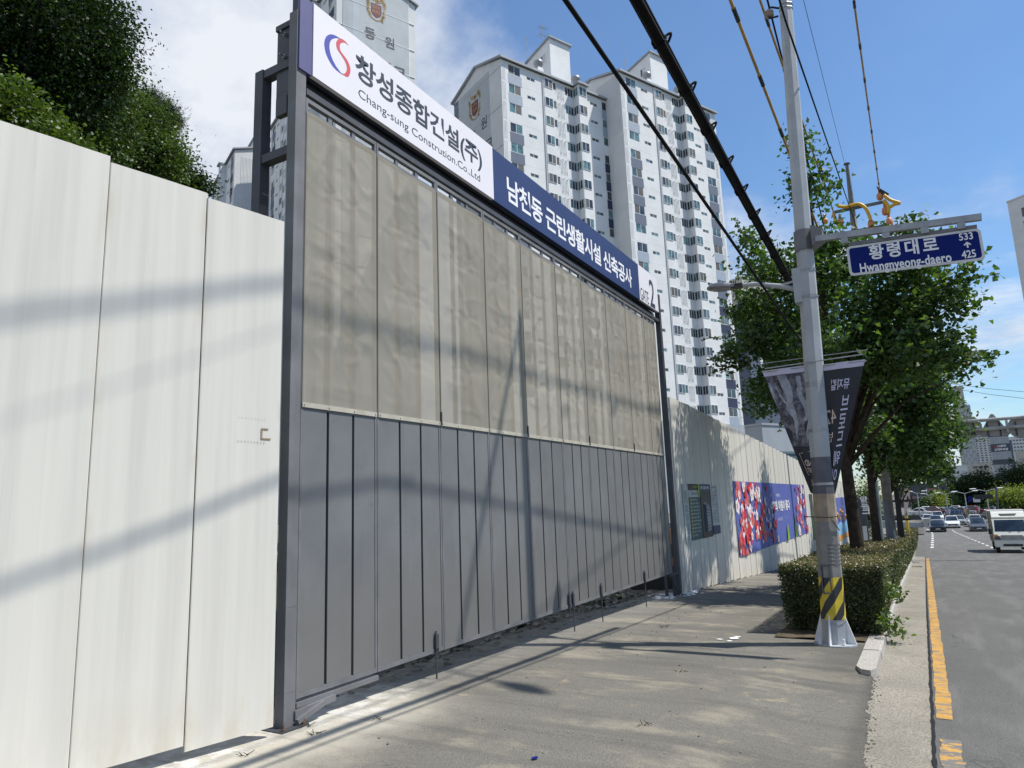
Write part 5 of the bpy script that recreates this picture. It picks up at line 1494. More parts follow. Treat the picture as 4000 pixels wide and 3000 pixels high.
tree('ginkgo_tree', 'second ginkgo street tree, its crown overlapping the nearest one from behind', (-1.5, y2, gz(y2)),
    [pel(3470, 1480, 180, 150, y2), pel(3620, 1580, 110, 130, y2), pel(3380, 1620, 130, 120, y2), pel(3640, 1420, 80, 90, y2), pel(3480, 1250, 120, 120, y2), pel(3330, 1420, 120, 140, y2), pel(3420, 1740, 110, 80, y2), pel(3560, 1750, 110, 80, y2)],
    420, 48, .27, .115, 'ginkgo', 22, .16, 'fan', nl=14)
y3 = 39.0
tree('ginkgo_tree', 'third ginkgo street tree in the row, low leafy crown just left of the gantry signs', (-1.45, y3, gz(y3)),
    [pel(3560, 1640, 120, 110, y3), pel(3650, 1660, 90, 110, y3), pel(3480, 1700, 110, 100, y3), pel(3600, 1500, 100, 110, y3), pel(3690, 1720, 70, 45, y3), pel(3560, 1780, 100, 60, y3), pel(3630, 1830, 60, 60, y3), pel(3500, 1830, 90, 50, y3)],
    360, 40, .34, .15, 'ginkgo', 23, .15, 'fan', nl=10)
y4 = 52.0
tree('ginkgo_tree', 'fourth ginkgo street tree in the row, behind the beige pole banner', (-1.4, y4, gz(y4)),
    [pel(3590, 1790, 80, 75, y4), pel(3540, 1720, 80, 90, y4), pel(3620, 1700, 70, 80, y4), pel(3500, 1800, 80, 70, y4)],
    200, 36, .40, .19, 'ginkgo', 24, .15, 'fan', nl=8)
tree('roadside_tree', 'leafy green tree by the apartment entrance, left of the second tree trunk', (-5.6, 62, gz(62)),
    [pel(3395, 1960, 50, 90, 62), pel(3360, 2010, 45, 80, 62)], 110, 36, .35, .16, 'oak2', 25, .12, group='trees beyond the fence', nl=6)

# clipped hedge
rs = np.random.RandomState(5)
hg = empty('hedge', (-1.3, 11.4, gz(11.4)), 'long clipped hedge with brownish new shoots on top, along the kerb under the street trees', 'hedge', None)
def hedge_pts(n, y0, y1, where):
    y = y0+(y1-y0)*rs.rand(n); x = -2.0+1.42*rs.rand(n); h = np.zeros(n); jit = rs.rand(n)
    g = np.array([gz(v) for v in y])
    topz = .96+.05*np.array([mnoise.noise((a*1.7, b_*1.7, 0)) for a, b_ in zip(x, y)])+.03*np.array([mnoise.noise((a*6, b_*6, 4)) for a, b_ in zip(x, y)])
    side = np.array([.055*mnoise.noise((b_*1.9, c*3, 8)) for b_, c in zip(y, jit)])
    if where == 'top':
        z = topz-.09*rs.rand(n)**1.5+np.where(rs.rand(n) < .06, .05*rs.rand(n), 0)
    elif where == 'right':
        z = topz*(rs.rand(n)**.85); x = -.60+side-.10*rs.rand(n)-.14*(1-z/.96)**2
    elif where == 'left':
        z = topz*(rs.rand(n)**.85); x = -2.0-side+.10*rs.rand(n)+.12*(1-z/.96)**2
    elif where == 'front':
        z = topz*(rs.rand(n)**.8); y = y0+.10*rs.rand(n)+side+.22*(1-z/.96)**2
    else:
        z = topz*rs.rand(n)*.92; x = -1.85+1.15*rs.rand(n)
    g = np.array([gz(v) for v in y])
    return np.stack([x, y, g+z], 1)
spans = [(11.45, 14.5, 1.0, .032), (14.5, 20, .62, .040), (20, 32, .33, .055), (32, 52, .17, .08), (52, 78, .09, .12)]
Vg, Vt = [], []
for a, c, dn, sz in spans:
    L = c-a
    for wh, per in (('right', 3600), ('left', 2200), ('in', 2600)):
        Vg.append(leaf_mesh(hedge_pts(int(per*L*dn), a, c, wh), sz, rs, .2))
    Vg.append(leaf_mesh(hedge_pts(int(2600*L*dn), a, c, 'top'), sz, rs, .8))
    Vt.append(leaf_mesh(hedge_pts(int(3600*L*dn), a, c, 'top')+np.array([0, 0, .018]), sz*.9, rs, .7))
    Vt.append(leaf_mesh(hedge_pts(int(500*L*dn), a, c, 'right'), sz*.8, rs, .4))
Vg.append(leaf_mesh(hedge_pts(9500, 11.40, 11.5, 'front'), .034, rs, .1)); Vg.append(leaf_mesh(hedge_pts(5000, 11.6, 11.9, 'in'), .034, rs, .1))
Vt.append(leaf_mesh(hedge_pts(900, 11.38, 11.5, 'front'), .028, rs, .3))
tag(mesh_np('foliage', np.concatenate(Vg), 'hedge', hg), kind='stuff'); tag(mesh_np('new_growth', np.concatenate(Vt), 'hedge_top', hg), kind='stuff')
b = MB()
for _ in range(150):
    y = 11.55+R.random()**1.8*20; x = R.uniform(-1.85, -.75); z = gz(y)
    p = Vector((x, y, z)); a = R.uniform(0, 6.28)
    for j in range(3):
        e = p+Vector((R.uniform(-.22, .22), R.uniform(-.15, .2), R.uniform(.55, .88))); b.tube([p, p.lerp(e, .5)+Vector((R.uniform(-.05, .05), 0, 0)), e], [.010, .007, .003], 4, caps=False)
tag(b.build('stems', 'bark', hg), kind='stuff')
# bright shoots escaping low on the street side
vs = np.concatenate([leaf_mesh(np.array(p)+rs.normal(size=(n, 3))*np.array(s), .075, rs, .5) for p, n, s in
    (((-.55, 11.75, gz(11.7)+.62), 60, (.05, .09, .06)), ((-.48, 11.6, gz(11.6)+.10), 70, (.06, .12, .08)), ((-.44, 12.3, gz(12)+.5), 40, (.05, .1, .05)), ((-.62, 11.3, gz(11.3)+.22), 36, (.05, .1, .08)))])
sh = empty('creeper_shoots', (-.55, 11.7, gz(11.7)), 'bright green creeper shoots poking out of the hedge over the gutter', 'plant')
mesh_np('leaves', vs, 'ivy', sh)
b = MB()
for z in (.1, .22, .5, .62): b.tube([(-.72, 11.7, gz(11.7)+z-.05), (-.58, 11.65, gz(11.7)+z), (-.46, 11.7, gz(11.7)+z+.03)], [.006, .005, .003], 5)
b.build('stem', 'ivy', sh)

# wooded slope behind the left hoarding
xs = frange(-60, -6.2, 27); ysl = frange(-18, 16, 20)
hl_ = sheet('hillside', xs, ysl, lambda x, y: gz(y)-.1+max(0, -x-7.2)*.40*(1-smooth(7, 15, y))+.3*mnoise.noise((x*.3, y*.3, 0)), 'hill')
def hilltree(name, label, ells, n_cl, per, spread, size, m, seed, **k):
    e0 = ells[0]; base = Vector((e0[0], e0[1], 0))
    base.z = gz(base.y)-.1+max(0, -base.x-7.2)*.40*(1-smooth(7, 15, base.y))-.3
    return tree(name, label, base, ells, n_cl, per, spread, size, m, seed, top=Vector((e0[0], e0[1], e0[2])), group='trees on the wooded slope', **k)
e = lambda px, py, rx, ry, D: pel(px, py, rx, ry, 0, None, D)
hilltree('hill_tree', 'huge dark tree filling the upper left corner above the white hoarding', [e(90, 120, 330, 270, 17), e(330, 90, 160, 170, 17), e(380, 250, 110, 150, 17), e(180, 380, 240, 190, 17.5), e(-150, 300, 200, 260, 17)], 1300, 70, .27, .078, 'oak', 31, r0=.3, nl=16, shell=.62)
hilltree('hill_tree', 'mid green tree under the dark one, its right edge against the sky', [e(370, 430, 120, 150, 20), e(440, 330, 60, 90, 20), e(330, 560, 130, 100, 20), e(450, 480, 50, 80, 20)], 520, 64, .26, .08, 'oak2', 32, r0=.22, nl=10)
hilltree('hill_tree', 'rounded green tree right of the tall dark one, just above the hoarding top', [e(560, 540, 95, 140, 24), e(520, 470, 80, 90, 24), e(620, 620, 90, 90, 24), e(480, 620, 110, 80, 24)], 520, 60, .28, .09, 'oak2', 33, r0=.2, nl=10)
hilltree('hill_tree', 'dark leafy tree filling the gap behind the rounded green one', [e(500, 560, 120, 110, 28), e(400, 600, 140, 110, 28), e(640, 680, 80, 60, 28), e(300, 480, 160, 130, 28)], 300, 46, .40, .13, 'oak', 34, r0=.2, nl=8)
hilltree('pine_tree', 'dark pine with a spiky top poking up behind the green trees', [e(590, 400, 22, 60, 30), e(640, 450, 45, 45, 30), e(610, 500, 50, 60, 30), e(670, 470, 26, 30, 30)], 150, 170, .20, .13, 'pine', 35, r0=.16, kind='needle', nl=14)
hilltree('hill_tree', 'small low tree thinning out towards the distant apartment slab', [e(700, 660, 50, 60, 26), e(740, 720, 60, 36, 26), e(790, 735, 36, 20, 26)], 110, 40, .24, .10, 'oak', 36, r0=.1, nl=6)
for i, (lab, el, n) in enumerate((('bright yellow green creeper mass at the far left over the hoarding top', [e(10, 445, 100, 90, 9.5), e(110, 525, 85, 55, 9.5)], 430), ('bright creeper running down along the hoarding top below the dark tree', [e(190, 572, 75, 42, 9.2), e(275, 618, 55, 26, 9.0), e(80, 505, 80, 60, 9.4)], 330))):
    rs2 = np.random.RandomState(50+i); P, cen = clump_crown(el, n, 46, .11, rs2, .7)
    r_ = empty('creeper_mass', (el[0][0], el[0][1], gz(el[0][1])+.3), lab, 'plant', 'creepers on the wooded slope')
    mesh_np('leaves', leaf_mesh(P, .052, rs2), 'ivy', r_)
    b = MB()
    for c in cen[::14]: b.tube([(c[0]*.99, c[1], max(.4, c[2]-2.5)), (c[0]*.995, c[1], c[2]-.8), tuple(c)], [.03, .02, .006], 5)
    b.build('stem', 'bark', r_)
for px, py, lab in ((1275*.5425/1*1, 0, ''),): pass
sm_ = empty('weed_tuft', (LO.x+LU.x*-1.75, LO.y+LU.y*-1.75, 4.4), 'small green sprig growing over the hoarding top at a panel joint', 'plant')
P = np.array([LO.x-.72, LO.y-1.70, 4.60])+np.random.RandomState(3).normal(size=(46, 3))*np.array([.05, .09, .035]); mesh_np('leaves', leaf_mesh(P, .05, np.random.RandomState(4)), 'oak2', sm_)

# ------------------------------------------------------------------ street pole with lamp, road sign and banners
PB = Vector((-1.22, 10.65, gz(10.65)))
ax_top = at(3067, 0, 'y', 10.65)
slope = (ax_top.x-PB.x)/(ax_top.z-PB.z)
def pax(z): return Vector((PB.x+slope*(z-PB.z), PB.y, z))
PH = 12.3
def prad(z): return .160-(.160-.075)*(z-PB.z)/(PH-PB.z)
pole = empty('street_lamp', PB, 'tall octagonal street light pole with hazard stripes and lamp arm at the hedge end', 'street light')
ROT = .32
def ring(z, k=1.0):
    c = pax(z); r = prad(z)*k
    return [(c.x+r*math.cos(2*math.pi*j/8+ROT), c.y+r*math.sin(2*math.pi*j/8+ROT), z) for j in range(8)]
def pole_seg(name, z0, z1, m, k=1.0, parent=None, n=1):
    b = MB(); zs = frange(z0, z1, n)
    for a, c in zip(zs, zs[1:]):
        A0, A1 = ring(a, k), ring(c, k)
        for j in range(8): b.face([A0[j], A0[(j+1) % 8], A1[(j+1) % 8], A1[j]])
    b.face(ring(z1, k)); b.face(ring(z0, k)[::-1])
    return b.build(name, m, parent or pole)
zY0, zY1 = at(3250, 2415, 'y', 10.65).z, at(3240, 2252, 'y', 10.65).z
zD0, zD1 = at(3200, 1930, 'y', 10.65).z, at(3195, 1787, 'y', 10.65).z
zR1 = zD0; zR0 = at(3215, 2035, 'y', 10.65).z
pole_seg('shaft', PB.z+.02, PH, 'pole')
pole_seg('stain_wrap', zR0, zR1, 'pole_dirty', 1.012)
pole_seg('sticker_wrap', zR1+.002, zD1, 'pole_dark', 1.02)
pole_seg('grey_wrap', zY1+.002, zR0-.002, mat('pole_grey_coating', (.20, .195, .185), .7, 0, .15, 5, .1, 40), 1.012)
hz = pole_seg('hazard_band', zY0, zY1, 'yellow', 1.018)
b = MB()  # black diagonal stripes laid on the eight faces
Hh = zY1-zY0; ncol = 24
def hp(t, z):
    j = t*8; i0 = int(j) % 8; f = j-int(j); rg = ring(z, 1.030)
    a, c = Vector(rg[i0]), Vector(rg[(i0+1) % 8]); return a.lerp(c, f)
for s in range(-1, 9):
    for j in range(40):
        t0, t1 = j/40, (j+1)/40
        pitch = Hh*.62
        lo0 = zY0+(s-4.3)*pitch+t0*pitch*4; lo1 = zY0+(s-4.3)*pitch+t1*pitch*4
        for o in range(-1, 5):
            a0, a1 = lo0+o*pitch*4*0, lo1
        z00, z01 = lo0, lo1; h = pitch*.5
        c0, c1 = max(zY0, min(zY1, z00)), max(zY0, min(zY1, z00+h)); d0, d1 = max(zY0, min(zY1, z01)), max(zY0, min(zY1, z01+h))
        if c1-c0 < 1e-4 and d1-d0 < 1e-4: continue
        b.face([hp(t0, c0), hp(t1 % 1.0, d0), hp(t1 % 1.0, d1), hp(t0, c1)])
b.build('black_stripe', 'blackband', hz)
# access door outline, bands and dots
def on_pole(px, py, k=1.02):
    """point on the pole face that looks at the pavement"""
    z = at(px, py, 'y', 10.5).z; p = at(px, py, 'y', pax(z).y-prad(z)*.93); return p
fc = Vector((0, -1, 0))
b = MB()
d0, d1 = on_pole(3205, 2208), on_pole(3250, 2318)
for (xa, xb, za, zb_) in ((d0.x, d1.x, d0.z-.008, d0.z+.008), (d0.x, d1.x, d1.z-.008, d1.z+.008), (d0.x-.006, d0.x+.006, d1.z, d0.z), (d1.x-.006, d1.x+.006, d1.z, d0.z)): b.bb(xa, xb, d0.y-.022, d0.y+.02, za, zb_)
b.build('access_door', 'pole_dark', pole)
dm = mat('anti_poster_dots', (.12, .12, .12), .7); b = MB()
for r_ in range(9):
    for c_ in range(9):
        t = (c_+.5+(r_ % 2)*.0)/30+.70; z = zR0-.32-.052*r_
        if z < zY1+.16: continue
        p = hp(t % 1.0, z) if False else None
        rg = ring(z, 1.035); j = (t*8) % 8; p = Vector(rg[int(j)]).lerp(Vector(rg[(int(j)+1) % 8]), j-int(j))
        c0 = pax(z); nn = Vector((p.x-c0.x, p.y-c0.y, 0)).normalized(); tt = Z3.cross(nn)
        b.poly([(.014*math.cos(a), .014*math.sin(a)) for a in [k*.785 for k in range(8)]], p, tt, Z3)
b.build('dot_pattern', dm, pole)
b = MB()
for py, kk in ((1500, 1.03), (1508, 1.03), (1516, 1.03), (1690, 1.05), (1898, 1.05)):
    z = at(3150, py+0, 'y', 10.65).z
    A0, A1 = ring(z, kk+.01), ring(z+(.035 if py > 1600 else .012), kk+.01)
    for j in range(8): b.face([A0[j], A0[(j+1) % 8], A1[(j+1) % 8], A1[j]])
b.build('clamp_band', 'galv', pole)
# foot: plate, gussets, bolts
b = MB(); b.lathe((PB.x, PB.y, PB.z), [(.27, 0), (.27, .022)], 16); b.build('base_plate', 'pole', pole)
for j in range(4):
    a = ROT+math.pi/8*0+j*math.pi/2-.5; d = Vector((math.cos(a), math.sin(a), 0)); q = Vector((-d.y, d.x, 0))*.007
    b = MB(); b.prism([PB+d*.13+Z3*.022-q, PB+d*.265+Z3*.022-q, PB+d*.265+Z3*.05-q, PB+d*.152+Z3*.40-q, PB+d*.13+Z3*.40-q], q*2); b.build('gusset', 'wht', pole)
    a2 = a+math.pi/4; d2 = Vector((math.cos(a2), math.sin(a2), 0))
    b = MB(); c = PB+d2*.215; b.lathe((c.x, c.y, PB.z+.022), [(.026, 0), (.026, .025), (.015, .025), (.015, .075), (.010, .085)], 8); b.build('anchor_bolt', 'wht', pole)
b = MB(); z = PB.z+.30; pts = [Vector(p)+Vector((0, 0, .02*math.sin(i*2))) for i, p in enumerate(ring(z, 1.05))]; b.tube(pts+[pts[0]], .004, 5); b.build('wire_wrap', 'galv', pole)
# low lamp over the pavement
tip = at(2762, 1132, 'y', 10.9); neck = at(2872, 1118, 'y', 10.82); arm0 = pax(at(3100, 1150, 'y', 10.65).z)
b = MB(); b.tube([arm0, arm0.lerp(neck, .35)+Z3*.055, arm0.lerp(neck, .7)+Z3*.06, neck], [.042, .040, .034, .032], 8); b.build('lamp_arm', 'pole', pole, smooth=True)
b = MB(); q = at(3015, 1130, 'y', 10.72); b.bar(pax(arm0.z+.22), q+Z3*.02, .03, .03); b.build('arm_stay', 'pole', pole)
b = MB(); d = (tip-neck).normalized(); sd = d.cross(Z3).normalized(); L = (tip-neck).length
secs = [(0, .045, .03), (.12, .06, .04), (.3, .12, .055), (.55, .15, .06), (.8, .12, .05), (.95, .06, .03), (1.0, .012, .012)]
prev = None
for t, w, h in secs:
    c = neck+d*(L*t); rg = [c+sd*(w*math.cos(a))+Z3*(h*1.5*max(-.35, math.sin(a))) for a in [k*math.pi/6 for k in range(12)]]
    if prev:
        for j in range(12): b.face([prev[j], prev[(j+1) % 12], rg[(j+1) % 12], rg[j]])
    prev = rg
lh = b.build('lamp_head', 'sil', pole, smooth=True)
b = MB(); c = neck+d*(L*.58)-Z3*.024; b.box(c, (L*.5, .16, .01), 0, (d, sd, Z3)); b.build('lamp_lens', 'lens', lh)
b = MB()
for k in range(3): c = neck+d*(L*(-.02+.07*k))+Z3*.05; b.tube([c, c+Z3*.035], .008, 5)
b.bar(neck-d*.12, neck+d*.06, .07, .07); b.build('lamp_clamp', 'black', lh)
b = MB(); z = arm0.z; c = pax(z); b.box(c+Vector((-.10, -.01, .10)), (.16, .20, .52)); b.build('arm_bracket', 'pole', pole)
b = MB()
for dz in (-.10, .30):
    A0, A1 = ring(z+dz, 1.06), ring(z+dz+.035, 1.06)
    for j in range(8): b.face([A0[j], A0[(j+1) % 8], A1[(j+1) % 8], A1[j]])
b.build('perforated_strap', 'galv', pole)
# tall arm over the carriageway (above the picture; its shadow falls on the gate)
b = MB(); t0 = pax(PH); t1 = Vector((2.75, 9.6, 12.72)); dr = (t1-t0).normalized(); b.tube([t0-Z3*.35, t0-Z3*.05+dr*.1, t0.lerp(t1, .5)+Z3*.05, t1], [.055, .052, .042, .034], 8); b.build('road_arm', 'pole', pole, smooth=True)
b = MB(); sdr = dr.cross(Z3).normalized(); b.lathe(t1, [(.04, -.1), (.10, .05), (.16, .35), (.11, .62), (.02, .78)], 12, 0, (sdr, Z3*.4, dr)); b.build('road_lamp_head', 'sil', pole, smooth=True)
# cable insulator and hooks near the top
z = at(3060, 50, 'y', 10.65).z; c = pax(z)
ins = empty('cable_insulator', c+Vector((-.22, -.1, 0)), 'spool insulator strapped to the street pole near the top of the picture', 'insulator')
b = MB(); b.lathe(c+Vector((-.24, -.1, -.05)), [(.05, 0), (.075, .015), (.05, .045), (.075, .07), (.05, .10)], 12); b.build('spool', 'porcelain', ins)
b = MB(); b.tube([c+Vector((-.09, 0, .10)), c+Vector((-.2, -.07, .12)), c+Vector((-.27, -.10, .06)), c+Vector((-.24, -.1, -.08)), c+Vector((-.12, -.02, -.04))], .016, 6); b.build('clevis', 'black', ins)
b = MB(); A0 = ring(z+.10, 1.03); b.tube([Vector(p) for p in A0]+[Vector(A0[0])], .010, 5); A0 = ring(z+.03, 1.03); b.tube([Vector(p) for p in A0]+[Vector(A0[0])], .008, 5); b.build('strap', 'galv', ins)

# road name sign on its own arm
zs_ = at(3200, 925, 'y', 10.65).z
rsn = empty('road_sign', pax(zs_), 'blue road name sign with white border on a grey arm of the street pole', 'road sign')
b = MB(); hz0 = at(3160, 975, 'y', 10.6).z; hz1 = at(3160, 895, 'y', 10.6).z
A0, A1 = ring(hz0, 1.16), ring(hz1, 1.16)
for j in range(8): b.face([A0[j], A0[(j+1) % 8], A1[(j+1) % 8], A1[j]])
b.face(A1); b.face(A0[::-1])
YS_ = 10.45
g0, g1 = at(3170, 897, 'y', YS_), at(3185, 972, 'y', YS_); g2, g3 = at(3215, 935, 'y', YS_), at(3218, 912, 'y', YS_)
cw = pax((hz0+hz1)/2)
b.prism([(cw.x+.12, YS_-.02, hz0), (g2.x, YS_-.02, (hz0+hz1)/2-.06), (g2.x, YS_-.02, (hz0+hz1)/2+.07), (cw.x+.12, YS_-.02, hz1)], (0, .30, 0)); b.build('arm_clamp', 'steel_post', rsn)
a0, a1 = at(3215, 928, 'y', YS_), at(3834, 848, 'y', YS_); 
b = MB(); b.bar((a0.x-.1, YS_, a0.z), (a1.x, YS_, a1.z), .07, .085); b.build('sign_arm', 'galv', rsn)
b = MB()
for px in (3300, 3470, 3620, 3755):
    t = (px-3215)/(3834-3215); c = Vector((a0.x, YS_, a0.z)).lerp(Vector((a1.x, YS_, a1.z)), t); b = MB(); b.bb(c.x-.035, c.x+.055, YS_-.03, YS_+.03, c.z-.13, c.z-.03); b.build('hanger', 'galv', rsn)
s0, s1, s2 = at(3304, 962, 'y', YS_), at(3828, 888, 'y', YS_), at(3320, 1078, 'y', YS_)
s3 = at(3851, 1008, 'y', YS_)
ux = (s1-s0); SWd = ((s1-s0).length+(s3-s2).length)/2; ux.normalize(); uy = (s0-s2).normalized(); SHt = ((s0-s2).length+(s1-s3).length)/2
def rrect(w, h, r, n=6):
    out = []
    for cx, cy, a0_ in ((w-r, h-r, 0), (r, h-r, 90), (r, r, 180), (w-r, r, 270)):
        for i in range(n+1):
            a = rad(a0_+90*i/n); out.append((cx+r*math.cos(a), cy+r*math.sin(a)))
    return out
o_ = s2
b = MB(); b.bar((s0.x+.05, YS_+.012, s0.z+.02), (s1.x-.03, YS_+.012, s1.z+.02), .035, .05); b.build('top_rail', 'steel_post', rsn)
b = MB(); b.prism([o_+ux*x+uy*y for x, y in rrect(SWd, SHt, .055)], (0, .02, 0)); b.build('sign_plate', 'sign_edge', rsn)
b = MB(); f_ = Vector((0, -.003, 0)); mg = .032
b.face([o_+f_+ux*(x+mg)+uy*(y+mg) for x, y in rrect(SWd-2*mg, SHt-2*mg, .038)]); b.build('sign_field', 'road_blue', rsn)
def sgp(px, py):
    p = at(px, py, 'y', YS_)-o_; a_, b_, c_ = p.dot(ux), p.dot(uy), ux.dot(uy)
    return (a_-b_*c_)/(1-c_*c_), (b_-a_*c_)/(1-c_*c_)
b = MB(); f2 = Vector((0, -.006, 0))
def stx(t, l, r_, top, bot, bold, sp=1.0):
    x0 = sgp(*l)[0]; x1 = sgp(*r_)[0]; y1 = sgp(*top)[1]; y0 = sgp(*bot)[1]
    b = MB(); b.text(t, o_+f2+ux*x0+uy*y0, ux, uy, box=(x1-x0, y1-y0), bold=bold, spacing=sp); b.build('sign_lettering', 'white_ink', rsn)
stx('황령대로', (3393, 980), (3664, 950), (3530, 940), (3450, 1010), .026, 1.25)
stx('Hwangnyeong-daero', (3359, 1045), (3718, 1015), (3500, 1012), (3480, 1064), .024, 1.04)
stx('533', (3745, 925), (3800, 920), (3770, 910), (3772, 938), .018); stx('425', (3756, 995), (3812, 990), (3785, 977), (3785, 1008), .018)
x_, y_ = sgp(3779, 958)
b = MB(); b.face([o_+f2+ux*(x_+p[0])+uy*(y_+p[1]) for p in ((-.009, -.035), (.009, -.035), (.009, .03), (-.009, .03))])
for sg in (-1, 1): b.face([o_+f2+ux*(x_+p[0]*sg)+uy*(y_+p[1]) for p in ((0, .048), (.042, .008), (.030, -.004), (0, .026))][::sg])
b.build('direction_arrow', 'white_ink', rsn)

# ---- cloth banners on the pole, seen from the back
def banner(name, label, TL, TR, BR, BL_, m, art=None, y=10.62):
    o0 = at(*TL, 'y', y)
    r = empty(name, o0, label, 'banner', None)
    tl, tr, br, bl = [at(*p, 'y', y) for p in (TL, TR, BR, BL_)]
    def S(u, v, dy=0.):
        a = tl.lerp(tr, u); c = bl.lerp(br, u); p = a.lerp(c, v)
        p.y += .030*math.sin(u*5+v*3)*v+.025*mnoise.noise((u*3, v*4, 0))+dy
        return p
    b = MB(); n, k = 14, 30
    for j in range(k+1):
        for i in range(n+1): b.v.append(tuple(S(i/n, j/k)))
    for j in range(k):
        for i in range(n):
            q = j*(n+1)+i; b.f.append((q, q+1, q+n+2, q+n+1)); b.mi.append(0)
    b.build('banner_cloth', m, r, smooth=True)
    return r, S, tl, tr
bl_, SL, tl, tr = banner('pole_banner', 'left pole banner with a grey photograph print of dancing legs, seen from behind', (2982, 1462), (3152, 1440), (3212, 1935), (3166, 1925), 'ban_black')
br_, SR, tl2, tr2 = banner('pole_banner', 'right black pole banner with reversed Korean lettering, seen from behind', (3198, 1440), (3376, 1418), (3262, 1930), (3238, 1950), 'ban_black')
for S_, r_, nm in ((SL, bl_, ''), (SR, br_, '')):
    b = MB()
    for i in range(14):
        a, c = i/14, (i+1)/14
        b.face([S_(a, -.028, -.006), S_(c, -.028, -.006), S_(c, .022, -.006), S_(a, .022, -.006)]); b.face([S_(a, -.028, .006), S_(c, -.028, .006), S_(c, .0, .006), S_(a, .0, .006)])
    b.build('banner_hem', 'lilac', r_)
def slab(b, pts, S_, dy, m=0):
    """strip given as (u0,u1,v) rows"""
    for (a0, a1, v0), (c0, c1, v1) in zip(pts, pts[1:]):
        n = 4
        for i in range(n):
            f0, f1 = i/n, (i+1)/n
            b.face([S_(a0+(a1-a0)*f0, v0, dy), S_(a0+(a1-a0)*f1, v0, dy), S_(c0+(c1-c0)*f1, v1, dy), S_(c0+(c1-c0)*f0, v1, dy)])
def greyprint():
    s = NT('grey_photo_print'); w = s.coord('World'); v = s.coord('World', (1, 1, 1))
    s.base(s.mix(s.rng(s.noise(w, 9, 6, .7), .38, .62), (.035, .034, .045), (.20, .195, .23))); s.b.inputs['Roughness'].default_value = .6; return s.m
def skinprint():
    s = NT('pale_grey_figure_print'); w = s.coord('World')
    s.base(s.mix(s.rng(s.noise(w, 5, 4, .6), .3, .7), (.17, .18, .215), (.38, .395, .45))); s.b.inputs['Roughness'].default_value = .6; return s.m
gp, sp_ = greyprint(), skinprint()
b = MB(); slab(b, [(.02, .98, .022), (.02, .98, .2), (.02, .98, .4), (.02, .98, .62)], SL, -.004); b.build('photo_print', gp, bl_)
b = MB()
def leg(pts, wscale=1): slab(b, [(u-w*wscale, u+w*wscale, v) for u, v, w in pts], SL, -.008)
leg([(.40, .03, .10), (.44, .12, .12), (.46, .2, .10), (.42, .26, .075), (.44, .34, .085), (.46, .42, .06), (.44, .47, .075), (.40, .53, .09), (.36, .56, .05)])
leg([(.10, .08, .07), (.14, .17, .09), (.26, .27, .09), (.38, .35, .06), (.40, .38, .03)])
leg([(.78, .05, .05), (.74, .12, .08), (.78, .22, .09), (.88, .32, .09), (.84, .38, .05), (.72, .42, .08)])
leg([(.95, .04, .05), (.96, .15, .05), (.97, .28, .05), (.92, .4, .06), (.80, .52, .10), (.74, .57, .05)])
leg([(.04, .1, .03), (.06, .22, .05), (.12, .34, .07), (.16, .40, .04)])
b.build('figure_print', sp_, bl_)
def btext(b, t, S_, u0, u1, v0, v1, bold=.0, dy=-.005):
    vs, fs, bx = glyphs(t, bold); i = len(b.v); x0, y0, x1, y1 = bx
    for v in vs:
        f = (v[0]-x0)/(x1-x0); g = (v[1]-y0)/(y1-y0)
        b.v.append(tuple(S_(u1-(u1-u0)*f, v1-(v1-v0)*g, dy)))     # reversed: we see the back
    for f in fs: b.f.append(tuple(i+k for k in f)); b.mi.append(0)
b = MB()
btext(b, '뮤지컬', SR, .28, .74, .10, .185, .02)
for t, v, u0, u1 in (('브', .235, .58, .80), ('로', .375, .56, .80), ('드', .51, .54, .80), ('웨', .655, .46, .80), ('이', .79, .40, .76)): btext(b, t, SR, u0, u1, v, v+.115, .01)
b.build('banner_lettering', 'lilac', br_)
b = MB(); btext(b, '42', SR, .10, .46, .33, .44, .0); btext(b, '번', SR, .04, .36, .50, .58); btext(b, '가', SR, .02, .30, .66, .72); b.build('cream_lettering', 'peach_ink', br_)
b = MB()
for pts in (((.20, .68), (.75, .66), (.95, .70), (1.0, .86), (.34, .85)),):
    P = list(pts)
    for (u0, v0), (u1, v1) in zip(P, P[1:]+P[:1]): b.bar(SL(u0, v0, -.008), SL(u1, v1, -.008), .004, .014, 0, (0, 1, 0))
btext(b, '42ND', SL, .34, .96, .73, .78, .02, -.008); btext(b, 'STREET', SL, .36, .96, .795, .83, .01, -.008)
btext(b, '.19 토요일', SL, .42, .98, .885, .91, 0, -.008); btext(b, '소향씨어터', SL, .45, .98, .93, .95, 0, -.008)
b.build('banner_lettering', 'peach_ink', bl_)
b = MB()
for y0_, (A_0, A_1) in ((10.60, ((2985, 1483), (3382, 1412))),): pass
pa, pb = at(2988, 1440, 'y', 10.5), at(3372, 1384, 'y', 10.5); b.tube([pa, pb], .010, 6); pa, pb = at(2982, 1420, 'y', 10.78), at(3390, 1366, 'y', 10.78); b.tube([pa, pb], .006, 6)
pa, pb = at(2982, 1452, 'y', 10.62), at(3384, 1410, 'y', 10.62); b.tube([pa, pb], .012, 6)
b.build('banner_rod', 'galv', bl_)
b = MB(); pa, pb = at(3140, 2018, 'y', 10.42), at(3255, 2022, 'y', 10.42); b.tube([pa, pb], .007, 6); pa, pb = at(3240, 2020, 'y', 10.5), at(3300, 2015, 'y', 10.6); b.tube([pa, pb], .007, 6); pa, pb = at(3248, 2030, 'y', 10.5), at(3280, 2072, 'y', 10.6); b.tube([pa, pb], .006, 6)
b.build('lower_rod', 'black', bl_)

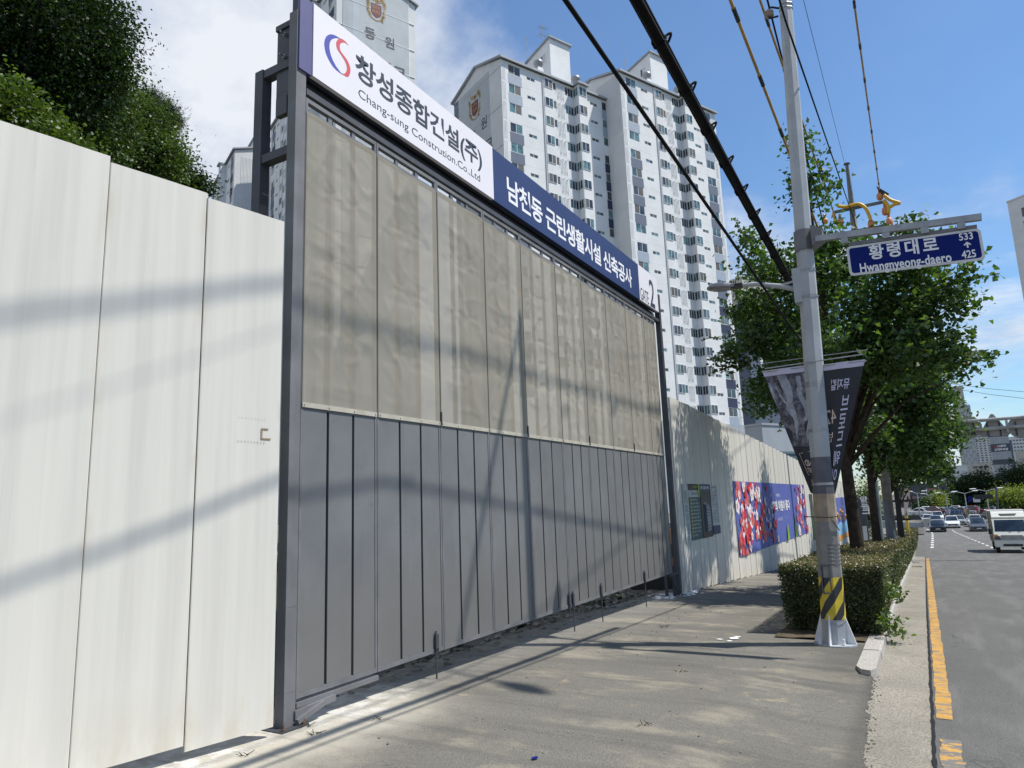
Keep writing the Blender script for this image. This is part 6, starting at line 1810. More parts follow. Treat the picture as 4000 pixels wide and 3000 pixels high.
# ------------------------------------------------------------------ poles further along
UPB = Vector((-1.22, 33.6, gz(33.6)))
up_top = at(3309, 650, 'y', 33.6)
uty = empty('utility_pole', UPB, 'concrete utility pole with steel crossarms behind the nearest ginkgo tree', 'utility pole')
b = MB(); b.tube([UPB, UPB.lerp(up_top, .5), UPB.lerp(up_top, .86)], [.20, .165, .14], 14); b.build('shaft', 'conc_pole', uty, smooth=True)
b = MB(); b.tube([UPB.lerp(up_top, .86), up_top], [.13, .075], 6); b.lathe(up_top, [(.05, 0), (.05, .08), (.14, .10), (.14, .14)], 10); b.build('top_bracket', 'cross_timber', uty)
b = MB(); b.tube([UPB+Z3*.0, UPB+Z3*2.6], [.212, .19], 14); b.build('blue_wrap', mat('anti_poster_wrap', (.10, .12, .145), .7, 0, .2, 30, .5, 60), uty)
c0, c1 = at(3255, 830, 'y', 33.5), at(3460, 787, 'y', 33.5)
b = MB(); b.bar(c0, c1, .10, .12); d0, d1 = at(3290, 912, 'y', 33.5), at(3470, 880, 'y', 33.5); b.bar(d0, d1, .10, .12); b.build('crossarm', 'cross_timber', uty)
for i, (px, py, h) in enumerate(((3283, 868, 30), (3403, 876, 36), (3475, 870, 44), (3458, 825, 34), (3437, 768, 30), (3222, 864, 22))):
    p = at(px, py, 'y', 33.4); k = depth(p)/F_PX
    b = MB(); b.lathe(p-Z3*(h*k*.5), [(.05, 0), (.12, .05), (.14, h*k*.5), (.12, h*k*.85), (.05, h*k)], 10); b.lathe(p+Z3*(h*k*.5), [(.05, 0), (.055, .2)], 8)
    b.build('insulator_cover', 'orange_cover', uty, smooth=True)
def ytube(name, pts, r, m, parent, y=33.3):
    P = [at(px, py, 'y', y) for px, py in pts]; b = MB()
    Q = []
    for i in range(len(P)-1):
        p0, p1, p2, p3 = P[max(i-1, 0)], P[i], P[i+1], P[min(i+2, len(P)-1)]
        for s in range(5):
            f = s/5; Q.append(.5*((2*p1)+(p2-p0)*f+(2*p0-5*p1+4*p2-p3)*f*f+(3*p1-p0-3*p2+p3)*f**3))
    Q.append(P[-1]); b.tube(Q, r, 8); return b.build(name, m, parent, smooth=True)
ytube('jumper_tube', [(3273, 805), (3305, 808), (3350, 797), (3380, 812), (3398, 850), (3400, 862)], .075, 'yellow_pipe', uty)
ytube('jumper_tube', [(3256, 830), (3262, 858), (3272, 877), (3280, 878)], .075, 'yellow_pipe', uty)
ytube('jumper_tube', [(3452, 762), (3480, 782), (3514, 793), (3495, 798), (3472, 812)], .075, 'yellow_pipe', uty)
ytube('jumper_tube', [(3452, 782), (3470, 808), (3470, 835)], .08, 'yellow_pipe', uty)
b = MB(); p = at(3438, 745, 'y', 33.3); b.prism([p+Vector((-.12, 0, .25)), p+Vector((.32, 0, -.22)), p+Vector((.02, 0, -.25))], (0, .15, 0)); b.build('cable_boot', 'black', uty)
gp_ = empty('signal_post', (-1.47, 30.9, gz(30.9)), 'thin pale green steel post in the hedge beside the concrete utility pole', 'post')
b = MB(); b.tube([(-1.47, 30.9, gz(30.9)), tuple(at(3413, 1806, 'y', 30.9))], .075, 8); b.build('shaft', mat('pale_green_paint', (.20, .25, .24), .5), gp_)
b = MB(); b.lathe((-1.47, 30.9, gz(30.9)), [(.14, 0), (.14, .03)], 10); b.build('foot_plate', 'galv', gp_)
sb_p0, sb_p1 = at(3470, 1830, 'y', 41.0), at(3525, 2085, 'y', 41.0)
bk = empty('sign_board', ((sb_p0.x+sb_p1.x)/2, 41.0, gz(41)), 'back of a tall grey sign board on a black post among the tree trunks', 'sign board')
b = MB(); b.bb(sb_p0.x+.15, sb_p1.x, 41.0, 41.08, gz(41)+.8, sb_p0.z); b.build('board', 'grey_bld', bk)
xm = (sb_p0.x+sb_p1.x)/2+.1
b = MB(); b.bb(xm-.12, xm+.12, 40.86, 40.98, gz(41), sb_p0.z-.3); 
for z in (.30, .55, .8): zz_ = gz(41)+.8+(sb_p0.z-gz(41)-.8)*z; b.bb(xm-.5, xm+.5, 40.88, 40.95, zz_-.05, zz_+.05)
b.build('board_post', 'black', bk)
be = empty('pole_banner', (-1.0, 58, gz(58)), 'small beige pole banner with dark lettering far along the hedge', 'banner')
b = MB(); q = [at(*p_, 'y', 58) for p_ in ((3532, 1908), (3558, 1905), (3546, 1985), (3532, 2020))]; b.face([tuple(v) for v in q]); b.build('banner_cloth', 'peach_ink', be)
b = MB(); b.tube([(-1.0, 58.1, gz(58)), (-1.0, 58.1, q[0].z+.3)], .09, 8); b.tube([q[0]+Z3*.08, q[1]+Z3*.08], .04, 6); b.build('post', 'conc_pole', be)
b = MB(); b.tube([(-1.02, 58.05, gz(58)+.3), (-1.02, 58.05, gz(58)+2.2)], .11, 8); b.build('yellow_sleeve', 'yellow', be)
b = MB(); c_ = q[0].lerp(q[3], .45); b.text('사', c_+Vector((.05, -.02, -.2)), X3, Z3, h=.6, bold=.03); b.build('banner_lettering', 'ban_black', be)
ds = empty('entrance_sign', at(3390, 2080, 'y', 60), 'black apartment entrance sign board with vertical white lettering between the trunks', 'sign')
p, q = at(3350, 1950, 'y', 60), at(3388, 2035, 'y', 60)
b = MB(); b.bb(p.x, q.x, 60, 60.3, gz(60), p.z); b.build('board', 'dark_bld', ds)
b = MB(); w_ = (q.x-p.x)*.5; b.text('듀', (p.x+w_*.75, 59.98, at(3370, 1990, 'y', 60).z), X3, Z3, h=.55, bold=.03); b.text('크', (p.x+w_*.85, 59.98, at(3370, 2008, 'y', 60).z), X3, Z3, h=.5, bold=.03); b.text('얄', (p.x+w_*.65, 59.98, at(3366, 1967, 'y', 60).z), X3, Z3, h=.55, bold=.03); b.build('sign_lettering', 'white_ink', ds)
b = MB(); b.bb(p.x+.1, q.x-.1, 59.9, 60.0, gz(60)+.1, gz(60)+1.5); b.build('lattice_panel', 'lt_bld', ds)

# ------------------------------------------------------------------ overhead lines
def wire(name, label, pts, r, m, cat='cable', group=None, knots=None, n=40, sleeves=None, flat=-99, dip=0.):
    P = [at(a, c, 'x', x) if isinstance(x, float) else Vector(x) for a, c, x in pts] if not isinstance(pts[0], Vector) else pts
    # smooth quadratic through the points, carried on past the frame
    ys = np.array([p.y for p in P]); xs = np.array([p.x for p in P]); zs = np.array([p.z for p in P])
    dg = 1
    fx_, fz_ = np.polyfit(ys, xs, 1), np.polyfit(ys, zs, dg)
    y0, y1 = knots or (ys.min(), ys.max())
    L = [Vector((float(np.polyval(fx_, max(y, flat))), y, float(np.polyval(fz_, max(y, flat)))-min(dip, max(0, flat-y)*.12))) for y in frange(y0, y1, n)]
    root = empty(name, L[0], label, cat, group)
    b = MB(); b.tube(L, r, 8); b.build('strand', m, root, smooth=True)
    if sleeves:
        b = MB()
        for y in sleeves:
            c = [Vector((float(np.polyval(fx_, t)), t, float(np.polyval(fz_, t)))) for t in (y, y+.28)]; b.tube(c, r*1.35, 8)
        b.build('joint_sleeve', 'black', root)
    return root, fx_, fz_
def band1(px, py): return atp(px, py, (-1.868, 0, 1), 3.66+9.34)
def band2(px, py): return atp(px, py, (-1.9185, .125, 1), 12.35)
bun, fxb, fzb_ = wire('cable_bundle', 'thick black bundle of lashed cables sloping down towards the street pole', [at(*q, 'x', -1.49) for q in ((2490, 0), (2600, 205), (2760, 500), (2920, 800), (3060, 1060), (3085, 1100))], .046, 'cable', knots=(-14, 12.2), n=60)
b = MB()
for y in frange(4.6, 11.6, 9):
    b = MB(); c = Vector((float(np.polyval(fxb, y)), y, float(np.polyval(fzb_, y)))); b.tube([c+Vector((.066*math.cos(t), .03*math.sin(t*2), .066*math.sin(t))) for t in frange(0, 6.28, 10)], .008, 5)
    b.tube([c+Vector((.03+.05*math.sin(t), .05+.10*t/3.14, .05+.05*math.sin(t))) for t in frange(0, 3.14, 10)], .012, 6); b.build('lashing_loop', 'cable', bun)
for j in range(5):
    b = MB(); a = j*1.256
    b.tube([Vector((float(np.polyval(fxb, y))+.042*math.cos(a+.11*y), y, float(np.polyval(fzb_, y))+.042*math.sin(a+.11*y))) for y in frange(-14, 12.2, 90)], .017, 6); b.build('outer_strand', 'cable', bun, smooth=True)
wire('thin_cable', 'thin black cable crossing the sky from the top to the low lamp arm', [(2225, 0, -1.66), (2500, 430, -1.66), (2800, 880, -1.66), (2985, 1120, -1.66), (3005, 1150, -1.66)], .018, 'cable', knots=(-12, 20))
wire('covered_line', 'leftmost yellow covered power line with black joints passing behind the street pole', [band2(*q) for q in ((2855, 0), (2930, 200), (3000, 400), (3075, 570))], .023, 'cable_yellow', 'power line', 'yellow covered power lines', knots=(-16, 33), flat=7.4, dip=.21, sleeves=[y*1.6+7.5 for y in range(15)])
wire('covered_line', 'middle yellow covered power line running just left of the street pole to the orange insulators', [band1(*q) for q in ((2980, 0), (3060, 280), (3120, 460), (3250, 800))], .022, 'cable_yellow', 'power line', 'yellow covered power lines', knots=(-16, 33.4), sleeves=[y*1.9+8.5 for y in range(13)])
p3 = at(3436, 745, 'y', 33.4)
xw = p3.x
_r = ray(3335, 0); p3q = band1(3335, 0)
wire('covered_line', 'right yellow covered power line standing clear against the sky above the road sign', [Vector((xw, 33.4, p3.z)), p3q, p3q+(p3q-p3)*.5], .026, 'cable_yellow', 'power line', 'yellow covered power lines', knots=(-16, 33.4), flat=p3q.y, sleeves=[y*2.2+12.3 for y in range(10)])
wire('thin_cable', 'black cable passing in front of the street pole down to the utility pole', [(3060, 0, -.75), (3150, 330, -.76), (3250, 640, -.80), (3310, 790, -.84), (3360, 920, -.86)], .013, 'cable', knots=(-14, 33.4), flat=8.3)
wire('thin_cable', 'faint thin wire ending at the very top of the utility pole', [(3140, 0, -.92), (3200, 250, -.93), (3300, 640, -1.0)], .006, 'cable', knots=(-16, 33.5))
wire('twisted_cable', 'black twisted service cable running down beside the street pole behind the middle yellow line', [band1(*q) for q in ((3000, 0), (3030, 150), (3060, 270), (3130, 500), (3190, 760), (3240, 980))], .018, 'cable', knots=(4, 33))
for py0, py1, lab in ((1495, 1535, 'upper of two thin wires crossing the far road at the right'), (1512, 1562, 'lower of two thin wires crossing the far road at the right')):
    a, c = atd(3690, py0, 75), atd(4050, py1, 75)
    r_ = empty('thin_cable', a, lab, 'cable'); b = MB(); b.tube([a+(a-c)*.6, a, a.lerp(c, .5)-Z3*.1, c, c+(c-a)*.5], .018, 5); b.build('strand', 'cable', r_)

# ------------------------------------------------------------------ sign gantry seen from behind
gy = 42.0
ga0, ga1 = at(3660, 1656, 'y', gy), at(4060, 1624, 'y', gy); gb0, gb1 = at(3660, 1690, 'y', gy), at(4060, 1658, 'y', gy)
gan = empty('sign_gantry', (12.5, gy, gz(gy)), 'rusty white pipe gantry across the road carrying traffic signs seen from behind', 'sign gantry')
dz = (ga1.z-ga0.z)/(ga1.x-ga0.x)
gm = mat('gantry_rusty_white', (.42, .42, .41), .7, 0, .25, 1.5, .2, 20, .3, .4)
b = MB()
for p in (ga0, gb0): b.tube([(p.x-1.4, gy, p.z-dz*1.4), (12.6, gy, p.z+dz*(12.6-p.x))], .085, 10)
b.build('rail', gm, gan, smooth=True)
b = MB(); b.tube([(12.6, gy, gz(gy)), (12.6, gy, ga0.z+dz*12+.4)], .16, 12); b.build('gantry_post', gm, gan)
b = MB()
for px in (3722, 3930): 
    p = at(px, 1640, 'y', gy); q = at(px+2, 1690, 'y', gy); b = MB(); b.bb(p.x-.05, p.x+.05, gy-.06, gy+.06, q.z, p.z); b.build('strut', gm, gan)

sgm = mat('sign_back_grey', (.33, .31, .285), .6, .2, .12, 1.2)
def backsign(shape, px, py, rpx):
    c = at(px, py, 'y', gy+.14); r = rpx*depth(c)/F_PX*.86
    b = MB()
    if shape == 'disc': pts = [(r*math.cos(2*math.pi*i/28), r*math.sin(2*math.pi*i/28)) for i in range(28)]
    elif shape == 'tri':
        pts = []
        for a in (90, 210, 330):
            for dd in (-24, 0, 24): pts.append((1.15*r*math.cos(rad(a))*.86+.14*r*math.cos(rad(a+dd*2.5)), 1.15*r*math.sin(rad(a))*.86+.14*r*math.sin(rad(a+dd*2.5))))
    b.prism([(c.x+x, c.y, c.z+y) for x, y in pts], (0, .03, 0)); o = b.build('sign_disc' if shape == 'disc' else 'warning_triangle', sgm, gan)
    b = MB()
    for s in (-.4, .4): b.bb(c.x+r*s-.03, c.x+r*s+.03, gy+.08, gy+.138, c.z-r*.7, c.z+r*.5)
    b.build('sign_bracket', 'steel_dark', o)
for a in (('disc', 3690, 1672, 46), ('disc', 3783, 1670, 52), ('tri', 3882, 1672, 58), ('disc', 3990, 1668, 52), ('disc', 4040, 1664, 40)): backsign(*a)

# ------------------------------------------------------------------ vehicles
def wheel(parent, x, y, r, w, z):
    b = MB(); b.lathe((x-w/2, y, z), [(r*.62, 0), (r, .03), (r, w-.03), (r*.62, w)], 18, 0, (Y3, Z3, X3)); o = b.build('wheel', 'tyre', parent, local=True, smooth=False)
    b = MB(); b.lathe((x-w/2-.005, y, z), [(r*.6, 0), (r*.55, .02), (r*.2, .05)], 12, 0, (Y3, Z3, X3)); b.lathe((x+w/2-.02, y, z), [(r*.6, 0), (r*.55, .02), (r*.2, .03)], 12, 0, (Y3, Z3, X3)); b.build('rim', 'galv', o, local=True)
def loft(b, secs, m=0, cap=True):
    for s0, s1 in zip(secs, secs[1:]):
        n = len(s0)
        for j in range(n): b.face([s0[j], s0[(j+1) % n], s1[(j+1) % n], s1[j]], m)
    if cap: b.face(secs[0][::-1], m); b.face(secs[-1], m)
def car_proto(name, label, pos, rz, paint, suv=False, group='cars on the road'):
    r = empty(name, pos, label, 'car', group, rz)
    W2 = .92; L = 4.6; H = 1.66 if suv else 1.45; bh = .98 if suv else .88
    def sec(y, w, z0, z1, ch=.08): return [(-w, y, z0), (w, y, z0), (w, y, z1-ch), (w-ch, y, z1), (-w+ch, y, z1), (-w, y, z1-ch)]
    b = MB(); loft(b, [sec(-2.28, W2*.80, .30, .62), sec(-2.15, W2*.95, .22, .72), sec(-1.5, W2, .2, bh-.08), sec(-.9, W2, .2, bh), sec(1.7, W2, .2, bh+.03), sec(2.1, W2*.96, .25, bh), sec(2.3, W2*.85, .35, bh-.12)])
    body = b.build('body', paint, r, local=True, smooth=False)
    b = MB(); loft(b, [sec(-.95, W2*.86, bh-.02, bh+.01, .01), sec(-.15, W2*.72, bh-.02, H, .07), sec(.9, W2*.72, bh-.02, H, .07), sec(1.85 if suv else 1.7, W2*.80, bh-.02, bh+.08, .02)]); b.build('cabin', paint, r, local=True)
    b = MB()
    k = .012
    b.face([(-W2*.80, -.93-k, bh+.03), (W2*.80, -.93-k, bh+.03), (W2*.66, -.21-k, H-.05), (-W2*.66, -.21-k, H-.05)]); b.build('windscreen', 'car_glass', r, local=True)
    for s in (-1, 1):
        b = MB(); b.face([(s*(W2*.865), -.70, bh+.04), (s*(W2*.865), 1.5, bh+.06), (s*(W2*.74+.012), .95, H-.09), (s*(W2*.74+.012), -.12, H-.09)]); b.build('side_window', 'car_glass', r, local=True)
        b = MB(); b.prism([(s*.50, -2.20, .62), (s*.84, -2.10, .62), (s*.86, -1.98, .72), (s*.52, -2.14, .70)], (0, -.02, .03)); b.build('headlight', 'lamp_glass', r, local=True)
        b = MB(); b.lathe((s*(W2+.08), -.62, bh+.10), [(.03, -.09), (.09, -.05), (.10, .05), (.04, .09)], 8, 0, (Y3, Z3, X3)); b.build('door_mirror', paint, r, local=True)
    b = MB(); b.bb(-.55, .55, -2.31, -2.2, .40, .60); b.build('grille', 'black', r, local=True)
    b = MB(); b.bb(-.26, .26, -2.33, -2.31, .36, .47); b.build('number_plate', 'plate', r, local=True)
    for x in (-W2+.10, W2-.10):
        for y in (-1.42, 1.35): wheel(r, x, y, .33, .20, .33)
    return r
def gpos(px, py): p = atg(px, py, ROADZ); return Vector((p.x, p.y, gz(p.y)+ROADZ+.01))
c1 = car_proto('parked_sedan', 'black sedan coming towards us alone in the near lane', gpos(3665, 2076), 0, 'far_black')
c1.name = 'sedan_car'; XF['sedan_car'] = XF.get('sedan_car', XF['parked_sedan'])
def recolor(root, paint):
    for ch in root.children:
        if ch.type == 'MESH' and ch.data.materials and ch.data.materials[0] and ch.name.split('.')[0] in ('body', 'cabin', 'door_mirror'):
            ch.data = ch.data.copy(); ch.data.materials[0] = M[paint]
suv = car_proto('suv_car', 'white SUV in the second lane beside the black sedan', gpos(3721, 2061), 0, 'far_white', True)
for src, px, py, paint, rz, lab in (
    (suv, 3822, 2074, 'far_grey', 0, 'dark grey hatchback partly behind the white refrigerated truck'),
    (suv, 3812, 2056, 'far_white', 0, 'white van like car just behind the dark grey hatchback'),
    (c1, 3748, 2050, 'far_silver', 0, 'silver sedan behind the white SUV, to its right'),
    (c1, 3628, 2044, 'far_white', .05, 'white sedan waiting left of the black sedan, further back'),
    (suv, 3665, 2034, 'far_white', 0, 'white people carrier directly behind the black sedan'),
    (c1, 3658, 2050, 'far_silver', 0, 'silver sedan following close behind the black sedan')):
    o = copy_tree(src); o['label'] = lab; o.location = gpos(px, py); o.rotation_euler.z = rz; recolor(o, paint)
    if paint == 'far_grey': o.name = 'hatchback_car'

tp = gpos(3952, 2154)
tr_ = empty('box_truck', tp, 'cream white refrigerated box truck driving towards us at the right edge', 'truck', None, rad(-2))
b = MB()   # cab: forward control, raked screen
pr = [(-2.35, .42), (-2.42, .62), (-2.40, 1.08), (-2.25, 1.30), (-1.80, 2.02), (-1.62, 2.06), (-.75, 2.06), (-.75, .42)]
for s in (1,): b.prism([(-.86, y, z) for y, z in pr], (1.72, 0, 0))
b.build('cab', 'truck_cream', tr_, local=True)
b = MB(); b.face([(-.79, -2.243, 1.335), (.79, -2.243, 1.335), (.74, -1.825, 2.0), (-.74, -1.825, 2.0)]); b.build('windscreen', 'car_glass', tr_, local=True)
for s in (-1, 1):
    b = MB(); b.face([(s*.868, -2.12, 1.33), (s*.868, -1.0, 1.33), (s*.868, -1.0, 1.94), (s*.868, -1.76, 1.94)]); b.build('side_window', 'car_glass', tr_, local=True)
    b = MB(); b.prism([(s*.54, -2.415, .84), (s*.865, -2.40, .84), (s*.865, -2.36, 1.14), (s*.72, -2.385, 1.16), (s*.58, -2.41, 1.0)], (0, -.03, 0)); hl2 = b.build('headlight', mat('dark_headlamp', (.09, .09, .095), .15, .2, .3, 14), tr_, local=True)
    b = MB(); b.prism([(s*.66, -2.455, 1.06), (s*.867, -2.44, 1.02), (s*.867, -2.40, 1.15), (s*.72, -2.42, 1.17)], (0, -.01, 0)); b.build('indicator', 'amber', hl2, local=True)
    b = MB(); b.bb(s*.95, s*1.12, -2.25, -2.12, 1.18, 1.50); b.bar((s*.86, -2.1, 1.45), (s*1.0, -2.18, 1.42), .03, .03); b.build('door_mirror', 'black', tr_, local=True)
    b = MB(); b.bb(s*.50, s*.76, -2.455, -2.40, .52, .62); b.build('fog_lamp', 'lamp_glass', tr_, local=True)
    b = MB(); b.bb(s*.8625, s*.866, -2.0, -1.99, .6, 1.2); b.bb(s*.8625, s*.866, -.98, -.97, .5, 1.9); b.build('door_gap', 'black', tr_, local=True)
b = MB(); b.bb(-.53, .53, -2.425, -2.40, .82, 1.12); b.build('front_panel', mat('truck_grey_panel', (.30, .30, .28), .5), tr_, local=True)
b = MB(); b.bb(-.86, .86, -2.46, -2.36, .42, .72); b.build('bumper', 'truck_cream', tr_, local=True)
b = MB(); b.bb(-.48, .48, -2.47, -2.455, .47, .60); b.build('air_intake', 'black', tr_, local=True)
b = MB(); b.bb(-.27, .27, -2.475, -2.46, .635, .735); b.build('number_plate', 'plate', tr_, local=True)
b = MB(); b.lathe((0, -2.426, 1.0), [(.10, 0), (.10, .012)], 14, 0, (X3*1.4, Z3*.7, -Y3)); b.build('badge', 'galv', tr_, local=True)
b = MB()
for x0, x1 in ((-.1, .28), (.35, .72)): b.bar((x0, -2.27, 1.315), (x1, -2.18, 1.44), .02, .015)
b.build('wiper', 'black', tr_, local=True)
b = MB(); b.bb(-.95, .95, -.62, 2.55, .62, 2.50); b.bb(-.97, .97, -.64, 2.57, 2.42, 2.52); b.build('cargo_box', 'truck_box', tr_, local=True)
b = MB()
for y in (-.4, .3, .42): b.bb(-.965, -.95, y-.03, y+.03, .7, 2.4)
b.build('door_hinge_bar', 'steel_dark', tr_, local=True)
pr = [(-.64, 2.49), (-.9, 2.49), (-1.35, 2.42), (-1.70, 2.16), (-1.70, 2.07), (-.64, 2.07)]
b = MB(); b.prism([(-.84, y, z) for y, z in pr], (1.68, 0, 0)); b.build('wind_deflector', 'truck_cream', tr_, local=True)
b = MB(); b.prism([(-.45, -1.475, 2.34), (.45, -1.475, 2.34), (.36, -1.60, 2.25), (-.36, -1.60, 2.25)], (0, -.012, .02)); b.build('chiller_grille', 'black', tr_, local=True)
b = MB(); b.bb(-.6, .6, -2.2, 2.4, .40, .60); b.build('chassis', 'black', tr_, local=True)
for x in (-.74, .74):
    wheel(tr_, x, -1.75, .33, .22, .33); wheel(tr_, x, 1.55, .30, .30, .30)

# ------------------------------------------------------------------ far end of the road
fw_ = empty('retaining_wall', (4, 150, gz(150)), 'grey ramp wall across the far end of the road with cars above it', 'wall')
def farp(px, py, y): return at(px, py, 'y', y)
w0, w1, w2 = farp(3545, 2012, 150), farp(3760, 2008, 150), farp(4200, 2035, 150)
b = MB(); zb = gz(150)-.2
b.prism([(w0.x-12, 150, zb), (w2.x, 150, zb), (w2.x, 150, w2.z), (w1.x, 150, w1.z), (w0.x-12, 150, w0.z)], (0, .5, 0)); b.build('wall', 'wall_grey', fw_)
b = MB()
x = w0.x-10
while x < w2.x:
    zt = (w0.z if x < w0.x else w0.z+(w1.z-w0.z)*(x-w0.x)/(w1.x-w0.x) if x < w1.x else w1.z+(w2.z-w1.z)*(x-w1.x)/(w2.x-w1.x)); b.bb(x-.04, x+.04, 150.2, 150.3, zt, zt+.55); x += .7
b.build('railing', 'galv', fw_)
zr = w1.z-.25
b = MB(); b.bb(w0.x-40, w2.x+40, 150.5, 172, zr-.3, zr); tag(b.build('ramp_road', 'road'), kind='structure')
lw = empty('kerb_wall', farp(3590, 2045, 118), 'low pale kerb wall with a stone end block left of the waiting cars', 'wall')
a, c = farp(3545, 2030, 118), farp(3608, 2042, 118); b = MB(); b.prism([(a.x-6, 118, gz(118)), (c.x, 118, gz(118)), (c.x, 118, c.z), (a.x-6, 118, a.z)], (0, .5, 0)); b.build('wall', 'grey_bld', lw)
b = MB(); b.bb(c.x, c.x+.9, 117.8, 118.6, gz(118), c.z+.6); b.build('end_block', 'beige', lw)
for i, (px, paint, s_, lab) in enumerate(((3606, 'far_white', 0, 'white car on the ramp, leftmost of the row above the wall'), (3629, 'far_white', 1, 'second white car on the ramp, close behind the first'), (3656, 'far_red', 1, 'dark maroon car on the ramp above the wall'), (3684, 'far_silver', 0, 'silver car on the ramp between the maroon one and a banner post'), (3726, 'far_blue', 0, 'blue car on the ramp above the white SUV'), (3745, 'far_silver', 1, 'silver tall car on the ramp, right of the blue one'), (3764, 'far_silver', 0, 'light car on the ramp above the silver sedan'), (3790, 'far_silver', 0, 'pale car on the ramp left of the box truck'), (3808, 'far_red', 1, 'maroon tall car on the ramp nearest the box truck'))):
    o = copy_tree(suv if s_ else c1); o['label'] = lab; p = farp(px, 2010, 154+2.6*(i % 2)); o.location = (p.x, p.y, zr); o.rotation_euler.z = rad(72+10*(i % 3)); recolor(o, paint); o['group'] = 'cars on the ramp'
# double-armed street lamps in the distance
def far_lamp(px, base_y, top_y, y, half, lab, first=[None]):
    base = at(px, base_y, 'y', y); top = at(px-14*(base_y-top_y)/160, top_y, 'y', y)
    h = top.z-base.z
    r = empty('street_lamp', base, lab, 'street light', 'far double armed street lamps')
    b = MB(); b.tube([(base.x, y, gz(y) if y < 150 else zr), (base.x, y, top.z)], [.12, .07], 8); b.build('post', 'pole', r)
    for s in (-1, 1):
        b = MB(); k = half*depth(top)/F_PX; e_ = Vector((base.x+s*k, y, top.z+.35)); b.tube([Vector((base.x, y, top.z-.1)), Vector((base.x+s*k*.5, y, top.z+.15)), e_], .05, 6); am = b.build('arm', 'pole', r)
        b = MB(); b.lathe(e_-X3*.45, [(.05, 0), (.16, .2), (.16, .7), (.04, 1.0)], 8, 0, (Y3, Z3*.5, X3)); b.build('lamp_head', 'wht', am)
for a in ((3592, 2000, 1926, 150, 24, 'far street lamp nearest the hedge end, left of the yellowish tree'), (3640, 1985, 1934, 175, 24, 'far street lamp in front of the yellowish tree'), (3702, 1990, 1930, 170, 26, 'far street lamp right of the yellowish tree'), (3777, 1990, 1926, 150, 34, 'far street lamp above the cars on the ramp'), (3862, 1985, 1916, 140, 44, 'far street lamp left of the traffic signal pole')): far_lamp(*a)
def far_banner(px, py, w, h, y, m1, m2, lab):
    p = at(px, py, 'y', y); k = depth(p)/F_PX; w, h = w*k, h*k
    r = empty('pole_banner', p, lab, 'banner', 'pole banners far along the road')
    for s, m in ((-1, m1), (1, m2)):
        b = MB(); b.prism([p+X3*(s*.08), p+X3*(s*w), p+X3*(s*.12)-Z3*h], (0, .03, 0)); b.build('banner_cloth', m, r)
    b = MB(); b.tube([p+Z3*.1-X3*w, p+Z3*.1+X3*w], .03, 5); b.tube([p+Z3*.3+Vector((0, .1, 0)), p-Z3*(h*1.3)+Vector((0, .1, 0))], .07, 6); b.build('banner_rod', 'galv', r)
for a in ((3702, 1990, 9, 26, 149, 'grey_bld', 'lilac', 'far pole banner in faded lilac'), (3775, 1990, 10, 26, 149, 'orange_print', 'leaf_print', 'far pole banner in orange and green'), (3818, 1980, 9, 26, 140, 'red', 'lt_bld', 'far pole banner in dark red and grey'), (3862, 1988, 11, 26, 139, 'pink', 'paper', 'far pole banner in salmon and white just above the truck'), (3880, 1982, 9, 24, 138, 'navy_board', 'lt_bld', 'far pole banner in navy and pale grey')): far_banner(*a)
tl = empty('traffic_signal', at(3895, 1995, 'y', 130), 'dark traffic signal pole with a hooded signal bar and blue sign beyond the ramp', 'traffic signal')
b = MB(); p = at(3890, 1900, 'y', 130); q = at(3897, 2000, 'y', 130); b.tube([(q.x, 130, gz(130)), p], .14, 8); b.build('post', 'dark_bld', tl)
b = MB(); p = at(3804, 1933, 'y', 130); q = at(3880, 1948, 'y', 130); b.bb(p.x, q.x, 129.8, 130.1, q.z, p.z); b.build('signal_bar', 'black', tl)
b = MB(); p = at(3780, 1938, 'y', 130); q = at(3798, 1961, 'y', 130); b.bb(p.x, q.x, 129.8, 129.9, q.z, p.z); b.build('blue_sign', 'road_blue', tl)
b = MB(); p = at(3800, 1945, 'y', 130); q = at(3830, 1961, 'y', 130); b.bb(p.x, q.x, 129.85, 129.9, q.z, p.z); b.build('pale_sign', 'lt_bld', tl)
hb = empty('rent_sign', at(3628, 1935, 'y', 185), 'white hanging sign board with pink lettering beyond the far lamps', 'sign')
p, q = at(3616, 1910, 'y', 185), at(3641, 1931, 'y', 185); b = MB(); b.bb(p.x, q.x, 185, 185.2, q.z, p.z); b.build('board', 'sign_white', hb)
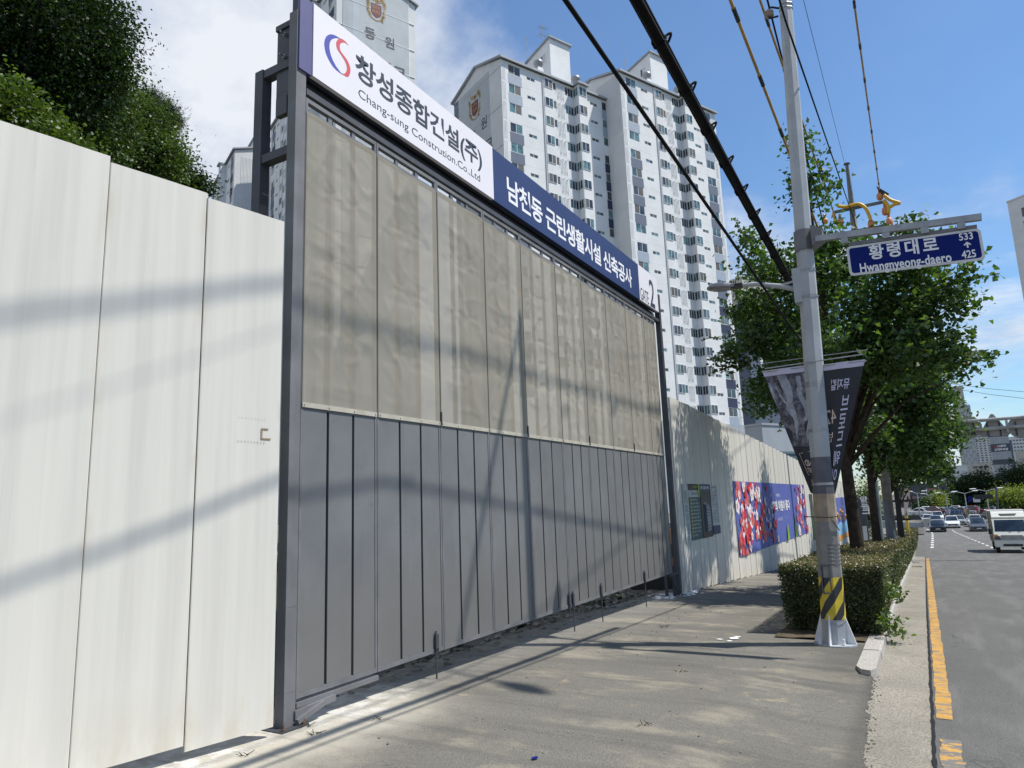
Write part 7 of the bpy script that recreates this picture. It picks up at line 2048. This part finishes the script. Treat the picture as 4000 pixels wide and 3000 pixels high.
b = MB(); b.text('임대', (p.x+.5, 184.95, q.z+.75*(p.z-q.z)-.3), X3, Z3, h=.7, bold=.03); b.build('sign_lettering', 'pink', hb)
sl = empty('pale_shop', at(3600, 1975, 'y', 188), 'pale shop front with blue signs behind the far lamps', 'shop')
p, q = at(3555, 1948, 'y', 188), at(3640, 2000, 'y', 188); b = MB(); b.bb(p.x, q.x, 188, 190, q.z, p.z); b.build('wall', 'lt_bld', sl)
b = MB(); b.bb(p.x, q.x, 187.8, 188, p.z-.9, p.z); b.build('fascia', mat('maroon_fascia', (.07, .02, .04), .6), sl)
b = MB(); b.bb(p.x+.2, p.x+1.8, 187.85, 188, p.z-2.2, p.z-1.2); b.build('blue_sign', 'navy_board', sl)

# trees along the far end
FT = [('yellowish green tree standing alone beyond the ramp', [(3662, 1960, 24, 36)], 'yellow_leaf', 178, 41), ('round dark green shrub tree beside the shop front', [(3604, 1982, 22, 24)], 'oak', 176, 42), ('green tree right of the yellowish one', [(3702, 1962, 26, 34), (3716, 1985, 20, 18)], 'oak2', 182, 43),
      ('large dark tree mass below the balcony building', [(3735, 1925, 46, 50), (3790, 1905, 46, 58), (3740, 1975, 50, 36), (3680, 1985, 40, 26), (3790, 1970, 40, 36)], 'oak', 192, 44), ('tall dark tree in front of the striped tower foot', [(3840, 1895, 46, 60), (3885, 1920, 40, 60), (3850, 1970, 60, 36)], 'oak', 196, 45), ('dark tree at the right edge behind the truck', [(3970, 1860, 60, 66), (3930, 1910, 46, 60), (4030, 1880, 60, 80)], 'oak', 186, 46), ('bright yellow green tree at the right edge over the truck', [(3960, 1950, 52, 48), (4020, 1960, 50, 50), (3915, 1950, 28, 34)], 'yellow_leaf', 160, 47), ('low dark shrubs behind the box truck', [(3960, 2020, 60, 30), (4020, 2010, 50, 40), (3900, 1995, 40, 26)], 'oak', 158, 48)]
for lab, el, m, y, seed in FT:
    E_ = [pel(px, py, rx, ry, y, 4.) for px, py, rx, ry in el]
    tree('far_tree', lab, (E_[0][0], y, zr if y > 155 else gz(y)), E_, 60+70*len(el), 34, .62, .34, m, seed, .22, group='trees at the far end of the road', nl=8)
